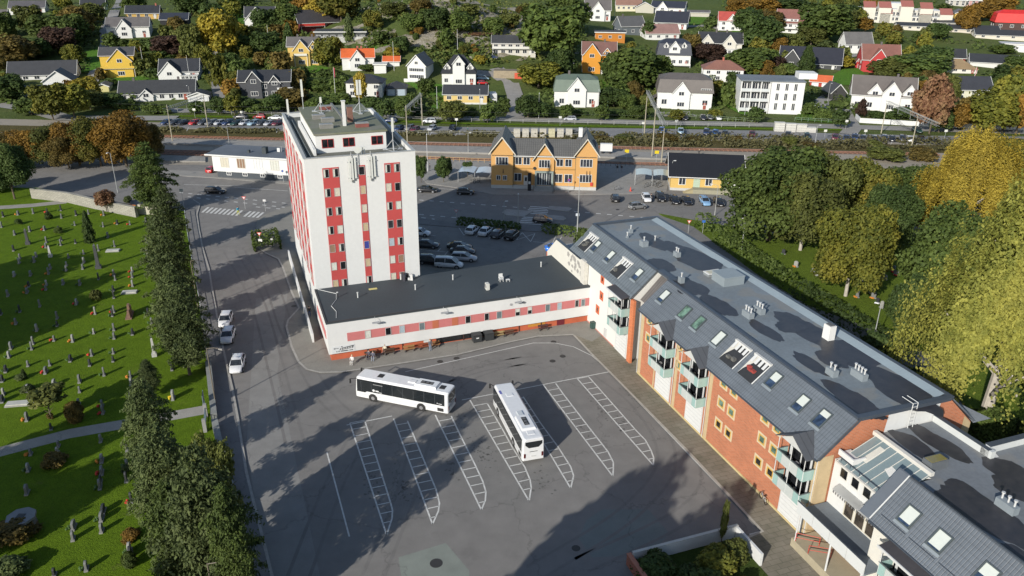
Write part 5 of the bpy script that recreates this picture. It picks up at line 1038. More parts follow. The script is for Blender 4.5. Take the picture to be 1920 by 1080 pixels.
    m.obj('steps',paint((.25,.22,.14),.95,.25,2),s); f=UB()
    for a in (37.4,39.4): 
        for x0,z0,x1,z1 in ((43.9,.1,43.9,1.1),(43.9,1.1,45.8,1.9),(45.8,1.0,45.8,1.9),(43.9,.6,45.8,1.4)): f.cyl((x0,a,z0),(x1,a,z1),.035,.035,5)
    f.obj('handrail',paint((.42,.05,.03),.5,.1,1),s)
    for k,(a,b) in enumerate(((46.5,45.2),(44.7,43.6))):
        s=uthing('handrail','red bent handrail on the ramp below the terrace, '+('next to the brick corner' if k==0 else 'next to the steps'),'handrail',45.95,a,.95); f=UB(); 
        for p,q in (((45.95,a,0),(45.95,a,1.0)),((45.95,a,1.0),(47.6,b,1.0)),((47.6,b,1.0),(47.6,b,0)),((45.95,a,.5),(47.6,b,.5))): f.cyl(p,q,.035,.035,5)
        f.obj('rail',paint((.42,.05,.03),.5,.1,1),s)
    # planter court at the bottom edge
    s=uthing('garden_wall','white rendered wall around the planted court','wall',30.6,49.9)
    UB().box(30.4,41.4,49.6,49.85,0,1.5).obj('wall',WW,s); UB().box(41.4,41.65,45.6,49.85,0,1.5).obj('wall',WW,s); UB().box(30.35,41.7,49.57,49.88,1.5,1.56).obj('coping',paint((.45,.44,.4),.8,.1,1),s)
    s=uthing('garden_wall','low red brick wall at the corner of the planted court','wall',30.2,44); UB().box(29.9,30.25,38,50.0,0,1.25).obj('wall',lay('brick',(.33,.10,.06),(.3,.2,.15),.5,.17),s); UB().box(29.85,30.3,38,50.0,1.25,1.32).obj('coping',paint((.4,.16,.1),.8,.1,1),s)
    o=flat('planting_soil',[XY(30.3,30),XY(41.4,30),XY(41.4,49.6),XY(30.3,49.6)],.13,lay('grass',(.03,.05,.012),(.06,.09,.02)),True)
    # bicycle leaning by the brick wall, green bin
    u,w_=UWz(1430,940,.11); bike(XY(u,w_),R(100),'black and grey bicycle parked by the brick wall of the flats')
    u,w_=UWz(1111,616,.11); s=uthing('waste_bin','dark green bin by the white wall of the flats','bin',u,w_,.11); UB().box(u-.3,u+.3,w_-.3,w_+.3,.1,1.0,0,-.03).obj('body',paint((.03,.07,.06),.6,.1,1),s); UB().box(u-.35,u+.35,w_-.35,w_+.35,1.0,1.1).obj('lid',paint((.02,.05,.04),.5),s)
    s=uthing('wall_box','small grey cabinet on the white wall beside the green bin','cabinet',48.05,91.7,.4); UB().box(47.95,48.08,91.3,92.0,0,1.3).obj('cabinet',FR,s); UB().box(47.94,47.95,91.35,91.95,.1,1.2).obj('door',paint((.5,.5,.48),.5),s)
def bike(loc,rz,label,z=.11):
    o=thing('bicycle',label,'bicycle',(loc[0],loc[1],z),rz); bk=paint((.02,.02,.02),.5,.1,1)
    for x in (-.52,.52):
        m=MB(); 
        for k in range(14): a=2*PI*k/14;b=2*PI*(k+1)/14; m.cyl((x+cos(a)*.33,0,.35+sin(a)*.33),(x+cos(b)*.33,0,.35+sin(b)*.33),.03,.03,4)
        m.obj('wheel',bk,o)
    m=MB(); 
    for a,b in (((-.52,0,.35),(-.1,0,.35)),((-.1,0,.35),(-.25,0,.85)),((-.52,0,.35),(-.25,0,.8)),((-.25,0,.8),(.35,0,.85)),((-.1,0,.35),(.35,0,.8)),((.35,0,.95),(.52,0,.35))): m.cyl(a,b,.03,.03,5)
    m.obj('bicycle_frame',paint((.2,.21,.22),.4,.1,1),o); MB().cyl((.35,-.28,1.0),(.35,.28,1.0),.025,.025,5).obj('handlebar',bk,o); MB().box(-.38,-.14,-.08,.08,.88,.94).obj('saddle',bk,o); return o
# ------------------------------------------------------------------ buses
def bus(x,y,rz,label,side_logo,v_window):
    o=thing('bus',label,'bus',(x,y,.012),rz); BW=gloss((.80,.81,.81),.3,.4); BG=gloss((.015,.018,.02),.08,.5); BK=paint(RUB,.7,.1,1)
    R0=[(-1.27,.34),(-1.275,1.2),(-1.23,2.7),(-1.15,2.98),(-.98,3.1),(.98,3.1),(1.15,2.98),(1.23,2.7),(1.275,1.2),(1.27,.34)]
    b=MB(); st=[(-6.28,.9,.97),(-6.2,.97,.99),(-5.95,1,1),(5.7,1,1),(6.05,.97,.985),(6.2,.9,.955)]; n=10
    for i,(xx,sy,sz) in enumerate(st): b.v+=[(xx+(.0 if z<2 else -.12*(i>=4)),yy*sy,.34+(z-.34)*sz) for yy,z in R0]
    for i in range(len(st)-1): b.f+=[(i*n+k,i*n+(k+1)%n,(i+1)*n+(k+1)%n,(i+1)*n+k)[::-1] for k in range(n)]
    b.f+=[tuple(range(n)),tuple(range(len(b.v)-1,len(b.v)-n-1,-1))]; b.m=[0]*len(b.f)
    body=b.obj('body',BW,o)
    def yz(z): return 1.275-.045*(z-1.2)/1.5 if z<=2.7 else 1.23-.28*(z-2.7)
    for s in (-1,1):
        g=MB(); z0,z1=1.3,2.84; zm=2.69; g.add([(-5.85,s*(yz(z0)+.014),z0),(4.6,s*(yz(z0)+.014),z0),(4.85,s*(yz(1.15)+.014),1.12),(5.98,s*(yz(1.15)*.99+.014),1.12),(5.93,s*(yz(zm)*.995+.014),zm),(-5.85,s*(yz(zm)+.014),zm),(5.9,s*(yz(z1)*.995+.014),z1),(-5.85,s*(yz(z1)+.014),z1)],[(0,1,2,3,4,5),(5,4,6,7)] if s<0 else [(5,4,3,2,1,0),(7,6,4,5)])
        w_=g.obj('side_window',BG,o); m=MB()
        for k in range(8): xx=-4.6+k*1.42; m.add([(xx,s*(yz(z0)+.022),z0),(xx+.05,s*(yz(z0)+.022),z0),(xx+.05,s*(yz(zm)+.022),zm),(xx,s*(yz(zm)+.022),zm)],[(0,1,2,3) if s<0 else (3,2,1,0)])
        m.obj('window_bar',paint((.05,.055,.06),.4,.1,1),w_)
        m=MB().box(-5.9,5.9,s*1.28-.008,s*1.28+.008,.78,.81); m.obj('trim_line',paint((.3,.31,.32),.5),body)
    for xx in (-2.75,3.8):
        for s in (-1,1):
            a=MB(); a.cyl((xx,s*.95,.5),(xx,s*1.288,.5),.6,.6,16); a.obj('wheel_arch',BK,o)
            w_=MB(); w_.cyl((0,-.16,0),(0,.16,0),.49,.49,18); wo=w_.obj('wheel',BK,o,False,(xx,s*1.16,.49)); MB().cyl((0,-.175,0),(0,.175,0),.27,.24,12).obj('rim',gloss((.4,.4,.41),.4,.2,.6),wo)
    g=MB(); g.add([(6.235,-1.05,1.05),(6.235,1.05,1.05),(6.09,1.02,2.75),(6.09,-1.02,2.75)],[(0,1,2,3)]); g.obj('windscreen',BG,o)
    g=MB(); V=[(-6.31,-.98,2.75),(-6.31,.98,2.75),(-6.31,.98,2.35),(-6.31,.55,1.95),(-6.31,-.55,1.95),(-6.31,-.98,2.35)] if v_window else [(-6.31,-1.05,2.78),(-6.31,1.05,2.78),(-6.31,1.02,1.9),(-6.31,.8,1.6),(-6.31,-.8,1.6),(-6.31,-1.02,1.9)]
    g.add(V,[(0,1,2,3,4,5)]); g.obj('rear_window',BG,o)
    for s in (-1,1): MB().box(-6.33,-6.24,s*1.02-.1,s*1.02+.1,.72,1.25).obj('taillight',paint((.08,.01,.01),.3,.2,4),o); MB().box(6.12,6.2,s*.9-.16,s*.9+.16,.62,.82).obj('headlight',gloss((.6,.62,.65),.1),o)
    MB().box(-6.32,-6.28,-.45,.45,1.42,1.47).obj('grille',BK,o); MB().box(-6.33,-6.28,-.26,.26,.78,.92).obj('number_plate',paint((.6,.6,.58),.5,.05),o)
    rear=MB()
    for k in range(5): rear.box(-6.305,-6.29,-.85,.85,.95+.09*k,.97+.09*k)
    if not v_window: rear.obj('louvre',paint((.3,.31,.32),.5),o)
    MB().box(-5.7,-4.9,1.285,1.3,.5,.95).obj('side_grille',BK,o); MB().box(-5.7,-4.9,-1.3,-1.285,.5,.95).obj('side_grille',BK,o)
    p=MB().box(-4.6,-1.7,-.85,.85,3.08,3.36,0,.12); pod=p.obj('roof_unit',BW,o); m=MB().box(-3.9,-2.3,-.28,.28,3.36,3.4); m.obj('fan_grille',BK,pod)
    for k in range(3): MB().cyl((-3.7+k*.55,0,3.4),(-3.7+k*.55,0,3.42),.2,.2,12).obj('fan',paint((.1,.1,.1),.5),pod)
    MB().box(-1.65,-.6,-.34,.34,3.1,3.22,0,.05).obj('roof_vent',gloss((.5,.53,.54) if v_window else (.8,.8,.8),.3,.3),o)
    for a in (-5.5,2.8): MB().box(a,a+.75,-.42,.42,3.1,3.15,0,.03).obj('roof_hatch',(BW if v_window else BK),o)
    for s in (-1,1): 
        m=MB(); m.cyl((6.0,s*1.15,2.85),(6.75,s*1.45,2.8),.05,.05,5); mo=m.obj('mirror_arm',BK,o); MB().box(6.68,6.82,s*1.45-.12,s*1.45+.12,2.2,2.8,0,.02).obj('mirror',BK,mo)
    if side_logo:
        m=MB(); m.cyl((3.65,1.262,1.62),(3.65,1.29,1.62),.17,.17,14); k=3.4
        m.box(2.95,3.4,1.262,1.285,1.5,1.68); m.box(2.5,2.9,1.262,1.285,1.4,1.48); m.obj('side_logo',paint((.7,.71,.71),.5),o)
        m=MB(); m.cyl((-4.9,1.262,1.55),(-4.9,1.285,1.55),.07,.07,10); m.box(-5.5,-5.05,1.262,1.285,1.46,1.54); m.obj('side_logo',paint((.7,.7,.7),.5),o)
        MB().box(2.4,3.7,1.25,1.27,2.42,2.5).obj('display_strip',paint((.25,.25,.25),.4),o)
    else: MB().box(3.6,4.4,.75,1.05,3.101,3.108).obj('roof_number',paint((.12,.13,.35),.5),o)
    return o
def build_buses():
    def fit(fl,fr,rr,rl,z=3.05):
        P=[Vector(G(*p,z)) for p in (fl,fr,rr,rl)]; c=(P[0]+P[1]+P[2]+P[3])/4; d=(P[0]+P[1])/2-(P[2]+P[3])/2; return c.x,c.y,math.atan2(d.y,d.x),d.length,(P[0]-P[1]).length
    a=fit((665.6,707.5),(683,689),(852.5,721),(837.5,739)); print('bus1',a); bus(a[0],a[1],a[2],'white bus with its black-glass side broadside across the yard','x',False)
    a=fit((923.8,719),(959.4,714),(1021.8,820),(980.8,828)); print('bus2',a); bus(a[0],a[1],a[2],'white bus parked in a marked bay with its rear towards the viewer',None,True)
# ------------------------------------------------------------------ houses
def hwin(par,face,a,z,w_,h,y=None,fr=None,gl=None,n='window',mull=1,x=None):
    """window on local walls: face S at y, N at y, E/W at x"""
    w_*=1.25; h*=1.2
    f=MB(); t=.12; d=.06
    def bx(m,a0,a1,z0,z1,d0,d1):
        if face=='S': m.box(a0,a1,y-d1,y-d0,z0,z1)
        elif face=='W': m.box(x-d1,x-d0,a0,a1,z0,z1)
        else: m.box(x+d0,x+d1,a0,a1,z0,z1)
    bx(f,a-w_/2,a+w_/2,z,z+t,0,d); bx(f,a-w_/2,a+w_/2,z+h-t,z+h,0,d); bx(f,a-w_/2,a-w_/2+t,z+t,z+h-t,0,d); bx(f,a+w_/2-t,a+w_/2,z+t,z+h-t,0,d)
    if w_>.9:
        k=max(1,round(w_/.75)-1)
        for i in range(k): c=a-w_/2+w_*(i+1)/(k+1); bx(f,c-.05,c+.05,z+t,z+h-t,0,d)
    o=f.obj(n,fr or WHT(),par); g=MB(); bx(g,a-w_/2+t,a+w_/2-t,z+t,z+h-t,-.01,.02); g.obj('pane',gl or DKG,o); return o
def WHT(): return paint((.78,.78,.75),.7,.03,1)
DKG=glass((.035,.04,.05))
def gable(par,x0,x1,y0,y1,z0,ze,za,wall,roof,trim,ov=.35,back=None,wins=True,wy=None):
    """front facing cross gable: wall box x0..x1 from y0, roof ridge along y running back to y1"""
    c=(x0+x1)/2; w_=MB().add([(x0,y0,z0),(x1,y0,z0),(x1,y0,ze),(c,y0,za),(x0,y0,ze),(x0,y1,z0),(x1,y1,z0),(x1,y1,ze),(c,y1,za),(x0,y1,ze)],[(0,1,2,3,4),(9,8,7,6,5),(1,6,7,2),(0,4,9,5)]).obj('gable_wall',wall,par)
    s=(za-ze)/((x1-x0)/2); r=MB()
    for sg in (-1,1):
        xe=c+sg*((x1-x0)/2+ov); zee=ze-s*ov; V=[(c,y0-ov,za+.02),(xe,y0-ov,zee+.02),(xe,y1,zee+.02),(c,y1,za+.02),(c,y0-ov,za+.2),(xe,y0-ov,zee+.2),(xe,y1,zee+.2),(c,y1,za+.2)]
        F=[(3,2,1,0),(4,5,6,7),(0,1,5,4),(1,2,6,5),(2,3,7,6)]; r.add(V,F if sg<0 else [f[::-1] for f in F])
    r.obj('gable_roof',roof,par)
    t=MB()
    for sg in (-1,1):
        xe=c+sg*((x1-x0)/2+ov); zee=ze-s*ov; t.add([(c,y0-ov-.05,za-.12),(xe,y0-ov-.05,zee-.12),(xe,y0-ov-.05,zee+.22),(c,y0-ov-.05,za+.24)],[(0,1,2,3) if sg>0 else (3,2,1,0)])
    t.obj('bargeboard',trim,par); return w_
def house(name,label,x0,x1,yb,ye,yr,style='side',wall=(.78,.78,.74),roof=(.05,.052,.055),dep=None,rot=0,gab=(),rows=(),chim=(),found=None,trim=None,extra=None,ov=.45,hs=1.0,lm=None,fl=None):
    """front base from x0 to x1 on picture row yb, eave row ye, ridge row yr; local frame: x along the front, y back, origin front centre"""
    px=(x0+x1)/2; X,Y,Z=GT(px,yb); c=PJ(X,Y,Z)[2]; W=(x1-x0)*c/FPX; h=max(2.0,ZS(X,Y,ye,Z)-Z)*hs
    dep=dep or max(6.0,min(10,W*.72)); az=R(rot)-math.atan2(X,Y)*.55
    o=thing(name,label,name.replace('_',' '),(X,Y,Z-.1),az); WM=paint(wall,.85,.04,.5,dirt=.1); RM=lay('ribs',roof,0,.32,.3) if W<22 else paint(roof,.75,.15,.6); TM=paint(trim or (.76,.76,.73),.7,.03,1)
    # ridge height from the picture row of the ridge
    if style=='front': rh=ZS(X,Y,yr,Z)-Z; 
    elif style=='flat': rh=h
    else:
        bx,by=X+sin(-az)*dep/2,Y+cos(az)*dep/2; rh=ZS(bx,by,yr,Z)-Z
    rh=max(h+.8,min(rh,h+6)) if style!='flat' else h
    w2=W/2
    MB().box(-w2,w2,0,dep,-2.2,h).obj('wall',WM,o)
    if found: MB().box(-w2-.06,w2+.06,-.06,dep+.06,-2.3,found[1] if len(found)>3 else .7).obj('foundation',paint(found[0] if isinstance(found[0],tuple) else found,.9,.1,1),o)
    def slabr(V,nm='roof',par=o):
        m=MB(); n=len(V); m.add([v for v in V]+[(v[0],v[1],v[2]+.18) for v in V],[tuple(range(n-1,-1,-1)),tuple(range(n,2*n))]+[(i,(i+1)%n,(i+1)%n+n,i+n) for i in range(n)]); return m
    if style=='side':
        s=(rh-h)/(dep/2); e=h-s*ov; m=slabr([(-w2-ov,-ov,e),(w2+ov,-ov,e),(w2+ov,dep/2,rh),(-w2-ov,dep/2,rh)]); b=slabr([(-w2-ov,dep/2,rh),(w2+ov,dep/2,rh),(w2+ov,dep+ov,e),(-w2-ov,dep+ov,e)]); m.add(b.v,b.f); R_=m.obj('roof',RM,o)
        g=MB().add([(-w2,0,h-.01),(-w2,dep,h-.01),(-w2,dep/2,rh),(w2,0,h-.01),(w2,dep,h-.01),(w2,dep/2,rh)],[(0,2,1),(3,4,5)]); g.obj('gable_end',WM,o)
        t=MB()
        for sx in (-1,1):
            xx=sx*(w2+ov); P=[(-ov-.02,e-.05),(dep/2,rh-.05),(dep/2,rh+.25),(-ov-.02,e+.22)]; t.add([(xx-.05,*p) for p in P]+[(xx+.05,*p) for p in P],[(0,1,2,3),(7,6,5,4),(3,2,6,7),(0,3,7,4)])
            P=[(dep+ov+.02,e-.05),(dep/2,rh-.05),(dep/2,rh+.25),(dep+ov+.02,e+.22)]; t.add([(xx-.05,*p) for p in P]+[(xx+.05,*p) for p in P],[(3,2,1,0),(4,5,6,7),(3,7,6,2)])
        t.box(-w2-ov,w2+ov,-ov-.08,-ov-.02,e-.02,e+.16); t.obj('bargeboard',TM,o)
    elif style=='front':
        s=(rh-h)/w2; gable(o,-w2,w2,0,dep,h-.02,h,rh,WM,RM,TM,ov); R_=o
    elif style in('hip','pyr'):
        k=min(w2*.98,dep/2*(1.0 if style=='hip' else 1)); kx=w2-k if style=='hip' else .1; e=h-.25
        A=(-w2-ov,-ov,e);B=(w2+ov,-ov,e);C=(w2+ov,dep+ov,e);D=(-w2-ov,dep+ov,e);E=(-kx,dep/2,rh);F_=(kx,dep/2,rh); A2,B2,C2,D2=[(p[0],p[1],e+.15) for p in (A,B,C,D)]
        R_=MB().add([A,B,C,D,A2,B2,C2,D2,E,F_],[(3,2,1,0),(0,1,5,4),(1,2,6,5),(2,3,7,6),(3,0,4,7),(4,5,9,8),(5,6,9),(6,7,8,9),(7,4,8)]).obj('roof',RM,o)
    elif style=='mans':
        e=h-.2; k=min(w2,dep/2)*.55; mz=h+(rh-h)*.72
        A=[(-w2-ov,-ov,e),(w2+ov,-ov,e),(w2+ov,dep+ov,e),(-w2-ov,dep+ov,e),(-w2+.35,.9,mz),(w2-.35,.9,mz),(w2-.35,dep-.9,mz),(-w2+.35,dep-.9,mz),(-w2+k+.6,dep/2,rh),(w2-k-.6,dep/2,rh)]
        R_=MB().add(A,[(3,2,1,0),(0,1,5,4),(1,2,6,5),(2,3,7,6),(3,0,4,7),(4,5,9,8),(5,6,9),(6,7,8,9),(7,4,8)]).obj('roof',RM,o)
    else:
        R_=MB().box(-w2-ov,w2+ov,-ov,dep+ov,h,h+.28).obj('roof',lay('felt',roof,0),o); MB().box(-w2-ov-.05,w2+ov+.05,-ov-.05,-ov,h-.05,h+.34).obj('fascia',TM,o)
    for fx in chim:
        cx=-w2+W*fx; cz=rh if style!='front' else rh; c_=MB().box(cx-.35,cx+.35,dep/2-.35,dep/2+.35,cz-.8,cz+1.1).obj('chimney',paint((.10,.09,.09) if fx<.9 and sum(roof)<.4 else (.3,.1,.07),.9,.2,2),R_)
    for (fx,gw,ab,yb2,cf) in gab:      # centre fraction, width px, apex picture row, projection m, from ground?
        gx=-w2+W*fx; gw_=gw*c/FPX; xa,ya=X+cos(az)*gx,Y+sin(az)*gx; za=max(h+.5,ZS(xa,ya,ab,Z)-Z)
        pr=yb2; zz=-1.5 if cf else h-.2; ze=max(h*.75,za-gw_*.62) if not cf or style!='flat' else h
        ze=min(ze,za-.6); g=gable(o,gx-gw_/2,gx+gw_/2,-pr,min(dep/2,dep*.5),zz,ze,za,WM,RM,TM,.3)
        nw=1; hwin(o,'S',gx,max(ze-.9,h*.62+.2) if ze>h-.5 else ze-.6,min(1.5,gw_*.4),1.15,y=-pr)
        if cf and h>3.5: hwin(o,'S',gx,.9,min(2.0,gw_*.55),1.3,y=-pr)
    gx0=[(-w2+W*g[0],g[1]*c/FPX/2+.3) for g in gab if g[4] or g[3]>0.3]
    for (zf,n,ww,hh) in rows:
        for i in range(n):
            a=-w2+W*(i+.5)/n; 
            if any(abs(a-g)<q+ww/2 for g,q in gx0): continue
            hwin(o,'S',a,h*zf,ww,hh,y=0)
        for xx,f in ((-w2,'W'),(w2,'E')):
            if (f=='E' and X<-5) or (f=='W' and X>5) or abs(X)<=5:
                for b in (dep*.28,dep*.7): hwin(o,f,b,h*zf,min(1.2,ww),hh,x=xx)
    if rows and style!='flat':
        dx=w2*.75; MB().box(dx-.5,dx+.5,-.05,0,.1,2.2).obj('door',paint((.25,.06,.04) if sum(wall)>1.5 else (.6,.6,.57),.6,.1,1),o) if not any(abs(dx-g)<q for g,q in gx0) and W>9 else None
    if extra: extra(o,w2,h,dep,rh,c/FPX,WM,RM,TM)
    if lm: LM.append((px,yb,lm,'hill'))
    return o
# ------------------------------------------------------------------ station, warehouse, white office
OCH=(.57,.32,.11)
def build_station():
    a=Vector(G(921,353));b=Vector(G(1117,358)); az=math.atan2(b.y-a.y,b.x-a.x); W=(b-a).length; k=W/24.5
    o=thing('railway_station','ochre wooden railway station with two pointed gables and grey roof','station',(a.x,a.y,.1),az)
    WM=paint(OCH,.85,.06,.5,dirt=.12); RM=lay('ribs',(.12,.118,.11),0,.5,.35); RD=lay('ribs',(.05,.055,.06),0,.5,.35); TM=paint((.62,.58,.48),.7,.05,1); TR=paint((.6,.6,.57),.6,.05,1)
    D=12.0; MB().box(.1,W-.1,.6,D-.2,0,7.9).obj('wall',WM,o); MB().box(-.03,W+.03,-.05,D+.05,0,.75).obj('foundation',paint((.42,.42,.4),.9,.1,1),o)
    m=MB(); m.add([(.2,.0,7.6),(W-.2,0,7.6),(W-.2,6,10.2),(.2,6,10.2),(.2,D,7.6),(W-.2,D,7.6),(.2,0,7.8),(W-.2,0,7.8),(W-.2,6,10.4),(.2,6,10.4),(.2,D,7.8),(W-.2,D,7.8)],[(3,2,1,0),(6,7,8,9),(9,8,11,10),(0,1,7,6),(2,3,4,5)]); m.obj('roof',RM,o)
    MB().box(5.2*k,19.5*k,-.12,0,7.55,7.75).obj('gutter',TR,o)
    for x0,x1,za,ze,y0,wd in ((0,5.1,11.9,8.7,0,1),(19.6,24.5,11.9,8.6,0,1),(10.1,14.6,10.6,7.4,.15,0)):
        gable(o,x0*k,x1*k,y0,D if wd else 6,0,ze,za,WM,RM,TM,.55)
    # windows
    def wn(x,z,w_,h,y=0): return hwin(o,'S',x*k,z,w_,h,y=y,fr=TR)
    wn(2.5,5.5,2.3,1.6); wn(1.7,1.9,.8,1.0); wn(3.2,1.9,.8,1.0); wn(12.35,5.0,2.1,1.6,.15); wn(22.0,5.4,2.3,1.6); wn(22.0,1.8,2.3,1.6)
    for x in (6.3,8.2): wn(x,5.5,1.3,1.5,.6)
    for x in (15.9,17.9): wn(x,5.3,1.3,1.5,.6)
    wn(6.2,1.6,1.4,1.6,.6); wn(15.7,1.5,1.5,1.7,.6); wn(18.0,1.5,1.5,1.7,.6)
    d=MB().box(7.6*k,8.6*k,.5,.6,.75,3.0).obj('door',TR,o); MB().box(7.85*k,8.35*k,.47,.5,1.7,2.6).obj('door_glass',DKG,d)
    MB().box(5.1*k,19.6*k,.5,.6,4.55,4.8).obj('string_course',paint((.34,.19,.05),.8),o)
    p=MB().box(10.2*k,14.5*k,-.35,.15,3.9,4.3).obj('portal',paint((.2,.24,.22),.7,.1,1),o)
    for x0,x1 in ((10.2,10.6),(14.1,14.5)): MB().box(x0*k,x1*k,-.35,.15,.4,3.9).obj('portal_pier',paint((.2,.24,.22),.7,.1,1),p)
    for i in range(3): hwin(o,'S',(11.3+i*1.1)*k,.9,1.05,2.7,y=.12,fr=paint((.4,.42,.4),.6,.05,1),n='entrance_door')
    s=MB()
    for i in range(4): s.box(10.0*k,14.6*k,-.5-.4*i,-.1-.4*i,-.1,.62-.16*i)
    s.obj('steps',paint((.3,.3,.28),.9,.15,1),o); m=MB()
    for x in (10.0,14.6): m.cyl((x*k,-1.9,.9),(x*k,-.2,1.5),.04,.04,5); m.cyl((x*k,-1.9,0),(x*k,-1.9,.9),.04,.04,5)
    m.obj('handrail',paint((.1,.1,.1),.5),o)
    MB().box(20.1*k,21.0*k,5,6.2,11.2,13.2).obj('chimney',paint((.72,.72,.7),.8,.05,1),o)
    for x in (2.8,22.2,22.9): MB().box(x*k-.1,x*k+.1,-.15,0,3.6,4.6,0,.06).obj('wall_lamp',paint((.05,.03,.02),.6),o)
    MB().cyl((10.1*k,-.1,4.9),(10.1*k,.05,4.9),.35,.35,14).obj('clock',paint((.03,.03,.03),.5),o)
    for x in (5.1,19.5): MB().cyl((x*k,-.08,.3),(x*k,-.08,8),.06,.06,6).obj('downpipe',paint((.2,.16,.08),.6),o)
    MB().box(23.1*k,23.7*k,-.25,-.02,1.1,1.9).obj('red_box',paint((.5,.05,.03),.6),o)
    q=thing('information_pillar','tall black information pillar in front of the station door','pillar',(*(a+(b-a)*.365-Vector((0,1.4))),.1),az); MB().box(-.4,.4,-.15,.15,0,4.2).obj('pillar',paint((.015,.015,.018),.4,.1,1),q); MB().box(-.25,.25,-.17,-.15,1.6,2.2).obj('notice',TR,q)
def build_west_office():
    a=Vector(G(407,332.6));b=Vector(G(541,341)); az=math.atan2(b.y-a.y,b.x-a.x); L=(b-a).length*1.25
    o=thing('office_building','low white building with dark plinth behind the tower block','building',(a.x,a.y,0),az); D=9.5; h=5.4
    MB().box(.2,L,.15,D-.2,0,1.6).obj('plinth',paint((.045,.055,.065),.7,.1,1),o); MB().box(-.6,L,0,D,1.55,h).obj('wall',WW,o)
    r=MB().box(-2.2,L+.3,-.35,D+.3,h,h+.25).obj('roof',lay('felt',(.1,.115,.135),0),o); MB().box(-2.25,L+.3,-.42,-.35,h-.05,h+.27).obj('fascia',WW,o)
    for i,x in enumerate((2.5,6.7,15.2)): hwin(o,'S',x,2.6,1.7,2.0,y=0,fr=paint((.5,.48,.42),.6,.05,1),gl=CURT[i%3])
    hwin(o,'S',11,2.5,1.8,2.2,y=0,fr=WW,gl=paint((.7,.71,.7),.7))
    for x in (3.2,7.3,11.8,16.2): hwin(o,'S',x,.7,1.0,.7,y=.15)
    for x,s,hh in ((7,.5,.6),(10.8,1.0,1.5),(16.5,.5,1.3)): MB().box(x,x+s,3,3+s*1.3,h+.25,h+.25+hh).obj('vent_box',paint((.03,.04,.045),.6,.1,1),r)
    s=MB(); s.cyl((14.6,5.5,h+.25),(14.6,5.5,h+1.6),.04,.04,5); s.box(13.6,14.3,5.2,5.5,h+.3,h+1.2); s.obj('roof_sign',WW,r)
def build_warehouse():
    def ex(o,w2,h,dep,rh,mp,WM,RM,TM):
        hwin(o,'S',-w2+2.6,h*.38,1.3,h*.48,y=0); hwin(o,'S',-w2+8.6,h*.38,1.3,h*.48,y=0)
        for x in (5.9,12.3): MB().box(-w2+x-.75,-w2+x+.75,-.06,0,h*.2,h*.82).obj('door',paint((.34,.42,.32),.7,.08,1),o)
        MB().box(-w2+13.6,-w2+16,-.06,0,h*.2,h*.92).obj('door',TM,o); MB().box(-w2+5.0,w2,-2.2,0,.0,1.05).obj('loading_dock',paint((.26,.25,.18),.9,.15,1),o)
        MB().add([(-w2+2.6,-2.2,0),(-w2+5,-2.2,0),(-w2+5,-2.2,1.05),(-w2+2.6,-.7,0),(-w2+5,-.7,0),(-w2+5,-.7,1.05)],[(0,1,2),(3,5,4),(0,2,5,3)]).obj('dock_ramp',paint((.3,.26,.15),.9,.15,1),o)
    house('goods_shed','long yellow goods shed with a black roof beside the station car park',1257,1388,359,329,289,'side',(.62,.42,.13),(.012,.013,.017),11,1.5,extra=ex,ov=.7,found=((.42,.42,.4),.7,0,0))
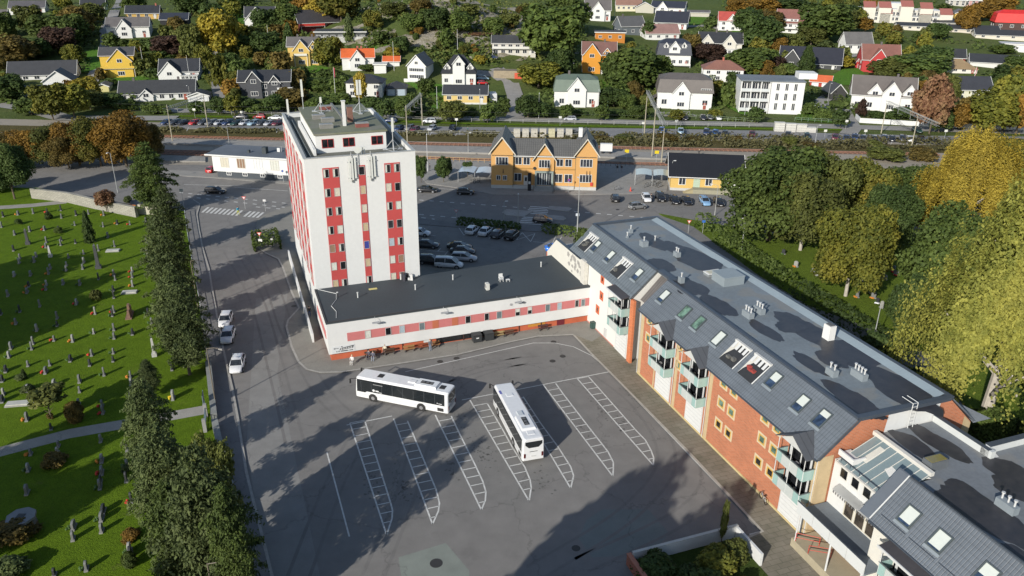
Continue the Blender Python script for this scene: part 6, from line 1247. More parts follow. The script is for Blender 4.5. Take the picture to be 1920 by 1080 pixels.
# ------------------------------------------------------------------ the houses on the hill
Wh=(.78,.78,.75); Bk=(.035,.037,.042); Gy=(.13,.12,.115); Br=(.17,.085,.065); Og=(.62,.13,.035); Rd=(.30,.035,.03)
R2=[(.12,3,1.3,1.25),(.58,3,1.3,1.2)]; R1=[(.35,4,1.3,1.1)]
def build_houses():
    Hs=[
 ('the grey-tiled white house','white house with grey-brown tiled roof and arched balcony gable','house',205,279,70,49,32,'side',Wh,Gy,dict(gab=((.42,26,36,1.2,1),),rows=R1,chim=(.75,))),
 ('the ochre cottage','ochre cottage with black roof behind the grey-roofed white house','house',239,297,35,24,10,'side',(.5,.32,.09),Bk,dict(rows=R1,chim=(.9,))),
 ('the black balcony house','black house with white balcony and a row of roof dormers','house',304,353,56,36,24,'side',(.02,.02,.022),(.03,.035,.05),dict(rows=[(.1,4,1.6,1.3)],extra='wbal')),
 ('the yellow house','bright yellow house with big gable balcony and black roof','house',196,254,145,103,88,'side',(.66,.44,.06),(.07,.07,.072),dict(gab=((.58,42,91,.8,1),),rows=[(.12,3,1.5,1.2),(.5,3,1.6,1.2)],extra='ybal',trim=(.6,.55,.5))),
 ('the long black-roofed bungalow','long white bungalow with black roof and a gabled double garage','house',24,138,150,139,114,'side',Wh,Bk,dict(rows=[(.2,6,1.5,1.4)],dep=10)),
 ('the double garage','white double garage with black gable roof in front of the bungalow','garage',85,135,165,151,133,'front',Wh,Bk,dict(extra='gdoor',dep=9)),
 ('the blue-grey annex','small grey-blue shed beside the striped awning','shed',46,82,180,170,160,'side',(.5,.52,.55),(.08,.095,.12),dict(dep=6)),
 ('the white villa with veranda','white villa with black roof and glazed corner veranda','house',303,372,148,133,110,'side',Wh,Bk,dict(gab=((.27,40,115,1.6,1),),rows=[(.3,3,1.3,1.2)],extra='ver')),
 ('the long low house by the verge','long low white house with charcoal roof and small porch gable','house',230,362,188,174,150,'side',(.7,.7,.67),(.035,.037,.04),dict(gab=((.36,24,167,.8,1),),rows=[(.25,8,1.3,1.3)],chim=(.18,.78),dep=11)),
 ('the gabled garage by the verge','white garage with black gable at the end of the long low house','garage',354,391,190,183,173,'front',Wh,Bk,dict(dep=7,extra='gdoor')),
 ('the pale yellow hut','tiny pale yellow hut with grey roof','shed',184,204,172,163,157,'front',(.6,.55,.25),(.08,.08,.08),dict(dep=7)),
 ('the tall white house','tall white house with steep gable and black roof on the slope','house',463,516,55,31,12,'side',Wh,Bk,dict(gab=((.4,44,13,1.0,1),),rows=R2,dep=8)),
 ('the far white row house','long white house with brown roof at the top corner','house',22,82,25,14,1,'side',Wh,(.1,.095,.1),dict(rows=R1)),
 ('the half hidden white house','white house with black roof behind the tall autumn trees','house',155,196,21,10,-4,'side',Wh,Bk,dict(rows=R1)),
 ('the corner white house','white house cut off by the picture corner','house',-30,11,42,31,18,'side',Wh,Gy,dict(rows=R1)),
 ('the red chalet','dark red chalet with bright red balcony and black roof','house',563,638,52,38,18,'side',(.12,.02,.02),(.045,.042,.045),dict(rows=[(.35,4,1.4,1.2)],extra='rbal',rot=22,ov=1.2)),
 ('the dark modern house','dark flat-roofed house on a pale concrete base','house',592,686,78,60,52,'flat',(.05,.055,.055),(.04,.045,.045),dict(rows=[(.35,7,1.6,1.2)],found=((.4,.4,.38),2.2,0,0),dep=12)),
 ('the yellow and white villa','yellow villa with white balconies stacked on its gable front','house',543,602,123,86,69,'side',(.60,.42,.12),Gy,dict(gab=((.42,30,74,1.4,1),(.8,16,76,.6,1)),rows=R2,chim=(.3,.75),extra='vbal',dep=9)),
 ('the orange-tiled house','white house with bright orange tiled roof','house',643,702,130,107,91,'side',Wh,Og,dict(gab=((.48,28,93,1.2,1),),rows=[(.15,3,1.6,1.2),(.55,2,1.4,1.1)],chim=(.5,.62),rot=4)),
 ('the orange-tiled garage','small white garage with bright orange tiled roof','garage',719,749,124,115,105,'side',Wh,Og,dict(dep=6)),
 ('the white annex','white flat annex beside the orange-tiled house','annex',702,724,136,121,119,'flat',Wh,(.5,.5,.48),dict(dep=5)),
 ('the black twin-gabled house','black house with white trimmed twin gables','house',452,545,183,152,131,'side',(.055,.058,.065),Bk,dict(gab=((.3,27,133,1.0,1),(.7,20,141,.5,1)),rows=R2,dep=10,extra='cbal')),
 ('the white cube house','white two-storey house with black pyramid roof behind the golden poplar','house',650,717,182,154,138,'hip',(.68,.68,.64),Bk,dict(rows=R2,rot=-6)),
 ('the pyramid-roofed garage','dark garage with blue-grey door and black pyramid roof','garage',725,762,179,164,151,'hip',(.12,.14,.16),Bk,dict(dep=7,extra='bdoor')),
 ('the narrow white house','narrow white house with hooded gable and terrace','house',764,799,150,122,103,'front',Wh,Gy,dict(dep=11,extra='fwin',rot=-14)),
 ('the steep black roof','white house with steep black hipped roof and pointed centre gable','house',829,892,160,136,100,'hip',Wh,(.02,.022,.026),dict(gab=((.5,22,104,.7,1),(.16,11,119,-.6,0),(.84,11,119,-.6,0)),rows=[(.25,4,1.2,1.3)],dep=9)),
 ('the low yellow house','low yellow house with black roof beside the white container','house',832,913,195,176,159,'side',(.62,.46,.18),(.04,.042,.047),dict(rows=[(.45,4,1.3,1.1)],dep=8,rot=-2,found=((.6,.6,.57),.6,0,0))),
 ('the pale terraced house','pale flat-fronted terrace with long balconies on the rocks','house',923,1004,103,80,66,'side',(.5,.48,.43),(.05,.052,.055),dict(rows=[(.15,6,1.4,1.3),(.6,6,1.4,1.2)],extra='lbal',dep=8)),
 ('the green-roofed house','white house with green hipped roof and tall centre gable','house',1039,1122,200,170,138,'mans',Wh,(.115,.155,.12),dict(gab=((.5,34,145,.7,1),),rows=[(.2,3,1.4,1.5)],chim=(.32,),dep=10,trim=(.7,.72,.7))),
 ('the orange house','orange wooden house with red-brown roof and pointed gables','house',1091,1153,137,101,78,'side',(.62,.27,.03),(.17,.09,.075),dict(gab=((.28,33,81,.8,1),(.73,13,90,.1,0)),rows=R2,chim=(.66,),found=(Wh,1.5,0,0),dep=9,extra='obal')),
 ('the upper white house','white house with grey gable roof above the orange house','house',1096,1144,38,18,0,'side',Wh,Gy,dict(gab=((.5,26,3,1.0,1),),rows=R1)),
 ('the grey house','dark grey house with two white double windows in its gable','house',1162,1211,66,48,30,'side',(.10,.115,.125),(.10,.1,.1),dict(rows=[(.3,3,1.3,1.2)],rot=24,chim=(.2,),dep=9)),
 ('the rust-coloured house','flat-roofed rust orange house','house',1116,1171,78,61,55,'flat',(.40,.15,.02),(.05,.05,.055),dict(rows=[(.4,3,1.2,1.0)],dep=9)),
 ('the house with curved black roof','white house with sweeping black roof and terrace stairs','house',1232,1293,124,102,67,'mans',Wh,(.035,.04,.055),dict(gab=((.5,20,77,.2,0),(.24,8,80,-.4,0),(.78,8,80,-.4,0)),rows=[(.25,5,1.2,1.3)],dep=10,extra='stair')),
 ('the shiny black roof','white house with a shiny black roof seen above the treetops','house',1228,1286,54,40,21,'side',Wh,(.025,.028,.04),dict(rows=R1,rot=-12,ov=.8)),
 ('the topmost white gabled house','white house with blue-black roof near the top edge','house',1220,1282,26,14,2,'side',Wh,(.03,.035,.05),dict(gab=((.35,22,3,.8,1),),rows=R1,rot=-14)),
 ('the cream house at the top','cream house with tan roof at the top edge','house',1155,1202,22,9,-4,'side',(.62,.58,.42),(.26,.15,.11),dict(rows=[(.4,5,1.1,1.2)])),
 ('the small grey gabled house','small grey house with a black roof at the top edge','house',1192,1225,25,13,4,'front',(.42,.4,.33),Bk,dict(dep=9)),
 ('the pink-roofed house','white house with faded pink roof among the trees','house',1210,1274,75,62,45,'side',Wh,(.27,.16,.14),dict(rows=R1,rot=14)),
 ('the white house with red roof','white house with plain red tiled roof','house',1347,1400,58,38,22,'side',Wh,(.38,.07,.055),dict(gab=((.45,20,26,.2,0),),rows=R2,dep=8)),
 ('the beige villa','beige villa with black roof and white veranda','house',1310,1388,103,80,60,'side',(.55,.53,.46),Bk,dict(gab=((.18,24,64,.8,1),(.7,24,65,.8,1)),rows=R2,chim=(.4,.65),extra='ver')),
 ('the hip-roofed white house','white house with low red-brown hipped roof and red chimney','house',1318,1391,153,129,112,'hip',Wh,(.24,.115,.085),dict(rows=[(.15,4,1.2,1.2),(.6,4,1.2,1.1)],dep=10,chim=(.5,))),
 ('the big white street house','big white house with grey-brown hipped roof and centre gable','house',1232,1332,204,172,136,'mans',Wh,(.12,.105,.095),dict(gab=((.43,32,153,.6,1),),rows=[(.25,4,1.5,1.5)],dep=12,extra='porch')),
 ('the grey shed','low grey shed under the cliff','shed',1291,1329,32,23,19,'side',(.4,.38,.32),Gy,dict(dep=6)),
 ('the brown-roofed white house','white house with two-tier red-brown roof and balcony','house',1454,1506,62,42,15,'side',(.7,.7,.68),(.2,.085,.07),dict(rows=R2,rot=-8,extra='shed',dep=9)),
 ('the long low black-roofed house','low black house with long black roof and white gable front','house',1462,1572,128,118,88,'side',(.05,.052,.055),(.018,.02,.03),dict(gab=((.2,42,92,1.0,1),),rot=-8,dep=14,rows=[(.3,5,1.2,1.1)])),
 ('the house by yellow bushes','white house with grey roof behind yellow bushes','house',1584,1634,100,82,60,'side',Wh,(.13,.125,.12),dict(rows=[(.5,3,1.3,1.2)],rot=14)),
 ('the red house','red wooden house with white trimmed gable and brown roof','house',1616,1682,135,111,83,'side',(.36,.035,.035),(.2,.09,.07),dict(gab=((.42,32,92,.8,1),),rows=R2,chim=(.5,),dep=10,rot=4)),
 ('the red lean-to','red lean-to on the side of the red house','annex',1604,1618,127,116,106,'front',(.36,.035,.035),(.2,.09,.07),dict(dep=5)),
 ('the three-gabled white house','white house with three pointed gables and grey-brown roof','house',1597,1706,208,178,143,'side',Wh,(.13,.115,.105),dict(gab=((.36,25,157,.1,0),(.62,32,154,.7,1),(.9,22,160,.1,0)),rows=[(.2,5,1.4,1.5)],dep=11,chim=(.7,),rot=-4)),
 ('the orange-roofed red garage','red garage with white door and bright orange roof','garage',1519,1555,163,153,141,'side',(.33,.04,.03),(.62,.14,.05),dict(dep=8,extra='gdoor',rot=-12)),
 ('the open carport','open white carport with dark gable roof','carport',1556,1585,187,173,158,'front',(.04,.04,.04),(.06,.06,.06),dict(dep=8,rot=18)),
 ('the cream flagpole house','cream house with dark roof behind the flagpole','house',1790,1856,188,167,143,'side',(.62,.61,.48),(.04,.042,.05),dict(rows=R2,rot=14,dep=9)),
 ('the tan-roofed bungalow','white bungalow with tan hipped roof','house',1768,1828,137,128,110,'hip',(.68,.66,.6),(.28,.2,.11),dict(rows=R1,dep=11)),
 ('the dark red barn','dark red outbuilding with black roof','barn',1754,1806,117,107,91,'side',(.2,.025,.02),(.035,.037,.04),dict(dep=8,rows=[(.3,3,1.0,1.0)])),
 ('the row with a carport','long black-roofed row with a white wall and open carport','row house',1822,1902,128,117,102,'side',(.6,.6,.57),(.035,.038,.042),dict(dep=9,rot=-3)),
 ('the white workshop','low white workshop with small square windows','building',1884,1960,99,84,81,'flat',(.7,.7,.68),(.5,.5,.5),dict(rows=[(.4,5,1.0,1.0)],dep=9)),
 ('the dark house with scarlet roof','dark timber house with scarlet mansard roof and white dormers','house',1868,1945,56,42,18,'mans',(.06,.035,.03),(.60,.025,.02),dict(rows=[(.3,4,1.4,1.3)],dep=11)),
 ('the upper terraced bungalow','low terraced house with black roof below the cream apartments, topmost','row house',1650,1720,41,37,30,'side',(.62,.58,.5),Bk,dict(dep=10,rows=R1)),
 ('the second terraced bungalow','black-roofed terraced house just downhill of the topmost one','row house',1684,1742,56,51,42,'side',(.62,.58,.5),Bk,dict(dep=10,rows=R1)),
 ('the middle terraced bungalow','black-roofed terraced house with a white wall beside the orange birch','row house',1752,1824,50,45,35,'side',(.62,.58,.5),(.03,.032,.036),dict(dep=10,rows=R1)),
 ('the lower terraced bungalow','black-roofed terraced house with a beige gable end','row house',1784,1868,63,57,47,'side',(.5,.45,.38),(.03,.032,.036),dict(dep=11,rows=R1)),
 ('the lowest terraced bungalow','long black-roofed terraced house nearest the dark red barn','row house',1834,1935,74,68,56,'side',(.6,.55,.46),(.03,.032,.036),dict(dep=11,rows=R1)),
 ('the small yellow house','small yellow house with grey gable roof below the distant flats','house',1791,1815,34,25,19,'front',(.55,.36,.08),Gy,dict(dep=12)),
    ]
    EX={}
    def bal(z,c,hh=.9,pr=1.3,f=(0,1)):
        def e(o,w2,h,dep,rh,mp,WM,RM,TM):
            x0,x1=-w2+2*w2*f[0],-w2+2*w2*f[1]; b=MB().box(x0,x1,-pr,0,h*z-.15,h*z).obj('balcony',paint((.4,.4,.38),.8),o); m=MB(); m.box(x0,x1,-pr-.06,-pr,h*z,h*z+hh); m.box(x0,x0+.06,-pr,0,h*z,h*z+hh); m.box(x1-.06,x1,-pr,0,h*z,h*z+hh); m.obj('railing',paint(c,.7,.05,1),b)
            m=MB(); [m.box(x-.08,x+.08,-pr,-pr+.16,-1.5,h*z) for x in (x0+.1,x1-.1)]; m.obj('post',TM,b)
        return e
    EX['wbal']=bal(.12,(.74,.74,.72)); EX['ybal']=bal(.42,(.66,.44,.06)); EX['rbal']=bal(.35,(.45,.04,.03),1.0,1.6,(0,.6)); EX['vbal']=bal(.55,(.72,.7,.6),.8,1.9,(.2,.6)); EX['lbal']=bal(.55,(.6,.6,.56),.9,1.2); EX['obal']=bal(.5,(.5,.16,.04),.9,1.3,(.58,1)); EX['cbal']=bal(.5,(.74,.74,.72),.9,1.6,(.75,1.05)); EX['stair']=bal(.12,(.75,.75,.72),.7,1.5)
    def gd(col):
        def e(o,w2,h,dep,rh,mp,WM,RM,TM):
            n=2 if w2>2.8 else 1
            for i in range(n): c=-w2+2*w2*(i+.5)/n; q=min(1.25,w2/n*.75); MB().box(c-q,c+q,-.07,0,-.3,h*.8).obj('garage_door',paint(col,.6,.05,1),o)
        return e
    EX['gdoor']=gd((.72,.73,.73)); EX['bdoor']=gd((.3,.36,.42))
    def ver(o,w2,h,dep,rh,mp,WM,RM,TM):
        v=MB().box(w2*.1,w2*.95,-2.2,0,-1,h*.5).obj('veranda',TM,o); MB().box(w2*.05,w2,-2.3,0,h*.5,h*.56).obj('veranda_roof',paint((.5,.5,.48),.7),v)
        for i in range(4): hwin(v,'S',w2*(.22+.2*i),h*.12,1.0,h*.3,y=-2.2)
    EX['ver']=ver
    def fwin(o,w2,h,dep,rh,mp,WM,RM,TM):
        for z,hh in ((.12,1.2),(.58,1.1)): hwin(o,'S',0,h*z,w2*1.3,hh,y=0)
        hwin(o,'S',0,h+.3,1.1,1.0,y=0); MB().box(-w2-.6,w2+1.2,-3,0,-1,.1).obj('terrace',paint((.6,.6,.57),.8),o); MB().box(-w2-.6,w2+1.2,-3.06,-3,.1,.95).obj('railing',TM,o)
    EX['fwin']=fwin
    def porch(o,w2,h,dep,rh,mp,WM,RM,TM):
        MB().add([(-w2-2.6,1,2.6),(-w2-.1,1,3.8),(-w2-.1,6,3.8),(-w2-2.6,6,2.6),(-w2-2.6,1,2.75),(-w2-.1,1,3.95),(-w2-.1,6,3.95),(-w2-2.6,6,2.75)],[(3,2,1,0),(4,5,6,7),(0,1,5,4),(3,0,4,7)]).obj('porch_roof',RM,o)
        for y in (1.2,5.8): MB().box(-w2-2.5,-w2-2.3,y-.1,y+.1,0,2.6).obj('porch_post',TM,o)
        for i,x in enumerate((-.2,.9)): q=thing('x','x','x') if 0 else None
        hwin(o,'S',w2*.75,h+.1,w2*.3,1.0,y=-.1)
    EX['porch']=porch
    def shed(o,w2,h,dep,rh,mp,WM,RM,TM):
        MB().box(-w2*.7,w2*.5,-.2,dep*.3,h+.6,h+1.7).obj('dormer',TM,o)
        for x in (-.4,.05,.3): hwin(o,'S',w2*x,h+.75,1.1,.8,y=-.2)
        bal(.45,(.7,.7,.68),.8,1.4,(.2,1))(o,w2,h,dep,rh,mp,WM,RM,TM)
    EX['shed']=shed
    for lm,lab,nm,x0,x1,yb,ye,yr,st,wc,rc,kw in Hs:
        kw=dict(kw); ex=kw.pop('extra',None); dep=kw.pop('dep',None); rot=kw.pop('rot',0)
        house(nm.replace(' ','_'),lab,x0,x1,yb,ye,yr,st,wc,rc,dep,rot,extra=EX.get(ex),lm=lm,**kw)
    # white flats with balconies by the street
    X,Y,Z=GT(1452,213); c=PJ(X,Y,Z)[2]; s=c/FPX; o=thing('apartment_building','white four-storey flats with stacked balconies at the end wall and flat grey roof','building',(X,Y,Z-.1),R(-6)); h=10.6
    w2=30*s; MB().box(-12*s,w2+18*s,0,12,-1,h).obj('wall',paint((.8,.8,.79),.8,.03,.5),o); MB().box(-66*s,-12*s,1.5,12,-1,h).obj('side_wing',paint((.62,.63,.62),.8,.04,.5),o)
    MB().box(-68*s,w2+19*s,-.4,12.5,h,h+.3).obj('roof',lay('felt',(.14,.16,.18),0),o); MB().box(w2+2,w2+8,5,11,h+.3,h+2.2).obj('roof_box',WW,o)
    for k in range(3):
        for i in range(3): hwin(o,'S',(i*16)*s,1.3+3.2*k,.9,2.0,y=0,n='window')
        b=MB().box(-66*s,-14*s,0,1.5,.7+3.2*k,.9+3.2*k).obj('balcony',paint((.5,.5,.5),.7),o); MB().box(-66*s,-14*s,-.05,0,.9+3.2*k,1.8+3.2*k).obj('railing',paint((.55,.58,.58),.4),b)
        for i in range(5): hwin(o,'S',-(20+i*10)*s,1.0+3.2*k,1.3,2.1,y=1.5,n='balcony_window')
    for x in (-66,-48,-30,-14): MB().box(x*s-.15,x*s+.15,-.1,.15,-1,h).obj('pillar',TMW(),o)
    LM.append((1450,213,'the white flats with balconies','hill'))
    # big cream terraces at the top
    X,Y,Z=GT(1690,42); c=PJ(X,Y,Z)[2]; s=c/FPX; o=thing('apartment_building','large cream terraced apartment complex with red stepped roofs at the top of the hill','building',(X,Y,Z-.2),R(-10)); CM=paint((.66,.63,.55),.85,.04,.3); RR=paint((.25,.09,.075),.8,.1,1)
    for i,(a,b,d,hh) in enumerate(((-78,-8,0,22),(-8,72,4,20),(-62,60,-5,11),(-30,20,8,30))):
        w_=MB().box(a*s,b*s,d,d+14,-1,hh*s*1.05).obj('wall',CM,o); MB().box(a*s,b*s,d-.1,d+14,hh*s*1.05,hh*s*1.05+.3).obj('terrace_edge',WW,w_)
    for (a,z) in ((-48,30),(-44,19),(24,30),(24,19),(60,19),(-10,33),(-75,30)): m=MB(); m.add([(a*s,-5.5,z*s*.9),((a+22)*s,-5.5,z*s*.9),((a+22)*s,-1,z*s*.9+3),(a*s,-1,z*s*.9+3)],[(0,1,2,3)]); q=m.obj('red_roof',RR,o); MB().box(a*s,(a+22)*s,-5.3,-1,-1,z*s*.9).obj('bay_wall',CM,q)
    for i in range(16):
        for z in (2.2,6.4): hwin(o,'S',(-58+i*7.4)*s,z*s*2.2,1.3,1.5,y=-5.02)
    LM.append((1690,42,'the cream apartment complex','hill'))
    x,y,z=GT(952,148); q=thing('retaining_wall','tall stone retaining wall with a red garage door at the cul-de-sac','wall',(x,y,z),R(-3)); MB().box(-5.5,6.5,0,5,-1,3.0).obj('wall',lay('brick',(.3,.25,.17),(.12,.1,.08),.6,.3),q); MB().box(2.6,5.4,-.06,0,.1,2.3).obj('garage_door',paint((.5,.07,.03),.6,.1,1),q)
    # white shipping container
    x,y,z=GT(925,192); q=thing('container','white box container beside the low yellow house','container',(x,y,z),R(8)); MB().box(-1.3,1.3,0,5,.1,2.9).obj('body',gloss((.75,.76,.76),.4,.2),q); MB().box(-1.25,1.25,-.04,0,.2,2.8).obj('door',paint((.65,.66,.66),.5),q)
    x,y,z=GT(1110,206); q=thing('football_goal','green metal goal frame on the lawn beside the green-roofed house','goal',(x+9,y+3,z),0); m=MB()
    for a in (-3.4,3.4):
        for b in (0,3): m.cyl((a,b,0),(a,b,2.4),.06,.06,5)
    for b in (0,3): m.cyl((-3.4,b,2.4),(3.4,b,2.4),.06,.06,5)
    for a in (-3.4,3.4): m.cyl((a,0,2.4),(a,3,2.4),.06,.06,5)
    m.obj('frame',paint((.2,.35,.28),.6),q)
    # far pinkish town blocks beyond the crest
    rr=random.Random(2)
    for i,(px,c) in enumerate(((1795,(.4,.38,.34)),(1825,(.42,.25,.24)),(1850,(.45,.3,.28)),(1875,(.36,.34,.32)))):
        x,y,z=GT(px,10); h_=house('distant_building',('distant grey building at the top edge, beside the cream apartments','distant pink building at the top edge','second distant pink building at the top edge, paler','distant brown-grey building at the top edge')[i],px-16,px+14,11,1,-3,'flat',c,(.3,.3,.3),dict(rows=R2) and 10,0,rows=R2)
        h_['category']='building'
def TMW(): return paint((.76,.76,.73),.7,.03,1)
# ------------------------------------------------------------------ vegetation
def build_trees():
    # conifers between cemetery and street
    L=[(292,402,266,120,'fir','green',1,'tall rounded green conifer at the corner of the cemetery wall'),(325,475,348,97,'fir','spruce',1,'conifer behind the first roadside fence section, below the rounded one'),(322,550,392,118,'fir','spruce',1,'dark conifer in the street row, next along from the crossing'),(337,618,440,124,'fir','spruce',1,'broad grey-green conifer in the middle of the street row'),(346,672,500,134,'fir','spruce',1,'dark drooping conifer opposite the two white cars'),(356,704,540,136,'fir','spruce',1,'big conifer with a visible trunk opposite the lone white car'),
      (462,1190,905,150,'fir','green',1,'dark conifer cut off by the bottom edge beside the pavement'),(338,560,430,110,'fir','green',1,'second dark conifer from the crossing, close to the pavement'),
      (285,745,672,63,'fir','spruce',1,'small-crowned conifer standing alone on the lawn by the yellow grave flowers'),(298,905,705,136,'fir','spruce',1,'grey-green conifer beside the gravel path and gate'),(325,1010,795,164,'fir','spruce',1,'broad olive tree between the path and the bus yard'),(412,1140,835,228,'fir','spruce',1,'largest dark tree at the bottom of the street row'),(350,1130,900,164,'fir','green',1,'green tree behind the largest dark street tree'),(425,1035,800,90,'broad','olive',1,'brownish tree over the pavement near the bottom of the street')]
    for px,yb,yt,w_,k,c,b,lb in L: tree(px,yb,yt,w_,k,c,b,label=lb,group='trees between cemetery and street')
    tree(28,374,255,82,'broad','dark',1,lift=2.5,label='dark tree with a bare trunk at the cemetery wall'); tree(-10,360,285,70,'bush','dark',0,label='dark shrub at the end of the cemetery wall')
    tree(170,455,398,30,'conifer','dark',0,label='small cone-shaped evergreen alone among the gravestones'); tree(201,399,352,38,'broad','red',0,lift=1.6,label='small red-leaved maple at the stone wall'); tree(240,380,362,18,'bush','spruce',0,label='grey-green bush at the stone wall beside the maple')
    # autumn row by the railway
    for i,(px,yb,yt,w_,c) in enumerate(((15,316,240,80,'brown'),(58,314,232,84,'orange'),(105,312,222,92,'olive'),(150,310,215,92,'orange'),(190,312,205,88,'mixed'),(238,312,197,112,'orange'),(282,300,222,60,'brown'),(130,316,240,80,'brown'))): tree(px,yb,yt,w_,'broad',c,1,dom='rail',look=f"{WORD[c]} autumn tree".replace('autumn autumn','autumn'))
    LM.append((150,312,'the road lamp by the stone wall','rail'))
    # bus-yard side: hedge trees by the station
    for px,yb,yt,w_,lb in ((790,342,288,24,'slim trimmed tree beside the tower block'),(832,342,290,30,'trimmed egg-shaped tree in the station forecourt'),(877,333,300,20,'small trimmed tree beside the cycle shelter')): tree(px,yb,yt,w_,'broad','dark',0,lift=1.2,label=lb,group='trimmed trees by the station')
    tree(840,334,292,16,'broad','green',0,lift=1,label='green twin tree behind the egg-shaped one')
    # park on the right
    P=[(1440,452,248,200,'broad','green',1,'tall dark green park tree beside the goods shed'),(1530,440,262,130,'broad','olive',1,'olive park tree behind the one with a split trunk'),(1612,432,283,120,'broad','mixed',1,'yellow-green park tree towards the railway'),(1690,430,292,120,'broad','green',1,'green park tree next to the golden weeping birch'),(1500,470,300,140,'broad','olive',1,'brownish olive tree between the dark one and the split trunk'),
       (1585,556,362,150,'broad','yellowgreen',1,'park tree with a split pale trunk and orange-tinted crown'),(1790,470,262,190,'weep','gold',3,'golden weeping birch beyond the green park trees'),(1880,440,258,130,'broad','dark',1,'dark green tree behind the golden birch'),(1765,600,365,175,'broad','green',1,'dark green tree between the two weeping birches'),(1835,815,385,330,'weep','lime',3,'huge yellow-green weeping birch beside the flats'),
       (1655,470,330,110,'broad','dark',1,'shaded dark tree between the split-trunk tree and golden birch'),(1700,640,500,90,'broad','dark',1,'dark tree behind the huge birch'),(1900,470,370,80,'broad','mixed',1,'yellowing tree at the picture edge above the huge birch'),(1730,300,262,60,'bush','brown',0,'brown bush by the catenary gantry'),(1350,620,560,70,'bush','dark',0,'dark bush behind the flats'),(1850,830,735,110,'bush','green',1,'green shrub at the end of the brick flats'),(1920,860,770,110,'bush','dark',1,'dark shrub at the right picture edge'),(1905,745,640,80,'broad','dark',0,'dark tree behind the huge birch, at the picture edge'),
       (1480,640,540,70,'bush','green',0,'leafy bush under the park tree behind the flats'),(1555,670,590,70,'bush','dark',0,'dark bush behind the white roof chimney'),(1640,690,600,80,'bush','dark',0,'dark bush by the park lamp'),(1700,760,660,90,'bush','dark',0,'dark bush behind the roof end of the flats')]
    for px,yb,yt,w_,k,c,b,lb in P: tree(px,yb,yt,w_,k,c,b,label=lb,group='park trees',light='birch' in lb or 'split' in lb)
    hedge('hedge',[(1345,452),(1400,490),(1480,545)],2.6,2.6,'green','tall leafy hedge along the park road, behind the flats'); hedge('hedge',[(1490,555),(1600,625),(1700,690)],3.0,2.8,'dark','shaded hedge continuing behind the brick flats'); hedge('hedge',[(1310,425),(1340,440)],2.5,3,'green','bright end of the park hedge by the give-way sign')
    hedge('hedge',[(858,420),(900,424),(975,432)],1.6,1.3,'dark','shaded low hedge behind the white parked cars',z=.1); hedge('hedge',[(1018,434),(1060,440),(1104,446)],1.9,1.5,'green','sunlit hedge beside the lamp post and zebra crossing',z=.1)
    hedge('hedge',[(496,440),(503,470)],4.6,1.1,'green','bushy traffic island planting at the street corner',z=.12,n=150)
    tree(1087,492,448,26,'column','green',0,label='small green tree on the terrace of the flats',lift=0) if 0 else None
    u,w_=UWz(1085,500,6.9); x,y=XY(50.2,104.9); tree_at(x,y,6.9,5.2,1.5,'column','green',0,0,label='slim green tree on the terrace at the far end of the flats')
    # planted court
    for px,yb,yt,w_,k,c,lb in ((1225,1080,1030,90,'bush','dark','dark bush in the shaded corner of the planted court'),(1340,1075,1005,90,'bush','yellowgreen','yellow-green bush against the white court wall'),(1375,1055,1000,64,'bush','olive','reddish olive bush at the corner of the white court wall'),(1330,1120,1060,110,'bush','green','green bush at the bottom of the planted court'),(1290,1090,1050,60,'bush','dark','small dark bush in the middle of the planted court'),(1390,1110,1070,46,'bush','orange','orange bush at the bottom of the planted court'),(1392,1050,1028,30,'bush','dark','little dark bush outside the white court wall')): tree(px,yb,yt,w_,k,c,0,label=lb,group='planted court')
    x,y=G(1352,1020); tree_at(x,y,0,5.5,.55,'tall','olive',2,.8,label='thin twiggy sapling above the white court wall')
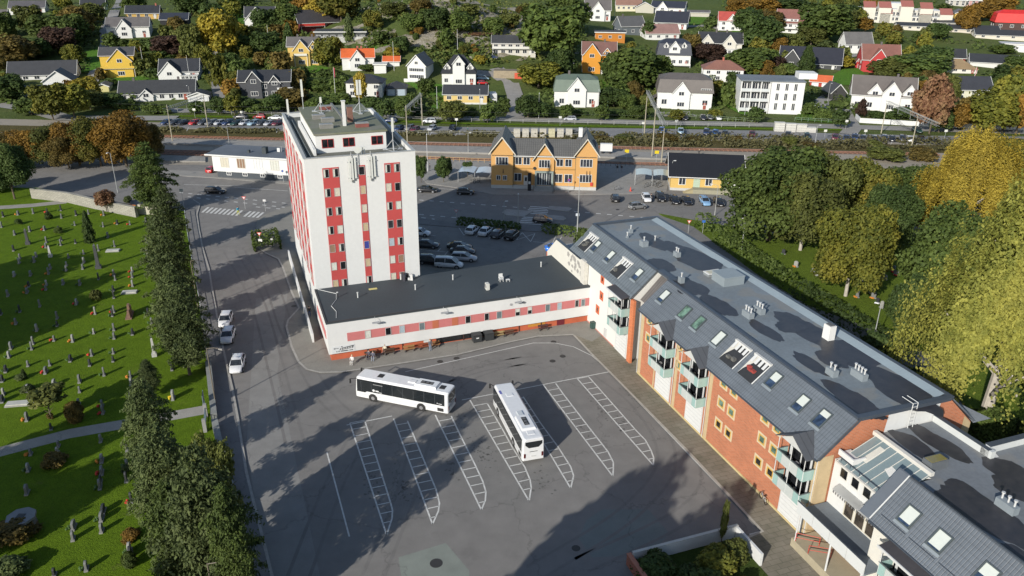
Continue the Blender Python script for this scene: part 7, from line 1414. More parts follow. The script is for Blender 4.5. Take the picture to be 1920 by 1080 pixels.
    # hill trees: pixel x, base row, top row, width, kind, colour
    HT=[(20,190,135,60,'broad','dark'),(60,215,182,50,'broad','green'),(100,225,150,60,'broad','yellowgreen'),(140,220,150,60,'broad','yellowgreen'),(165,190,140,50,'broad','yellow'),(170,205,165,44,'broad','olive'),(115,100,45,56,'broad','plum'),(135,85,20,60,'broad','green'),(95,75,20,70,'broad','green'),(30,120,60,70,'broad','brown'),(65,110,65,60,'broad','dark'),(150,70,5,60,'broad','brown'),(175,45,0,50,'broad','olive'),(60,60,5,44,'broad','olive'),
     (8,70,20,40,'broad','green'),(210,90,60,28,'broad','green'),(235,90,68,24,'bush','green'),(260,92,64,34,'bush','dark'),(290,92,62,40,'bush','green'),(320,105,60,60,'broad','plum'),(300,110,85,40,'bush','dark'),(362,120,45,40,'broad','olive'),(355,90,40,44,'broad','olive'),(385,130,80,34,'broad','yellowgreen'),(415,110,10,70,'broad','yellow'),(440,85,35,60,'broad','yellow'),(430,140,95,44,'broad','dark'),(415,170,95,30,'broad','yellowgreen'),(450,130,98,30,'bush','yellowgreen'),(345,120,92,30,'bush','brown'),(330,60,20,34,'bush','brown'),(325,110,98,30,'bush','green'),
     (190,150,120,20,'bush','brown'),(210,160,142,24,'bush','green'),(290,145,120,34,'bush','dark'),(320,128,100,40,'bush','dark'),(215,200,165,44,'bush','dark'),(240,206,178,46,'bush','green'),(285,212,185,36,'bush','green'),(305,212,190,30,'bush','green'),(370,212,182,30,'bush','dark'),(415,213,180,34,'broad','dark'),(440,215,175,30,'broad','yellowgreen'),(465,212,180,40,'broad','dark'),(400,60,0,44,'broad','dark'),(360,30,-20,60,'broad','dark'),(450,25,-30,60,'broad','dark'),(250,20,-15,40,'broad','green'),
     (500,70,10,44,'broad','dark'),(545,60,0,54,'broad','green'),(580,35,-20,56,'broad','orange'),(600,45,-10,50,'broad','gold'),(640,40,-30,70,'broad','mixed'),(500,100,55,50,'broad','dark'),(530,105,70,34,'bush','dark'),(545,110,48,34,'conifer','dark'),(515,118,92,50,'bush','brown'),(497,120,90,40,'bush','yellow'),(618,125,62,46,'broad','yellowgreen'),(610,122,80,40,'broad','olive'),(655,75,30,24,'conifer','spruce'),(620,150,120,50,'bush','green'),(590,165,135,60,'bush','green'),(560,150,115,40,'bush','dark'),(640,175,125,44,'bush','green'),(690,130,115,40,'bush','green'),
     (550,205,160,56,'broad','brown'),(515,212,175,40,'broad','dark'),(480,212,182,50,'bush','green'),(600,210,170,70,'bush','green'),(575,200,165,50,'bush','green'),(640,205,160,50,'bush','green'),(677,195,130,34,'tall','gold'),(700,205,170,44,'bush','dark'),(725,222,185,30,'broad','dark'),(745,205,175,30,'bush','dark'),(760,225,180,32,'broad','green'),(775,200,165,34,'bush','green'),(800,175,145,30,'broad','green'),(790,215,190,60,'bush','dark'),(848,228,185,50,'broad','olive'),(832,215,195,40,'bush','green'),(880,215,195,30,'bush','green'),(914,230,195,26,'broad','green'),(945,210,175,24,'bush','green'),(845,150,140,22,'bush','green'),
     (750,100,66,34,'broad','dark'),(735,110,80,30,'bush','yellow'),(775,62,22,40,'broad','green'),(700,55,15,34,'broad','mixed'),(715,84,56,30,'broad','green'),(820,62,10,46,'broad','dark'),(836,92,50,30,'broad','green'),(862,64,20,46,'broad','green'),(880,30,5,30,'broad','olive'),(740,30,0,44,'broad','olive'),(790,25,-5,40,'broad','brown'),(900,118,98,24,'bush','yellow'),(895,65,58,44,'bush','red'),(925,60,20,40,'bush','green'),(955,50,22,34,'broad','olive'),(985,28,5,26,'broad','olive'),
     (1035,115,-5,110,'broad','green'),(1060,60,-20,80,'broad','green'),(1010,165,110,74,'broad','yellowgreen'),(1050,150,85,50,'broad','dark'),(990,220,175,46,'broad','dark'),(1015,220,180,44,'bush','dark'),(1062,222,195,24,'broad','green'),(1085,215,200,30,'bush','dark'),(1128,226,195,26,'broad','green'),(1160,215,200,50,'bush','dark'),(1196,222,195,34,'broad','green'),(1190,165,75,110,'broad','green'),(1160,165,90,60,'broad','green'),(1225,160,95,60,'broad','green'),(1150,200,160,50,'broad','dark'),(1175,205,165,40,'bush','green'),(1210,200,170,34,'bush','olive'),(1215,72,40,20,'broad','dark'),(1250,70,45,34,'broad','olive'),(1295,110,60,34,'broad','brown'),
     (1328,118,76,54,'broad','plum'),(1268,224,205,26,'broad','yellowgreen'),(1340,222,205,24,'broad','yellowgreen'),(1375,160,125,30,'bush','dark'),(1400,140,80,74,'broad','green'),(1420,100,20,70,'broad','dark'),(1455,130,95,44,'bush','plum'),(1400,60,10,50,'broad','dark'),(1335,50,20,34,'bush','dark'),(1380,25,-5,34,'broad','orange'),(1425,30,-10,60,'broad','orange'),(1440,60,15,50,'broad','brown'),(1480,30,-10,60,'broad','dark'),(1460,85,55,34,'bush','green'),(1490,95,60,30,'broad','olive'),(1540,80,-5,90,'broad','green'),(1575,60,10,60,'broad','olive'),(1590,40,5,50,'broad','dark'),(1520,85,45,50,'broad','olive'),
     (1510,138,90,38,'conifer','dark'),(1478,142,110,40,'bush','green'),(1577,118,85,26,'broad','olive'),(1585,128,105,28,'broad','yellow'),(1605,95,78,34,'bush','yellow'),(1548,90,70,30,'bush','spruce'),(1620,60,32,28,'broad','orange'),(1640,75,55,20,'bush','olive'),(1680,60,42,20,'bush','brown'),(1755,75,40,40,'broad','dark'),(1720,80,60,20,'broad','green'),(1675,82,65,34,'bush','lime'),(1715,152,90,100,'broad','green'),(1670,150,100,70,'broad','olive'),(1745,140,80,60,'broad','dark'),(1742,250,132,60,'broad','red'),(1722,232,165,36,'broad','red'),(1690,222,190,44,'bush','dark'),(1645,222,202,34,'bush','dark'),(1613,220,175,20,'bush','plum'),(1668,225,203,30,'bush','dark'),
     (1785,245,190,44,'broad','orange'),(1820,240,175,60,'broad','brown'),(1850,250,160,80,'broad','yellowgreen'),(1880,245,130,70,'broad','yellowgreen'),(1905,250,165,60,'broad','orange'),(1760,248,200,40,'broad','green'),(1905,135,100,44,'broad','green'),(1880,100,80,40,'broad','green'),(1810,60,5,36,'broad','orange'),(1840,40,0,50,'broad','orange'),(1870,25,-10,50,'broad','orange'),(1770,25,5,26,'broad','green'),(1800,130,125,30,'bush','green'),(1895,160,118,60,'broad','dark'),(1575,240,205,28,'broad','dark'),(1515,215,185,30,'bush','green'),(1545,225,195,40,'bush','green'),(1600,200,170,26,'bush','dark'),(1416,230,200,26,'broad','dark'),(1395,225,212,34,'bush','green'),
     (1380,265,252,30,'bush','brown'),(1480,272,250,34,'bush','olive'),(1520,275,262,40,'bush','brown'),(1640,275,258,30,'bush','olive'),(1250,262,245,40,'bush','brown'),(1170,262,247,40,'bush','olive'),(1130,262,250,30,'bush','brown'),(1300,266,252,36,'bush','brown'),(700,250,240,20,'bush','brown'),(1900,285,255,60,'broad','mixed'),(1850,290,262,60,'broad','olive'),(1660,300,272,60,'broad','olive')]
    for (px,yb,yt,w_,k,c) in HT: tree(px,yb,yt-3,w_*1.16,k,c,0 if w_>30 else 2)
    # bushes and small trees scattered over the rocky slope, kept off houses and roads
    rr=random.Random(9); n=0; nt_=0; WV=[];WF=[];WM_=[]; wc=['green','olive','dark','brown','mixed','yellowgreen','orange']; bl=[(l[0],l[1]) for l in LM if l[3]=='hill']
    while n<330:
        px=rr.uniform(560,1010) if n<72 else rr.choice((rr.uniform(0,560),rr.uniform(1120,1920),rr.uniform(1400,1920))); py=rr.uniform(2,120) if n<72 else rr.uniform(4,196)
        if any(abs(px-a)<44 and -45<py-b<(12+(9 if n>=72 else 0)) for a,b in bl): continue
        if n<72 and py>95 and (px<760 or px>900): n+=0; continue
        if n>=72 and (abs(px-178)<30 or abs(px-405)<24 or py>150 and 1380<px<1530): continue
        c=rr.choice(('green','olive','dark','brown','mixed','yellowgreen','olive','olive','orange','green')); hh=rr.uniform(1.6,4.6) if n<72 else rr.uniform(2.6,8.5); x,y,z=GT(px,py)
        if hh>=3.4: nt_+=1
        if hh>=3.4 and nt_>60:      # the smallest trees, past 300 of them, as one wood
            me=proto('broad',rr.randrange(3),2); o=len(WV); r_=hh*rr.uniform(.42,.6); WV+=[(x+v.co.x*r_,y+v.co.y*r_,z+.3+v.co.z*hh/2) for v in me.vertices]; WF+=[tuple(q+o for q in p.vertices) for p in me.polygons]; WM_+=[wc.index(c)]*len(me.polygons); n+=1; continue
        tree_at(x,y,z,hh,hh*rr.uniform(.4,.6),'bush' if hh<3.4 else 'broad',c,2 if hh<3 else 0,0 if hh<3.4 else .4,px=(px,py),dom='hill'); n+=1
    me=bpy.data.meshes.new('woodland'); me.from_pydata(WV,[],WF); [me.materials.append(leafmat(c)) for c in wc]; me.polygons.foreach_set('material_index',WM_); tag(put('woodland',me),'small mixed trees filling the gaps between the hillside gardens','woodland',None,'stuff')
    # gardens hedges
    for pts,w_,h,c,lb in (([(1340,172),(1427,176)],2,2.6,'green','tall clipped hedge between the hip-roofed house and the flats'),([(1335,150),(1330,170)],2,2.5,'green','clipped hedge beside the hip-roofed house'),([(1392,196),(1428,224)],1.5,1.5,'yellowgreen','yellow-green hedge edging the lawn of the white flats'),([(1490,225),(1565,228)],1.6,1.5,'green','low hedge on the street side of the white flats'),([(1562,185),(1600,205),(1612,218)],2.2,2,'green','broad hedge beside the three-gabled white house'),([(1515,170),(1555,185)],2.2,2,'green','hedge in front of the open carport'),([(800,218),(940,222)],2,2.2,'green','dark hedge along the street below the low yellow house'),([(940,200),(925,222)],2,2.6,'dark','hedge at the corner below the white container'),
        ([(1030,215),(1120,216)],1.8,1.6,'dark','dark hedge in front of the green-roofed house'),([(1135,218),(1220,222)],1.8,1.8,'dark','hedge along the street beside the green-roofed house'),([(480,206),(560,208)],2,2,'green','hedge below the black house with white gables'),([(195,28),(210,5)],2,4,'dark','tall dark hedge beside the steep road'),([(388,150),(402,163)],1.8,2,'yellowgreen','clipped hedge beside the glazed veranda'),([(1350,225),(1425,230)],1.4,1.2,'green','low hedge behind the cars parked below the white flats'),([(600,212),(720,218)],2,2,'dark','dark hedge along the street behind the tower'),([(1240,216),(1300,218)],1.4,1.2,'green','low hedge in front of the big white house')): hedge('hedge',pts,w_,h,c,lb,n=26)
    # brush along the railway: nobody could count it
    V=[];Fc=[]; rnd=random.Random(5)
    for _ in range(15000):
        px=rnd.uniform(280,1860); t=rnd.random(); y0=241+(px-330)*.0135 if px<1000 else 250+(px-1000)*.017; y1=y0+(8 if px<1000 else 8+14*min(1,(px-1000)/180)); py=y0+(y1-y0)*t
        if 985<px<1100 and rnd.random()<.4: continue
        x,y=G(px,py); k=noise.noise(Vector((x*.15,y*.15,0)));
        if k<-.2: continue
        leafquad(V,Fc,Vector((x,y,rnd.random()*(1.2+1.8*k)*(1 if px>1000 else .4))),.34*rnd.uniform(.6,1.4),Vector((0,-.2,1)),rnd)
    me=bpy.data.meshes.new('undergrowth'); me.from_pydata([tuple(v) for v in V],[],Fc); me.materials.append(lay('leaf',(.045,.05,.02),(.095,.09,.035),(.14,.125,.055))); tag(put('undergrowth',me),'brown brush growing along the railway embankment','undergrowth',None,'stuff')
    # low scrub over the rocky slope
    V=[];Fc=[]
    for _ in range(7500):
        px=rnd.uniform(540,1240); py=rnd.uniform(0,118); x,y,z=GT(px,py); k=noise.noise(Vector((x*.06,y*.06,3)))
        if k<-.02 or any(abs(px-a)<40 and -34<py-b<10 for a,b in bl): continue
        leafquad(V,Fc,Vector((x,y,z+rnd.random()*(1.4+3*k))),.6*rnd.uniform(.6,1.4),Vector((0,-.3,1)),rnd)
    me=bpy.data.meshes.new('undergrowth'); me.from_pydata([tuple(v) for v in V],[],Fc); me.materials.append(leafmat('olive')); tag(put('undergrowth',me),'low scrub covering the rocky hillside','undergrowth',None,'stuff')
    # woodland floor foliage between the gardens, left and right
    V=[];Fc=[]
    for _ in range(42000):
        px=rnd.uniform(0,1920); py=rnd.uniform(0,212)
        x,y,z=GT(px,py); k=noise.noise(Vector((x*.035,y*.035,8)))
        if k<-.1 or any(abs(px-a)<42 and -34<py-b<14 for a,b in bl) or y<268: continue
        if abs(px-(205-(py-60)*.3))<14 and px<260 or abs(px-405)<14 or abs(px-960)<20: continue
        leafquad(V,Fc,Vector((x,y,z+rnd.random()*(.8+4*(k+.1)))),.6*rnd.uniform(.6,1.5),Vector((0,-.3,1)),rnd)
    me=bpy.data.meshes.new('undergrowth'); me.from_pydata([tuple(v) for v in V],[],Fc); me.materials.append(leafmat('green')); tag(put('undergrowth',me),'garden shrubbery and undergrowth between the houses on the hill','undergrowth',None,'stuff')
    # trees below and beside the frame whose shadows fall into it
    WN=['dense low','second dense','third dense','tallest','second tall','third tall','first of eight','second of eight','third of eight','fourth of eight','fifth of eight','sixth of eight','seventh of eight','last of eight']
    for x,y,h,r in ((-42,20,18,6),(-33,18,17,5),(-38,28,18,6),(-12,27,25,5),(-5,24,24,4.5),(-17,23,24,4),(-67,50,18,5),(-62,42,17,5),(-90,91,18,7),(-86,84,17,6),(-101,98,19,8)):
        o=tree_at(x,y,0,h,r,'broad','green',0,h*.15,label=f'{WN.pop(0)} leafy tree standing outside the picture, shading the '+('bus yard' if x>-30 else 'cemetery lawn')); o['group']='trees beyond the picture edge'
# ------------------------------------------------------------------ cemetery
GST=[(25,545),(137,530),(250,520),(355,515),(458,500),(462,555),(572,535),(665,525),(780,535),(14,625),(335,645),(440,650),(562,610),(775,620),(880,600),(975,605),(1095,585),(110,680),(225,655),(350,740),(462,725),(458,760),(567,745),(810,700),(860,770),(1100,740),(103,800),(150,860),(145,895),(272,845),(258,885),(345,775),(515,855),(628,825),(740,800),(1105,830),(1107,880),(108,990),(230,985),(365,975),(378,935),(497,950),(500,915),(630,890),(622,935),(740,930),(855,985),(865,1020),(993,960),(993,1000),(740,1015),(218,1070),(350,1060),(475,1050),(600,1055),(995,1065)]
GS2=[(60,60),(205,35),(345,15),(850,20),(855,75),(715,195),(855,180),(845,210),(1110,190),(1138,265),(150,180),(120,270),(8,200),(300,140),(575,120),(430,230),(430,285),(278,320),(408,395),(548,400),(705,340),(855,315),(857,375),(995,345),(85,455),(250,420),(240,460),(70,520),(212,585),(375,580),(345,635),(530,545),(690,505),(852,490),(850,550),(675,580),(45,625),(20,700),(28,800),(20,850),(408,730),(402,800),(598,705),(598,780),(782,655),(980,670),(985,720),(210,770),(205,990),(385,1060),(592,880),(590,915),(768,890),(775,940),(975,830),(1290,615),(1300,830)]
GS3=[(232,170),(440,110),(432,160),(757,70),(765,220),(765,310),(757,375),(752,420),(955,140),(955,260),(950,370),(215,290),(205,460),(988,525),(1173,490),(555,720),(550,805),(777,600),(765,655),(765,745),(975,900),(980,930),(650,1030),(410,1075)]
RG=[(1440+115/4,270+825/4),(1440+208/4,270+920/4),(1440+345/4,270+965/4),(1440+368/4,270+990/4),(1440+700/4,270+1030/4),(1440+870/4,270+1015/4),(1440+940/4,270+960/4),(1440+965/4,270+985/4),(1440+668/4,540+70/4),(1440+775/4,540+45/4),(1440+790/4,540+75/4),(1440+820/4,540+110/4),(1440+970/4,540+60/4),(1440+1010/4,540+105/4),(1440+850/4,540+150/4)]
def build_cemetery():
    for a in ((168,454,'the cone-shaped evergreen'),(201,399,'the red maple'),(184,500,'the dark obelisk'),(244,590,'the brown monument'),(60,845,'the gravel path'),(250,795,'the gravel path'),(320,745,'the yellow grave flowers'),(45,990,'the octagonal monument'),(60,560,'the low walled plot'),(95,755,'the leafless small tree'),(288,1020,'the slim tall obelisk'),(150,930,'the shadow corner'),(60,400,'the upper path')): LM.append((*a,'cem'))
    STN={'grey':(.15,.155,.15),'dark':(.03,.032,.035),'pale':(.27,.27,.25),'brown':(.2,.13,.1)}; PR={}
    rr=random.Random(21)
    def proto_(style,col,fl):
        k=(style,col,fl)
        if k in PR: return copy_tree(PR[k])
        o=thing('gravestone','x','gravestone',(0,0,0),0,'gravestones'); M_=paint(STN[col],.6,.2,3); w_,h,t=[q*.88 for q in style]
        n=9; P=[(-w_/2,.12)]+[(-w_/2+w_*i/(n-1),.12+h*(.82+.18*sin(PI*i/(n-1)))) for i in range(n)]+[(w_/2,.12)]
        MB().exty(P,-t/2,t/2).obj('stone',M_,o); MB().box(-w_/2-.12,w_/2+.12,-t/2-.08,t/2+.08,0,.14).obj('plinth',paint((.2,.2,.19),.8,.2,3),o)
        if fl:
            m=MB(); 
            for i in range(7): m.ball((rr.uniform(-.3,.3),-t/2-.35+rr.uniform(-.12,.12),.16),rr.uniform(.09,.15),6,4)
            m.obj('flowers',paint({'red':(.45,.03,.02),'orange':(.5,.18,.02),'green':(.05,.1,.02),'yellow':(.7,.5,.02),'white':(.6,.6,.55)}[fl],.8,.5,5),o)
        PR[k]=o; return o
    alls=[(x/4,270+y/4) for x,y in GST]+[(x/4,540+y/4) for x,y in GS2]+[(x/4,810+y/4) for x,y in GS3]
    for i,(px,py) in enumerate(alls+RG):
        st=rr.choice(((.7,.95,.22),(.85,1.1,.24),(.6,1.25,.2),(1.05,.85,.25),(.55,.8,.2))); col=rr.choice(('grey','grey','pale','dark','grey')); fl=rr.choice((None,None,'red','green','green',None,None,'orange','green'))
        if (px,py)==(325,747.5): st,col,fl=(1.1,1.3,.25),'pale','yellow'
        x,y=G(px,py,.1); o=proto_(st,col,fl); o.location=(x,y,.12); o.rotation_euler=(0,0,R(-72+rr.uniform(-5,5)) if px<500 else R(-60+rr.uniform(-9,9))); o['group']='gravestones' if px<500 else 'park gravestones'
        sz='broad low' if st[0]>1 else 'tall slim' if st[1]>1.2 else 'small' if st[1]<.9 else 'rounded'
        look=f"{sz} {col if col!='pale' else 'pale grey'} gravestone"+(f" with {fl+' flowers' if fl!='green' else 'a green plant'}" if fl else '')
        if fl=='yellow': o['label']='broad pale gravestone with a large bunch of yellow flowers'
        else: later(o,look,px,py,'cem' if px<500 else 'park')
    for a in ((1585,556,'the park tree with a split trunk'),(1640,600,'the park lamp')): LM.append((*a,'park'))
    def obelisk(px,py,h,r,lb,c=(.06,.062,.065)):
        x,y=G(px,py,.1); o=thing('obelisk',lb,'grave monument',(x,y,.12),R(-70)); MB().box(-r*1.6,r*1.6,-r*1.6,r*1.6,0,.5).obj('base',paint(c,.6,.2,2),o); MB().box(-r,r,-r,r,.5,h,0,r*.35).obj('shaft',paint(c,.5,.2,2),o); MB().box(-r*.65,r*.65,-r*.65,r*.65,h,h+.35,0,r*.6).obj('tip',paint(c,.5,.2,2),o)
    obelisk(185,503,4.2,.3,'tallest dark obelisk on the cemetery lawn'); obelisk(53,458,2.8,.25,'dark obelisk near the upper path'); obelisk(292,1034,2.6,.22,'slim grey obelisk with a stepped base near the bottom trees'); obelisk(95,482,1.9,.2,'pale cross-like pillar near the tallest obelisk',(.4,.4,.38)) ; obelisk(290,668,2.7,.2,'tall narrow pale slab beside the lone conifer',(.38,.38,.36))
    x,y=G(244,592,.1); o=thing('family_monument','brown three-part family monument on the lawn','grave monument',(x,y,.12),R(-72)); M_=paint((.17,.10,.07),.8,.2,2)
    for dx,h,w_ in ((-.9,1.3,.8),(0,1.9,.9),(.9,1.3,.8)): MB().box(dx-w_/2,dx+w_/2,-.2,.2,.2,h,0,.05).obj('panel',M_,o)
    MB().box(-1.5,1.5,-.5,.4,0,.2).obj('base',M_,o)
    x,y=G(47,995,.1); o=thing('octagonal_monument','grey octagonal stone monument with a dark plaque','grave monument',(x,y,.12),0); MB().cyl((0,0,0),(0,0,1.5),1.3,1.15,8).obj('drum',paint((.12,.125,.13),.7,.2,1),o); MB().cyl((0,0,1.5),(0,0,1.75),1.35,1.35,8).obj('cap',paint((.17,.18,.19),.6,.2,1),o); MB().box(-.35,.35,-.3,.3,1.75,1.8).obj('plaque',paint((.03,.03,.03),.5),o)
    for px,py,lb,L in ((212,471,'pale flat grave slab beside the tallest obelisk',2.2),(243,549,'pale flat grave slab beyond the brown monument',2.2),(41,758,'long pale flat grave slab by the small leafless tree',3.4)): x,y=G(px,py,.1); o=thing('grave_slab',lb,'grave slab',(x,y,.12),R(10)); MB().box(-L/2,L/2,-.5,.5,.15,.28).obj('slab',paint((.4,.4,.36),.8,.2,2),o); MB().box(-L/2-.08,L/2+.08,-.6,.6,0,.15).obj('kerb_frame',paint((.25,.25,.23),.8,.2,2),o)
    # shrubs among the graves
    for px,py,h,r,k,c,lb in ((36,603/4+270,1.6,.8,'bush','dark','dark round shrub near the upper path'),(92,411,1.9,.9,'bush','dark','dark clipped shrub beside a tall gravestone'),(110,437,1.6,.9,'bush','green','round green shrub left of the cone-shaped evergreen'),(181,562,2.4,1.0,'bush','olive','olive shrub at the edge of the big shadow'),(143,790,2.6,1.1,'column','brown','reddish-brown clipped shrub by the gravel path'),(46,709,1.3,.5,'conifer','dark','tiny cone-shaped conifer beside a pale bush'),(38,712,1.0,.8,'bush','spruce','pale green bush beside the tiny conifer'),(105,872,2.0,1.4,'bush','brown','brown shrub in the big shadow below the path'),(30,1010,2.6,2.4,'bush','brown','rust-brown bush next to the octagonal monument'),(245,1062,1.6,.7,'column','green','small green clipped shrub with pink flowers at the bottom'),(246,1010,1.4,1.0,'bush','orange','orange shrub behind a gravestone near the bottom'),(95,1085-300,1.0,.5,'bush','brown','small heather bush at the foot of the leafless tree'),(237,885,1.1,.6,'bush','spruce','pale shrub in the row of red flowers'),(298,970,1.5,.8,'bush','green','green shrub near the small white marker'),(52,733,1.2,.9,'bush','spruce','grey-green bush above the leafless tree'),(20,1075,2.2,1.8,'bush','spruce','pale grey-green bush at the bottom picture corner')):
        x,y=G(px,py,.1); tree_at(x,y,.12,h,r,k,c,0,0,label=lb)
    x,y=G(97,786,.1); tree_at(x,y,.12,4.6,2.0,'broad','olive',2,2.4,label='small thin-leaved tree leaning beside the gravel path')
    # stone wall along the main road, bench, roadside fence
    P=[(70,356),(150,367),(255,388),(262,390)]; A=[Vector(G(*p)) for p in ((62,372),(130,380),(180,392),(258,408))]; m=MB(); V=[]
    for a,b in zip(A,A[1:]):
        d=(b-a).normalized(); n=Vector((-d.y,d.x))*.35; m.prism([(a-n)[:],(b-n)[:],(b+n)[:],(a+n)[:]],0,2.3)
    o=m.obj('stone_wall',lay('brick',(.27,.26,.22),(.12,.12,.1),.55,.28)); tag(o,'long grey rubble stone wall between the cemetery and main road','wall')
    A=[Vector(G(*p)) for p in ((262,402),(320,404))]; d=(A[1]-A[0]).normalized(); n=Vector((-d.y,d.x))*.25; tag(MB().prism([(A[0]-n)[:],(A[1]-n)[:],(A[1]+n)[:],(A[0]+n)[:]],0,2.2).obj('rendered_wall',paint((.42,.40,.32),.9,.1,.5)),'pale smooth wall section joining the rubble wall','wall')
    x,y=G(248,393,.1); o=thing('bench','bright orange bench at the foot of the cemetery wall','bench',(x,y,.12),R(-15)); M_=paint((.62,.2,.02),.6,.1,1); MB().box(-1,1,-.25,.25,.42,.5).obj('seat',M_,o); MB().box(-1,1,.25,.33,.5,.95).obj('backrest',M_,o)
    for a in (-.8,.8): MB().box(a-.05,a+.05,-.25,.3,0,.42).obj('leg',M_,o)
    # wall along the street: low grey wall with capping, lower part and fence above it
    def lwall(pts,h,wd,mat,lb,cap=None):
        A=[Vector(G(*p)) for p in pts]; m=MB()
        for a,b in zip(A,A[1:]): d=(b-a).normalized(); n=Vector((-d.y,d.x))*wd/2; m.prism([(a-n)[:],(b-n)[:],(b+n)[:],(a+n)[:]],.1,h)
        tag(m.obj('street_wall',mat),lb,'wall')
    lwall([(392,690),(398,745),(403,790)],1.1,.7,paint((.2,.21,.2),.9,.2,1),'low grey stone wall beside the cemetery gate'); lwall([(404,800),(420,870),(445,965),(465,1040)],1.1,.7,paint((.2,.21,.2),.9,.2,1),'low grey wall under the trees below the gate')
    A=[Vector(G(*p)) for p in ((347,400),(352,440),(362,500),(375,570),(385,630),(390,680))]; m=MB(); t=thing('street_fence','thin white-topped fence between conifers and pavement','fence',(*A[0],.1))
    o0=Vector((*A[0],.1))
    for a,b in zip(A,A[1:]): m.cyl(Vector((*a,1.2))-o0,Vector((*b,1.2))-o0,.05,.05,5); m.cyl(Vector((*a,.7))-o0,Vector((*b,.7))-o0,.04,.04,5)
    m.obj('rail',paint((.4,.42,.42),.6),t)
    for a,b in zip(A,A[1:]):
        for k in range(4): p=a+(b-a)*k/4; MB().cyl(Vector((*p,.1))-o0,Vector((*p,1.3))-o0,.05,.05,5).obj('post',paint((.4,.42,.42),.6),t)
    x,y=G(386,795,.1); o=thing('gate','blue-grey iron gate at the end of the gravel path','gate',(x,y,.12),R(-72)); M_=paint((.12,.16,.2),.5,.1,1)
    for s in (-1,1):
        g=MB(); 
        for k in range(7): g.cyl((s*(.15+k*.22),0,0),(s*(.15+k*.22),0,1.3),.025,.025,4)
        g.cyl((s*.1,0,1.3),(s*1.6,0,1.3),.04,.04,4); g.cyl((s*.1,0,.15),(s*1.6,0,.15),.04,.04,4); g.obj('gate_leaf',M_,o); MB().box(s*1.7-.2,s*1.7+.2,-.2,.2,0,1.7).obj('gate_post',paint((.25,.25,.24),.8,.1,1),o)
    x,y=G(384,765,.1); o=thing('notice_board','dark notice board beside the cemetery gate','notice board',(x,y,.12),R(-72)); MB().box(-.7,.7,-.05,.05,.8,2.0).obj('board',paint((.04,.05,.06),.4),o)
    for s in (-.7,.7): MB().cyl((s,0,0),(s,0,2.1),.05,.05,6).obj('post',M_,o)
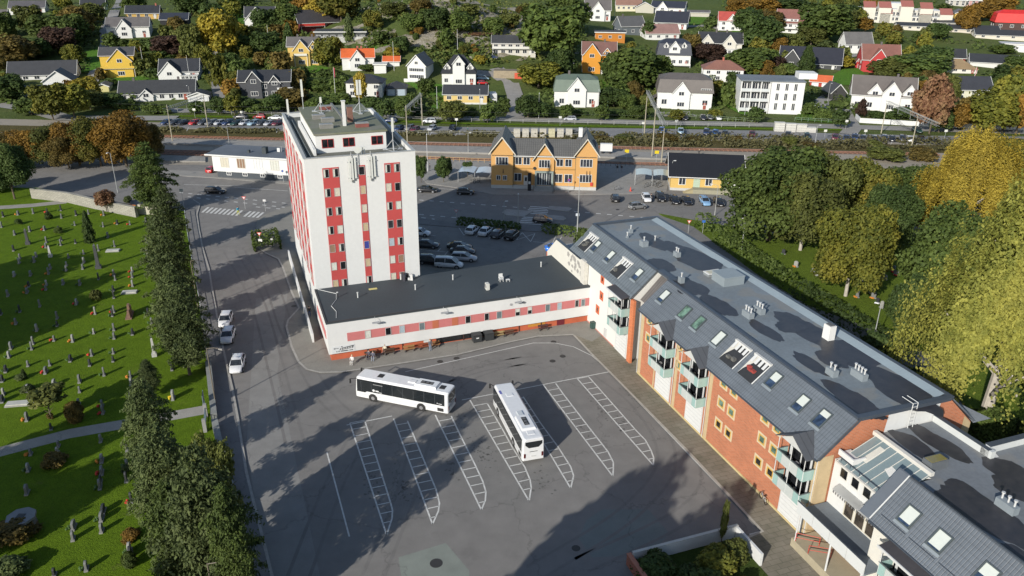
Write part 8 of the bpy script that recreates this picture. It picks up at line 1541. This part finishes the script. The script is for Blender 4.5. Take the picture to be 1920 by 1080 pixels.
# ------------------------------------------------------------------ cars, lamps, signs, people
def build_cars():
    for a in ((424,610,'the two white cars at the kerb'),): pass
    car(424,606,-80,'white','hatch',label='white hatchback at the kerb, rear one of the two nose to tail'); car(428,636,-80,'white','hatch',label='white hatchback at the kerb, front one of the two nose to tail'); car(446,690,-80,'white','hatch',label='white small car with dark windscreen driving alone down the street')
    car(405,362,-8,'black','wagon',label='black estate car passing the stone wall on the main road'); car(399,322,80,'red','hatch',label='red hatchback with lit tail lights by the office building')
    car(801,360,-5,'black','sedan',label='black saloon taxi at the kerb beside the tower'); car(873,364,-2,'black','hatch',label='black car waiting outside the station, beside the cycle shelter')
    car(1017,417,-12,'black','hatch',label='black hatchback with a white door panel on the zebra crossing'); car(1153,376,88,'black','hatch',label='black hatchback seen from behind in the station forecourt'); car(1195,391,18,'grey','hatch',label='grey hatchback turning in the sunlit station forecourt')
    S_=(1212,376,'white','van'),(1238,375,'black','suv'),(1264,380,'black','hatch'),(1287,381,'black','sedan'),(1321,382,'light blue','wagon'),(1347,384,'black','hatch')
    for i,(px,py,c,k) in enumerate(S_): car(px,py,-88,c,'hatch' if k=='van' else k,label=['white small van-like car with black bonnet, first in the goods shed row','black SUV parked between the white car and a black hatchback','black hatchback, third from the white car in the goods shed row','dark saloon car in the middle of the goods shed row','light blue estate car in the goods shed row','black hatchback under the tree at the end of the goods shed row'][i],group='cars parked by the goods shed')
    for px,py,dg,c,k,lb in ((886,436,70,'white','hatch','white hatchback with a dark roof stripe by the shaded hedge'),(911,438,70,'white','sedan','white saloon beside another white car by the shaded hedge'),(934,443,68,'dark grey','hatch','dark grey hatchback beside the white saloon by the hedge'),(960,446,68,'black','suv','black car at the end of the hedge row nearest the zebra'),
        (1045,470,8,'bright blue','sedan','bright blue sports saloon half hidden by the white gable wall'),(788,441,-14,'white','hatch','white car half hidden behind the tower corner'),(801,463,-12,'dark grey','sedan','dark saloon behind the tower corner'),(862,467,-8,'black','sedan','black low car, furthest of the group behind the dark roof'),(868,475,-8,'dark grey','sedan','dark grey saloon between the black car and the silver estate'),(870,488,-8,'silver','wagon','silver estate car behind the dark roof'),(808,494,-10,'black','suv','black SUV beside the white van behind the dark roof')): car(px,py,dg,c,k,label=lb)
    x,y,z=GT(842,501); o=car_at(x,y,z+.01,R(-8),'white','van',label='white delivery van half hidden by the dark roof edge')
    # car park beyond the railway
    LM.extend([(520,214,'the white tower-side car','lot'),(390,224,'the tall catenary mast','lot'),(790,228,'the white SUV at the verge','lot'),(1225,240,'the lattice gantry mast','lot'),(1475,236,'the concrete block stacks','lot'),(1715,250,'the tall red tree','lot'),(325,232,'the car park entrance','lot')])
    row=[(313,'dark blue','hatch'),(328,'dark grey','wagon'),(344,'black','sedan'),(365,'red','hatch'),(383,'dark grey','suv'),(397,'grey','wagon'),(412,'silver','hatch'),(428,'dark blue','suv'),(444,'dark green','wagon'),(459,'white','hatch'),(476,'pale blue','wagon'),(491,'dark grey','hatch'),(506,'silver','sedan'),(520,'maroon','hatch')]
    for px,c,k in row: car(px,233+(px-313)*.006,-112,c,k,dom='lot',look=f"{c} {KW[k]} in the station car park",group='cars in the railway car park')
    for px,py,c,k in ((452,222,'dark grey','sedan'),(487,222,'red','hatch'),(517,224,'white','sedan')): car(px,py,178,c,k,look=f"{c} {KW[k]} parked along the verge",dom='lot')
    for px,py,dg,c,k in ((732,229,175,'dark blue','wagon'),(805,231,176,'white','suv'),(748,244,-112,'dark blue','hatch'),(778,246,-112,'maroon','hatch'),(810,244,-110,'silver','hatch'),(848,245,-95,'black','suv'),(768,243,-112,'grey','hatch'),(1069,226,176,'silver','hatch'),(1283,224,-90,'black','suv'),(1318,224,-95,'black','hatch'),(1331,223,-95,'dark grey','hatch'),(1347,224,-95,'white','hatch'),(1240,248,-105,'blue','hatch'),(1276,250,-100,'pale blue','hatch'),(1324,252,-105,'dark blue','suv'),(1341,253,-105,'blue','hatch'),(1359,254,-105,'dark grey','hatch'),(1410,255,-105,'maroon','hatch'),(1477,256,-110,'dark grey','hatch'),(1512,259,-105,'dark green','wagon'),(1565,262,-112,'maroon','suv'),(1586,263,-112,'dark blue','hatch'),(1602,262,-112,'dark blue','suv'),(1617,263,-112,'dark grey','hatch'),(1638,264,-112,'dark grey','hatch'),(1657,263,-112,'dark blue','wagon'),(1672,264,-112,'black','hatch'),(1691,264,-112,'dark grey','suv'),(1706,265,-112,'white','hatch'),(1726,266,-112,'black','hatch'),(1719,248,-92,'dark green','suv')):
        car(px,py,dg,c,k,dom='lot',look=f"{c} {KW[k]} in the car park",group='cars in the long car park')
    for px,py,dg,c,k,lb in ((1530,206,-12,'white','wagon','white estate car on the drive of the white flats'),(1545,209,-8,'dark blue','wagon','dark blue car between two pale cars on the drive'),(1544,214,-5,'silver','wagon','silver estate car nearest the street on the drive'),(422,162,-80,'white','suv','white car with a roof sign on the steep lane'),(414,144,-80,'dark blue','suv','dark car uphill of the white one on the lane'),(905,150,0,'pale blue','van','pale blue van outside the house with steep black roof'),(905,158,0,'red','hatch','red trailer-like car beside the pale blue van'),(1073,122,-60,'silver','hatch','silver car under the big tree above the green roof'),(925,110,0,'dark blue','hatch','dark car beside the pale terrace')): car(px,py,dg,c,k,label=lb)
def build_street():
    pole(1082,446,11.5,'tall grey lamp post rising from the sunlit hedge',az=100,arm=.9,z=.1)
    signpost(1081,446,5.0,'blue and white sign plate on the tall lamp post','sq',(.55,.6,.65),az=-90,s=.35)
    pole(404,640,8,'curved-arm street lamp beside the two white cars',az=-20,arm=1.8,loc=G(372,580),z=.1,col=(.14,.12,.09),group='street lamps on the cemetery side'); pole(0,0,8,'curved-arm street lamp near the cemetery gate',az=-20,arm=1.8,loc=G(405,762),z=.1,col=(.14,.12,.09),group='street lamps on the cemetery side')
    pole(0,0,8,'street lamp whose twin head pokes in at the bottom edge',az=0,arm=2.2,loc=G(415,1200),z=.1,col=(.14,.12,.09))
    pole(221,361,9,'slim grey road lamp beyond the stone wall',az=-100,arm=.6); pole(1635,650,6.5,'white-headed path lamp in the park',az=150,arm=.3,z=.1); pole(1390,470,6,'park road lamp near the flats and hedge',az=140,arm=.3,z=.1) ; pole(1340,404,6.5,'curved white lamp in front of the parked black hatchback',az=170,arm=1.1); pole(1257,350,6,'globe lamp at the corner of the goods shed',az=0,arm=.2); pole(971,432,7,'lamp post at the end of the shaded hedge',az=90,arm=.6,z=.1); pole(945,424,5,'short post lamp beside the shaded traffic island',az=0,arm=.2)
    pole(802,322,9,'thin white lamp pole beside the trimmed trees',az=90,arm=.3,col=(.5,.5,.5)); pole(878,285,5,'platform lamp with a flat head',az=0,arm=.3,z=.45); pole(1527,276,6,'dark lamp between the tracks',az=0,arm=.3); pole(430,272,5.5,'dark platform lamp post beyond the office building',az=0,arm=.3,z=.3)
    signpost(856,421,3.2,'white triangular give-way sign by the shaded hedge','tri',(.5,.2,.2)); signpost(1290,438,2.8,'red and white give-way sign by the park hedge','tri',(.55,.05,.04)); signpost(460,392,2.8,'give-way sign on the refuge of the zebra crossing','tri',(.55,.04,.04)); signpost(489,462,2.8,'give-way sign over a white plate on the planted island','tri',(.5,.05,.04)); signpost(490,466,1.9,'white plate below the give-way sign on the island','sq',(.7,.7,.68),s=.35)
    signpost(345,388,4,'white sign plate on the first fence post by the crossing','sq',(.6,.62,.6),s=.4); signpost(498,396,2.6,'black and white sign standing at the zebra crossing','sq',(.6,.6,.6),s=.3); signpost(1317,438,2.8,'blue pedestrian crossing sign by the park hedge','sq',(.03,.12,.4),s=.32); signpost(1066,362,3.4,'round blue no-parking sign before the station portal','round',(.5,.03,.05)); signpost(1319,358,3.0,'round blue no-parking sign at the loading dock','round',(.5,.03,.05)); signpost(511,462,1.6,'small grey post sign on the planted island','sq',(.5,.5,.48),s=.2)
    signpost(532,343,3.2,'grey road sign outside the white office building','round',(.3,.3,.3)); signpost(1635,658,2.2,'red-bordered sign at the foot of the park lamp','tri',(.5,.1,.08))
    for px,py,lb in ((1174,303,'yellow platform sign left along the shaded track'),(1230,305,'yellow platform sign beside the lattice gantry foot')): signpost(px,py,3.2,lb,'sq',(.75,.58,.02),s=.55)
    for i,(px,py) in enumerate(((366,221),(455,226),(856,240),(1050,236),(1267,243),(1205,247),(1545,262),(1620,262),(1770,262),(1585,243))): s=signpost(px,py,3.0,'x','sq',(.72,.72,.66),s=.45); later(s,'white parking sign on a post',px,py,'lot'); s['group']='parking signs along the car park'
    # street trees' lamps on the far street
    for i,(px,py) in enumerate(((360,207),(790,222),(900,214),(1010,222),(1120,215),(1395,225),(1745,240),(1550,200))): pl=pole(px,py,8,'x',az=-90,arm=.8); later(pl,'thin lamp pole along the far street',px,py,'hill'); pl['group']='lamp poles along the far street'
    # flagpoles
    for px,py,h,lb in ((272,142,11,'white flagpole beside the bright yellow house'),(630,193,12,'flagpole with a red-blue pennant behind the tower'),(506,98,11,'white flagpole below the tall white house'),(739,133,11,'white flagpole in front of the orange-tiled garage'),(858,98,9,'thin flagpole above the house with steep black roof'),(356,150,9,'white flagpole in front of the white villa'),(1152,35,9,'flagpole beside the upper white house'),(1822,166,8,'flagpole with a flag before the cream house'),(820,215,9,'thin green pole on the lawn by the narrow white house')):
        x,y,z=GT(px,py); o=thing('flagpole',lb,'flagpole',(x,y,z),0); MB().cyl((0,0,0),(0,0,h),.08,.05,8).obj('pole',WW,o); MB().ball((0,0,h+.08),.12,6,4).obj('finial',paint((.6,.5,.2),.4),o)
        if 'pennant' in lb or 'flag before' in lb: MB().add([(.05,0,h),(.05,.05,h-3.2),(.35,.2,h-3.4),(.4,.1,h-.3)],[(0,1,2,3)]).obj('pennant',paint((.4,.05,.08),.8,.3,2),o)
    # catenary masts, gantries and wires
    MST=paint((.32,.29,.21),.8,.1,1); LAT=paint((.27,.28,.27),.6,.1,1)
    def mast(px,py,h,lb,z=0): x,y=G(px,py,z); o=thing('catenary_mast',lb,'mast',(x,y,z),R(-3),'catenary masts'); MB().cyl((0,0,0),(0,0,h),.17,.1,8).obj('mast',MST,o); m=MB(); m.cyl((0,0,h-1),(0,-2.6,h-.6),.05,.05,5); m.cyl((0,0,h-2.2),(0,-2.6,h-.6),.04,.04,5); m.obj('arm',LAT,o); return x,y,h
    def gantry(a,b,za,zb,lb):
        A=Vector((*a,za));B=Vector((*b,zb)); o=thing('catenary_gantry',lb,'gantry',A[:],0); d=(B-A); n=int(d.length/1.1); s=Vector((-d.y,d.x,0)).normalized()*.35; m=MB()
        for e in (s,-s,s+Vector((0,0,.8)),-s+Vector((0,0,.8))): m.cyl(e,d+e,.05,.05,4)
        for i in range(n): p=d*i/n; q=d*(i+1)/n; m.cyl(p+s,q-s,.03,.03,3); m.cyl(p+s,q+s+Vector((0,0,.8)),.03,.03,3); m.cyl(p-s+Vector((0,0,.8)),q-s,.03,.03,3); m.cyl(p-s+Vector((0,0,.8)),q+s+Vector((0,0,.8)),.03,.03,3)
        m.obj('truss',LAT,o); m=MB()
        for i in range(1,4): p=d*i/4; m.cyl(p,p-Vector((0,0,1.4)),.05,.05,5); m.cyl(p-Vector((0,0,1.4)),p+Vector((1.6,0,-1.6)),.03,.03,4)
        m.obj('hanger',LAT,o)
    m1=mast(324,267,10.5,'catenary mast at the near end of the left gantry'); m2=mast(390,240,10,'catenary mast in the car park row beside the red hatchback'); gantry(m1[:2],m2[:2],9,9,'lattice catenary gantry over the tracks beyond the autumn trees') 
    m1=mast(764,270,10.8,'catenary mast next to the tower roof corner'); m2=mast(792,235,9.5,'catenary mast beside the white SUV'); gantry(m1[:2],m2[:2],9.5,9,'lattice catenary gantry beside the tower roof')
    m1=mast(1222,296,13,'tall tapering catenary mast in the middle of the platforms'); m2=mast(1208,250,11,'catenary mast at the brush strip behind the platforms'); a=G(1240,300); gantry(a,m2[:2],9,12,'lattice catenary gantry rising beside the goods shed')
    mast(1240,305,9,'thin mast at the corner of the goods shed')
    m1=mast(1708,280,10,'catenary mast beside the tall red tree'); m2=mast(1652,250,9,'catenary mast among the concrete block stacks side'); gantry(m2[:2],G(1745,300),9,9,'long lattice gantry beside the red tree')
    for i,(z,pts) in enumerate(((7.2,[(230,254),(800,268),(1240,279),(1760,290)]),(7.2,[(230,281),(860,299),(1200,307)]),(8.8,[(230,252),(800,266),(1240,277),(1760,288)]))):
        P=[Vector((*G(*p),z)) for p in pts]; m=MB()
        for a,b in zip(P,P[1:]):
            for k in range(6): p=a+(b-a)*k/6;q=a+(b-a)*(k+1)/6; m.cyl(p-P[0],q-P[0],.02,.02,3)
        tag(m.obj('overhead_wire',paint((.1,.1,.1),.5),None,False,P[0][:]),('contact wire over the far track','contact wire over the near track','carrier wire high over the far track')[i],'wire')
    # cages / pallets of pale blocks
    rr=random.Random(4)
    for i in range(7):
        x,y=G(969+16.3*i,258); o=thing('block_stack','x','stack',(x,y,0),R(-2),'block stacks'); c=(.46,.44,.38) if i!=4 else (.5,.47,.3); MB().box(-.95,.95,0,1.6,.12,2.5).obj('blocks',lay('brick',c,(.16,.15,.13),.36,.3),o); MB().box(-1,1,0,1.65,0,.12).obj('pallet',paint((.2,.15,.08),.8),o); o['label']=('first','second','third','fourth','fifth, yellowish','sixth','seventh')[i]+' stack of pale blocks in the row behind the station roof'
    for i,(px,py) in enumerate(((1461,247),(1482,248),(1502,248),(1520,249))):
        x,y=G(px,py); o=thing('concrete_stack',('tall','second tall','third','low last')[i]+' pile of concrete slabs on the verge beyond the railway','stack',(x,y,.05),R(-8),'concrete slab piles'); h=(2.6,2.4,2.2,1.4)[i]; MB().box(-1.5,1.5,0,1.8,0,h).obj('slabs',lay('brick',(.48,.47,.43),(.2,.2,.18),3,.35),o); MB().box(-1.55,1.55,-.05,1.85,h,h+.08).obj('top_slab',paint((.55,.54,.5),.9,.1,1),o)
    # shelters
    for px,py,lb,c in ((1222,345,'glass-roofed cycle shelter beside the goods shed',(.5,.56,.52)),(893,340,'cycle shelter with curved clear roof beside the station',(.42,.48,.52))):
        x,y=G(px,py); o=thing('cycle_shelter',lb,'cycle shelter',(x,y,.1),R(-8)); s=MB()
        for j in (-1,1):
            for i in range(5): a=R(200-i*35) if 0 else 0; x0=j*2.3-2.1*.5*2*(i/5-.5)*.9; s.add([(j*2.1-1.9+i*.76,-2,2.5+.25*sin(i/5*PI)),(j*2.1-1.9+(i+1)*.76,-2,2.5+.25*sin((i+1)/5*PI)),(j*2.1-1.9+(i+1)*.76,2.6,2.7+.25*sin((i+1)/5*PI)),(j*2.1-1.9+i*.76,2.6,2.7+.25*sin(i/5*PI))],[(0,1,2,3)])
        s.obj('shelter_roof',gloss(c,.3),o)
        for i,xx in enumerate((-4,0,4)):
            for yy in (-1.9,2.4): MB().cyl((xx,yy,0),(xx,yy,2.6),.06,.06,6).obj('post',paint((.35,.36,.36),.5),o)
        q=MB()
        for k in range(9): q.cyl((-4+k,-1.9,2.62),(-4+k,2.5,2.8),.03,.03,4)
        q.obj('roof_rib',paint((.6,.62,.6),.5),o)
    rr=random.Random(8)
    for i in range(9):
        px,py=(1212+i*5,352-((i*7)%5)*2) if i<6 else (886+(i-6)*7,344); x,y=G(px,py); b_=bike((x,y),rr.uniform(0,3),'x',.1); b_['label']=('first','second','third','fourth','fifth','sixth','seventh','eighth','ninth')[i]+' bicycle '+('under the shelter beside the goods shed' if i<6 else 'at the shelter beside the station'); b_['group']='parked bicycles'
    x,y=G(1158,357); bike((x,y),.2,'bicycle lying by the low kerb right of the station corner',.1)
    x,y=G(1038,362); bike((x,y),1.2,'bicycle beside the station steps',.1)
    x,y=G(1182,359); o=thing('traffic_cone','red traffic cone in the sunlit forecourt','traffic cone',(x,y,.1)); MB().box(-.3,.3,-.3,.3,0,.06).obj('foot',paint((.5,.05,.03),.6),o); MB().cyl((0,0,.06),(0,0,1.0),.22,.05,10).obj('cone',paint((.65,.07,.04),.5,.1,1),o)
    x,y=G(1136,290); o=thing('platform_cart','white box trailer on the platform beside the station','trailer',(x,y,.45),R(-3)); MB().box(-1.6,1.6,-.6,.6,.6,2.6).obj('box',WW,o)
    for a in (-1,1): MB().cyl((a,-.65,.3),(a,.65,.3),.3,.3,10).obj('wheel',paint(RUB,.8),o)
    # fences
    def fence(pts,h,lb,z=0,st=3.0,c=(.4,.4,.36),T_=False,rails=2,name='fence'):
        A=[Vector(GT(*p)) if T_ else Vector((*G(*p,z),z)) for p in pts]; t=thing(name,lb,'fence',A[0][:]); m=MB(); n=0
        for a,b in zip(A,A[1:]):
            for r_ in range(rails): zz=Vector((0,0,h*(1-r_*.45))); m.cyl(a+zz-A[0],b+zz-A[0],.035,.035,4)
            k=max(1,int((b-a).length/st))
            for i in range(k):
                if n<95: p=a+(b-a)*i/k-A[0]; MB().cyl(p,p+Vector((0,0,h+.05)),.05,.05,5).obj('post',paint(c,.7),t); n+=1
        m.obj('rail',paint(c,.7),t)
    fence([(745,252),(960,254),(1100,258)],1.1,'light fence between the long car park and the brush'); fence([(360,213),(560,218),(860,228),(1200,235),(1430,240)],1.1,'post fence along the grass verge of the far street',st=4); fence([(785,300),(850,303),(920,306)],1.1,'orange-stained fence along the near platform edge',c=(.5,.33,.14),st=1.5); fence([(1100,310),(1190,313),(1215,314)],1.2,'dark railing beside the shaded track',c=(.08,.08,.07),st=1.2); fence([(1490,227),(1565,231)],1.2,'thin green fence before the hedge of the white flats',st=2,c=(.2,.28,.2)); fence([(1450,440),(1500,446),(1560,452)],1.3,'grey picket fence at the edge of the park lawn',st=.8,c=(.3,.28,.22)); fence([(1290,222),(1425,231)],1.3,'green wire fence behind the cars below the white flats',st=2.5,c=(.25,.32,.2))
    A=[Vector((*G(*p),0)) for p in ((1604,222),(1612,230),(1680,234),(1745,238),(1920,244))]; m=MB()
    for a,b in zip(A,A[1:]): d=(b-a).normalized(); n=Vector((-d.y,d.x,0))*.15; m.prism([(a-n)[:2],(b-n)[:2],(b+n)[:2],(a+n)[:2]],0,1.5)
    tag(m.obj('garden_wall',WW),'long white garden wall below the three-gabled house','wall')
    # manholes
    LM.extend([(757,770,'the broadside bus','yard'),(985,790,'the bus in the marked bay','yard'),(820,1060,'the green repair patch','yard'),(545,560,'the street corner','yard'),(1050,630,'the weedy kerb corner','yard')])
    for i,(px,py,n,sp) in enumerate(((755,912,90,1.0),(838,868,50,1.0),(905,850,70,1.2),(700,900,60,1.2),(1085,800,25,.8),(1160,790,40,1.0),(1185,745,25,.8),(860,790,40,1.0),(1010,900,25,1.0),(940,700,20,1.5),(1130,765,30,1.0))): oil(px,py,n,sp,i)
    for px,py in ((818,1056),(825,678),(856,672),(1036,677),(1055,668),(1047,627),(1038,641),(551,574),(1080,1028),(1158,393),(640,365)): manhole(px,py,.6 if (px,py)==(818,1056) else .42)
    o=thing('apartment_building','plain rendered apartment building standing below the picture edge','building',(-6.5,29,0),R(-14)); MB().box(-6,6,-12,9,0,13).obj('wall',WW,o); MB().add([(-6.4,-12.4,12.8),(6.4,-12.4,12.8),(6.4,9.4,12.8),(-6.4,9.4,12.8),(0,-12.4,15.5),(0,9.4,15.5)],[(0,1,4),(1,2,5,4),(2,3,5),(3,0,4,5)]).obj('roof',SLATE,o)
    # house and tent just beyond the lower edge
    o=thing('tiled_house','house with a black pantiled hip roof cut off by the bottom edge','house',(7.0,48.3,0),R(8)); RT=lay('ribs',(.035,.036,.038),0,.3,.35)
    MB().box(-5.5,2.2,-12,.0,0,4.6).obj('wall',WW,o); MB().add([(-6.2,-12.6,4.4),(2.9,-12.6,4.4),(2.9,.6,4.4),(-6.2,.6,4.4),(-1.7,-9,8.2),(-1.7,-4.0,8.2)],[(3,2,1,0),(0,1,4),(1,2,5,4),(2,3,5),(3,0,4,5)]).obj('roof',RT,o)
    o=thing('canopy_dome','blue-grey fabric dome cut off by the bottom edge','canopy',(.9,51.0,0)); MB().ball((0,0,1.5),1.7,14,8,0,.9).obj('fabric',paint((.25,.38,.5),.6,.15,1.5),o)
    for a in (-1,1): MB().cyl((a,0,0),(a,0,1.2),.05,.05,6).obj('post',WW,o)
def build_people():
    P=[(661,682,-100,'sit',(.75,.73,.7),(.7,.68,.64),'person in white clothes seated at the sign end of the terminal wall',(.5,.4,.25)),(692,672,-100,'sit',(.06,.06,.08),(.05,.05,.07),'person in dark clothes seated on the dark bench',(.04,.03,.02)),(700,674,-90,'sit',(.1,.1,.13),(.22,.25,.32),'person in a dark jacket and grey trousers seated on the dark bench',(.1,.07,.05)),(722,662,-100,'sit',(.6,.55,.42),(.08,.07,.07),'person in a cream top seated on the light bench',(.25,.13,.06)),(807,657,-60,'stand',(.12,.13,.15),(.2,.24,.32),'person in dark top and jeans standing near the notice board',(.3,.18,.1)),(581,594,-80,'stand',(.02,.02,.022),(.06,.1,.22),'person in black jacket and blue jeans on the pavement beside the terminal',(.03,.02,.02)),
       (447,402,-30,'walk',(.05,.45,.65),(.5,.5,.05),'person in a bright blue top and yellow trousers on the zebra crossing',(.1,.06,.04)),(1157,322,60,'walk',(.03,.03,.035),(.4,.4,.4),'person in black jacket and pale trousers walking on the forecourt',(.03,.02,.02)),(1165,322,60,'walk',(.05,.05,.06),(.3,.3,.32),'person in dark clothes walking beside the pale-trousered one',(.05,.03,.02)),(806,320,0,'stand',(.03,.03,.035),(.03,.03,.035),'person in black standing by the thin white pole',(.03,.02,.02)),(919,318,-90,'stand',(.03,.03,.04),(.04,.04,.06),'person in dark clothes at the station corner',(.03,.02,.02)),(877,248,30,'walk',(.02,.1,.09),(.02,.03,.04),'person in dark green crossing the long car park',(.03,.02,.02)),(1310,292,-90,'stand',(.04,.04,.04),(.05,.05,.05),'person in black on the platform behind the goods shed roof',(.6,.5,.3)),(1220,377,-90,'stand',(.02,.02,.02),(.02,.02,.02),'person in black beside the white car by the shelter',(.02,.02,.02))]
    for px,py,f,ps,t,b,lb,hc in P:
        person(px,py,f,ps,t,b,lb,hc,z=.12 if py>560 or (py<330 and py>310) else 0.0)
    # the climber figure clutter at the foot of the tower: a person crouching with equipment
    u,w_=UWz(755,517,6.0); x,y=XY(23.0,108.4); o=thing('equipment_pile','black and white equipment pile at the foot of the tower on the dark roof','equipment',(x,y,6.0)); rr=random.Random(3)
    for i in range(9): a,b=rr.uniform(-1,1),rr.uniform(-.5,.4); m=MB(); m.box(a-.2,a+.2,b-.15,b+.15,0,rr.uniform(.3,1.3),0,.04); m.obj('bag',paint(((.02,.02,.02),(.6,.6,.58),(.03,.03,.04))[i%3],.7,.3,3),o)
# ------------------------------------------------------------------ build it all
build_ground(); build_markings(); build_tower(); build_lowblock(); build_flats(); build_buses(); build_station(); build_west_office(); build_warehouse(); build_houses()
build_cemetery(); build_trees(); build_cars(); build_street(); build_people(); resolve()
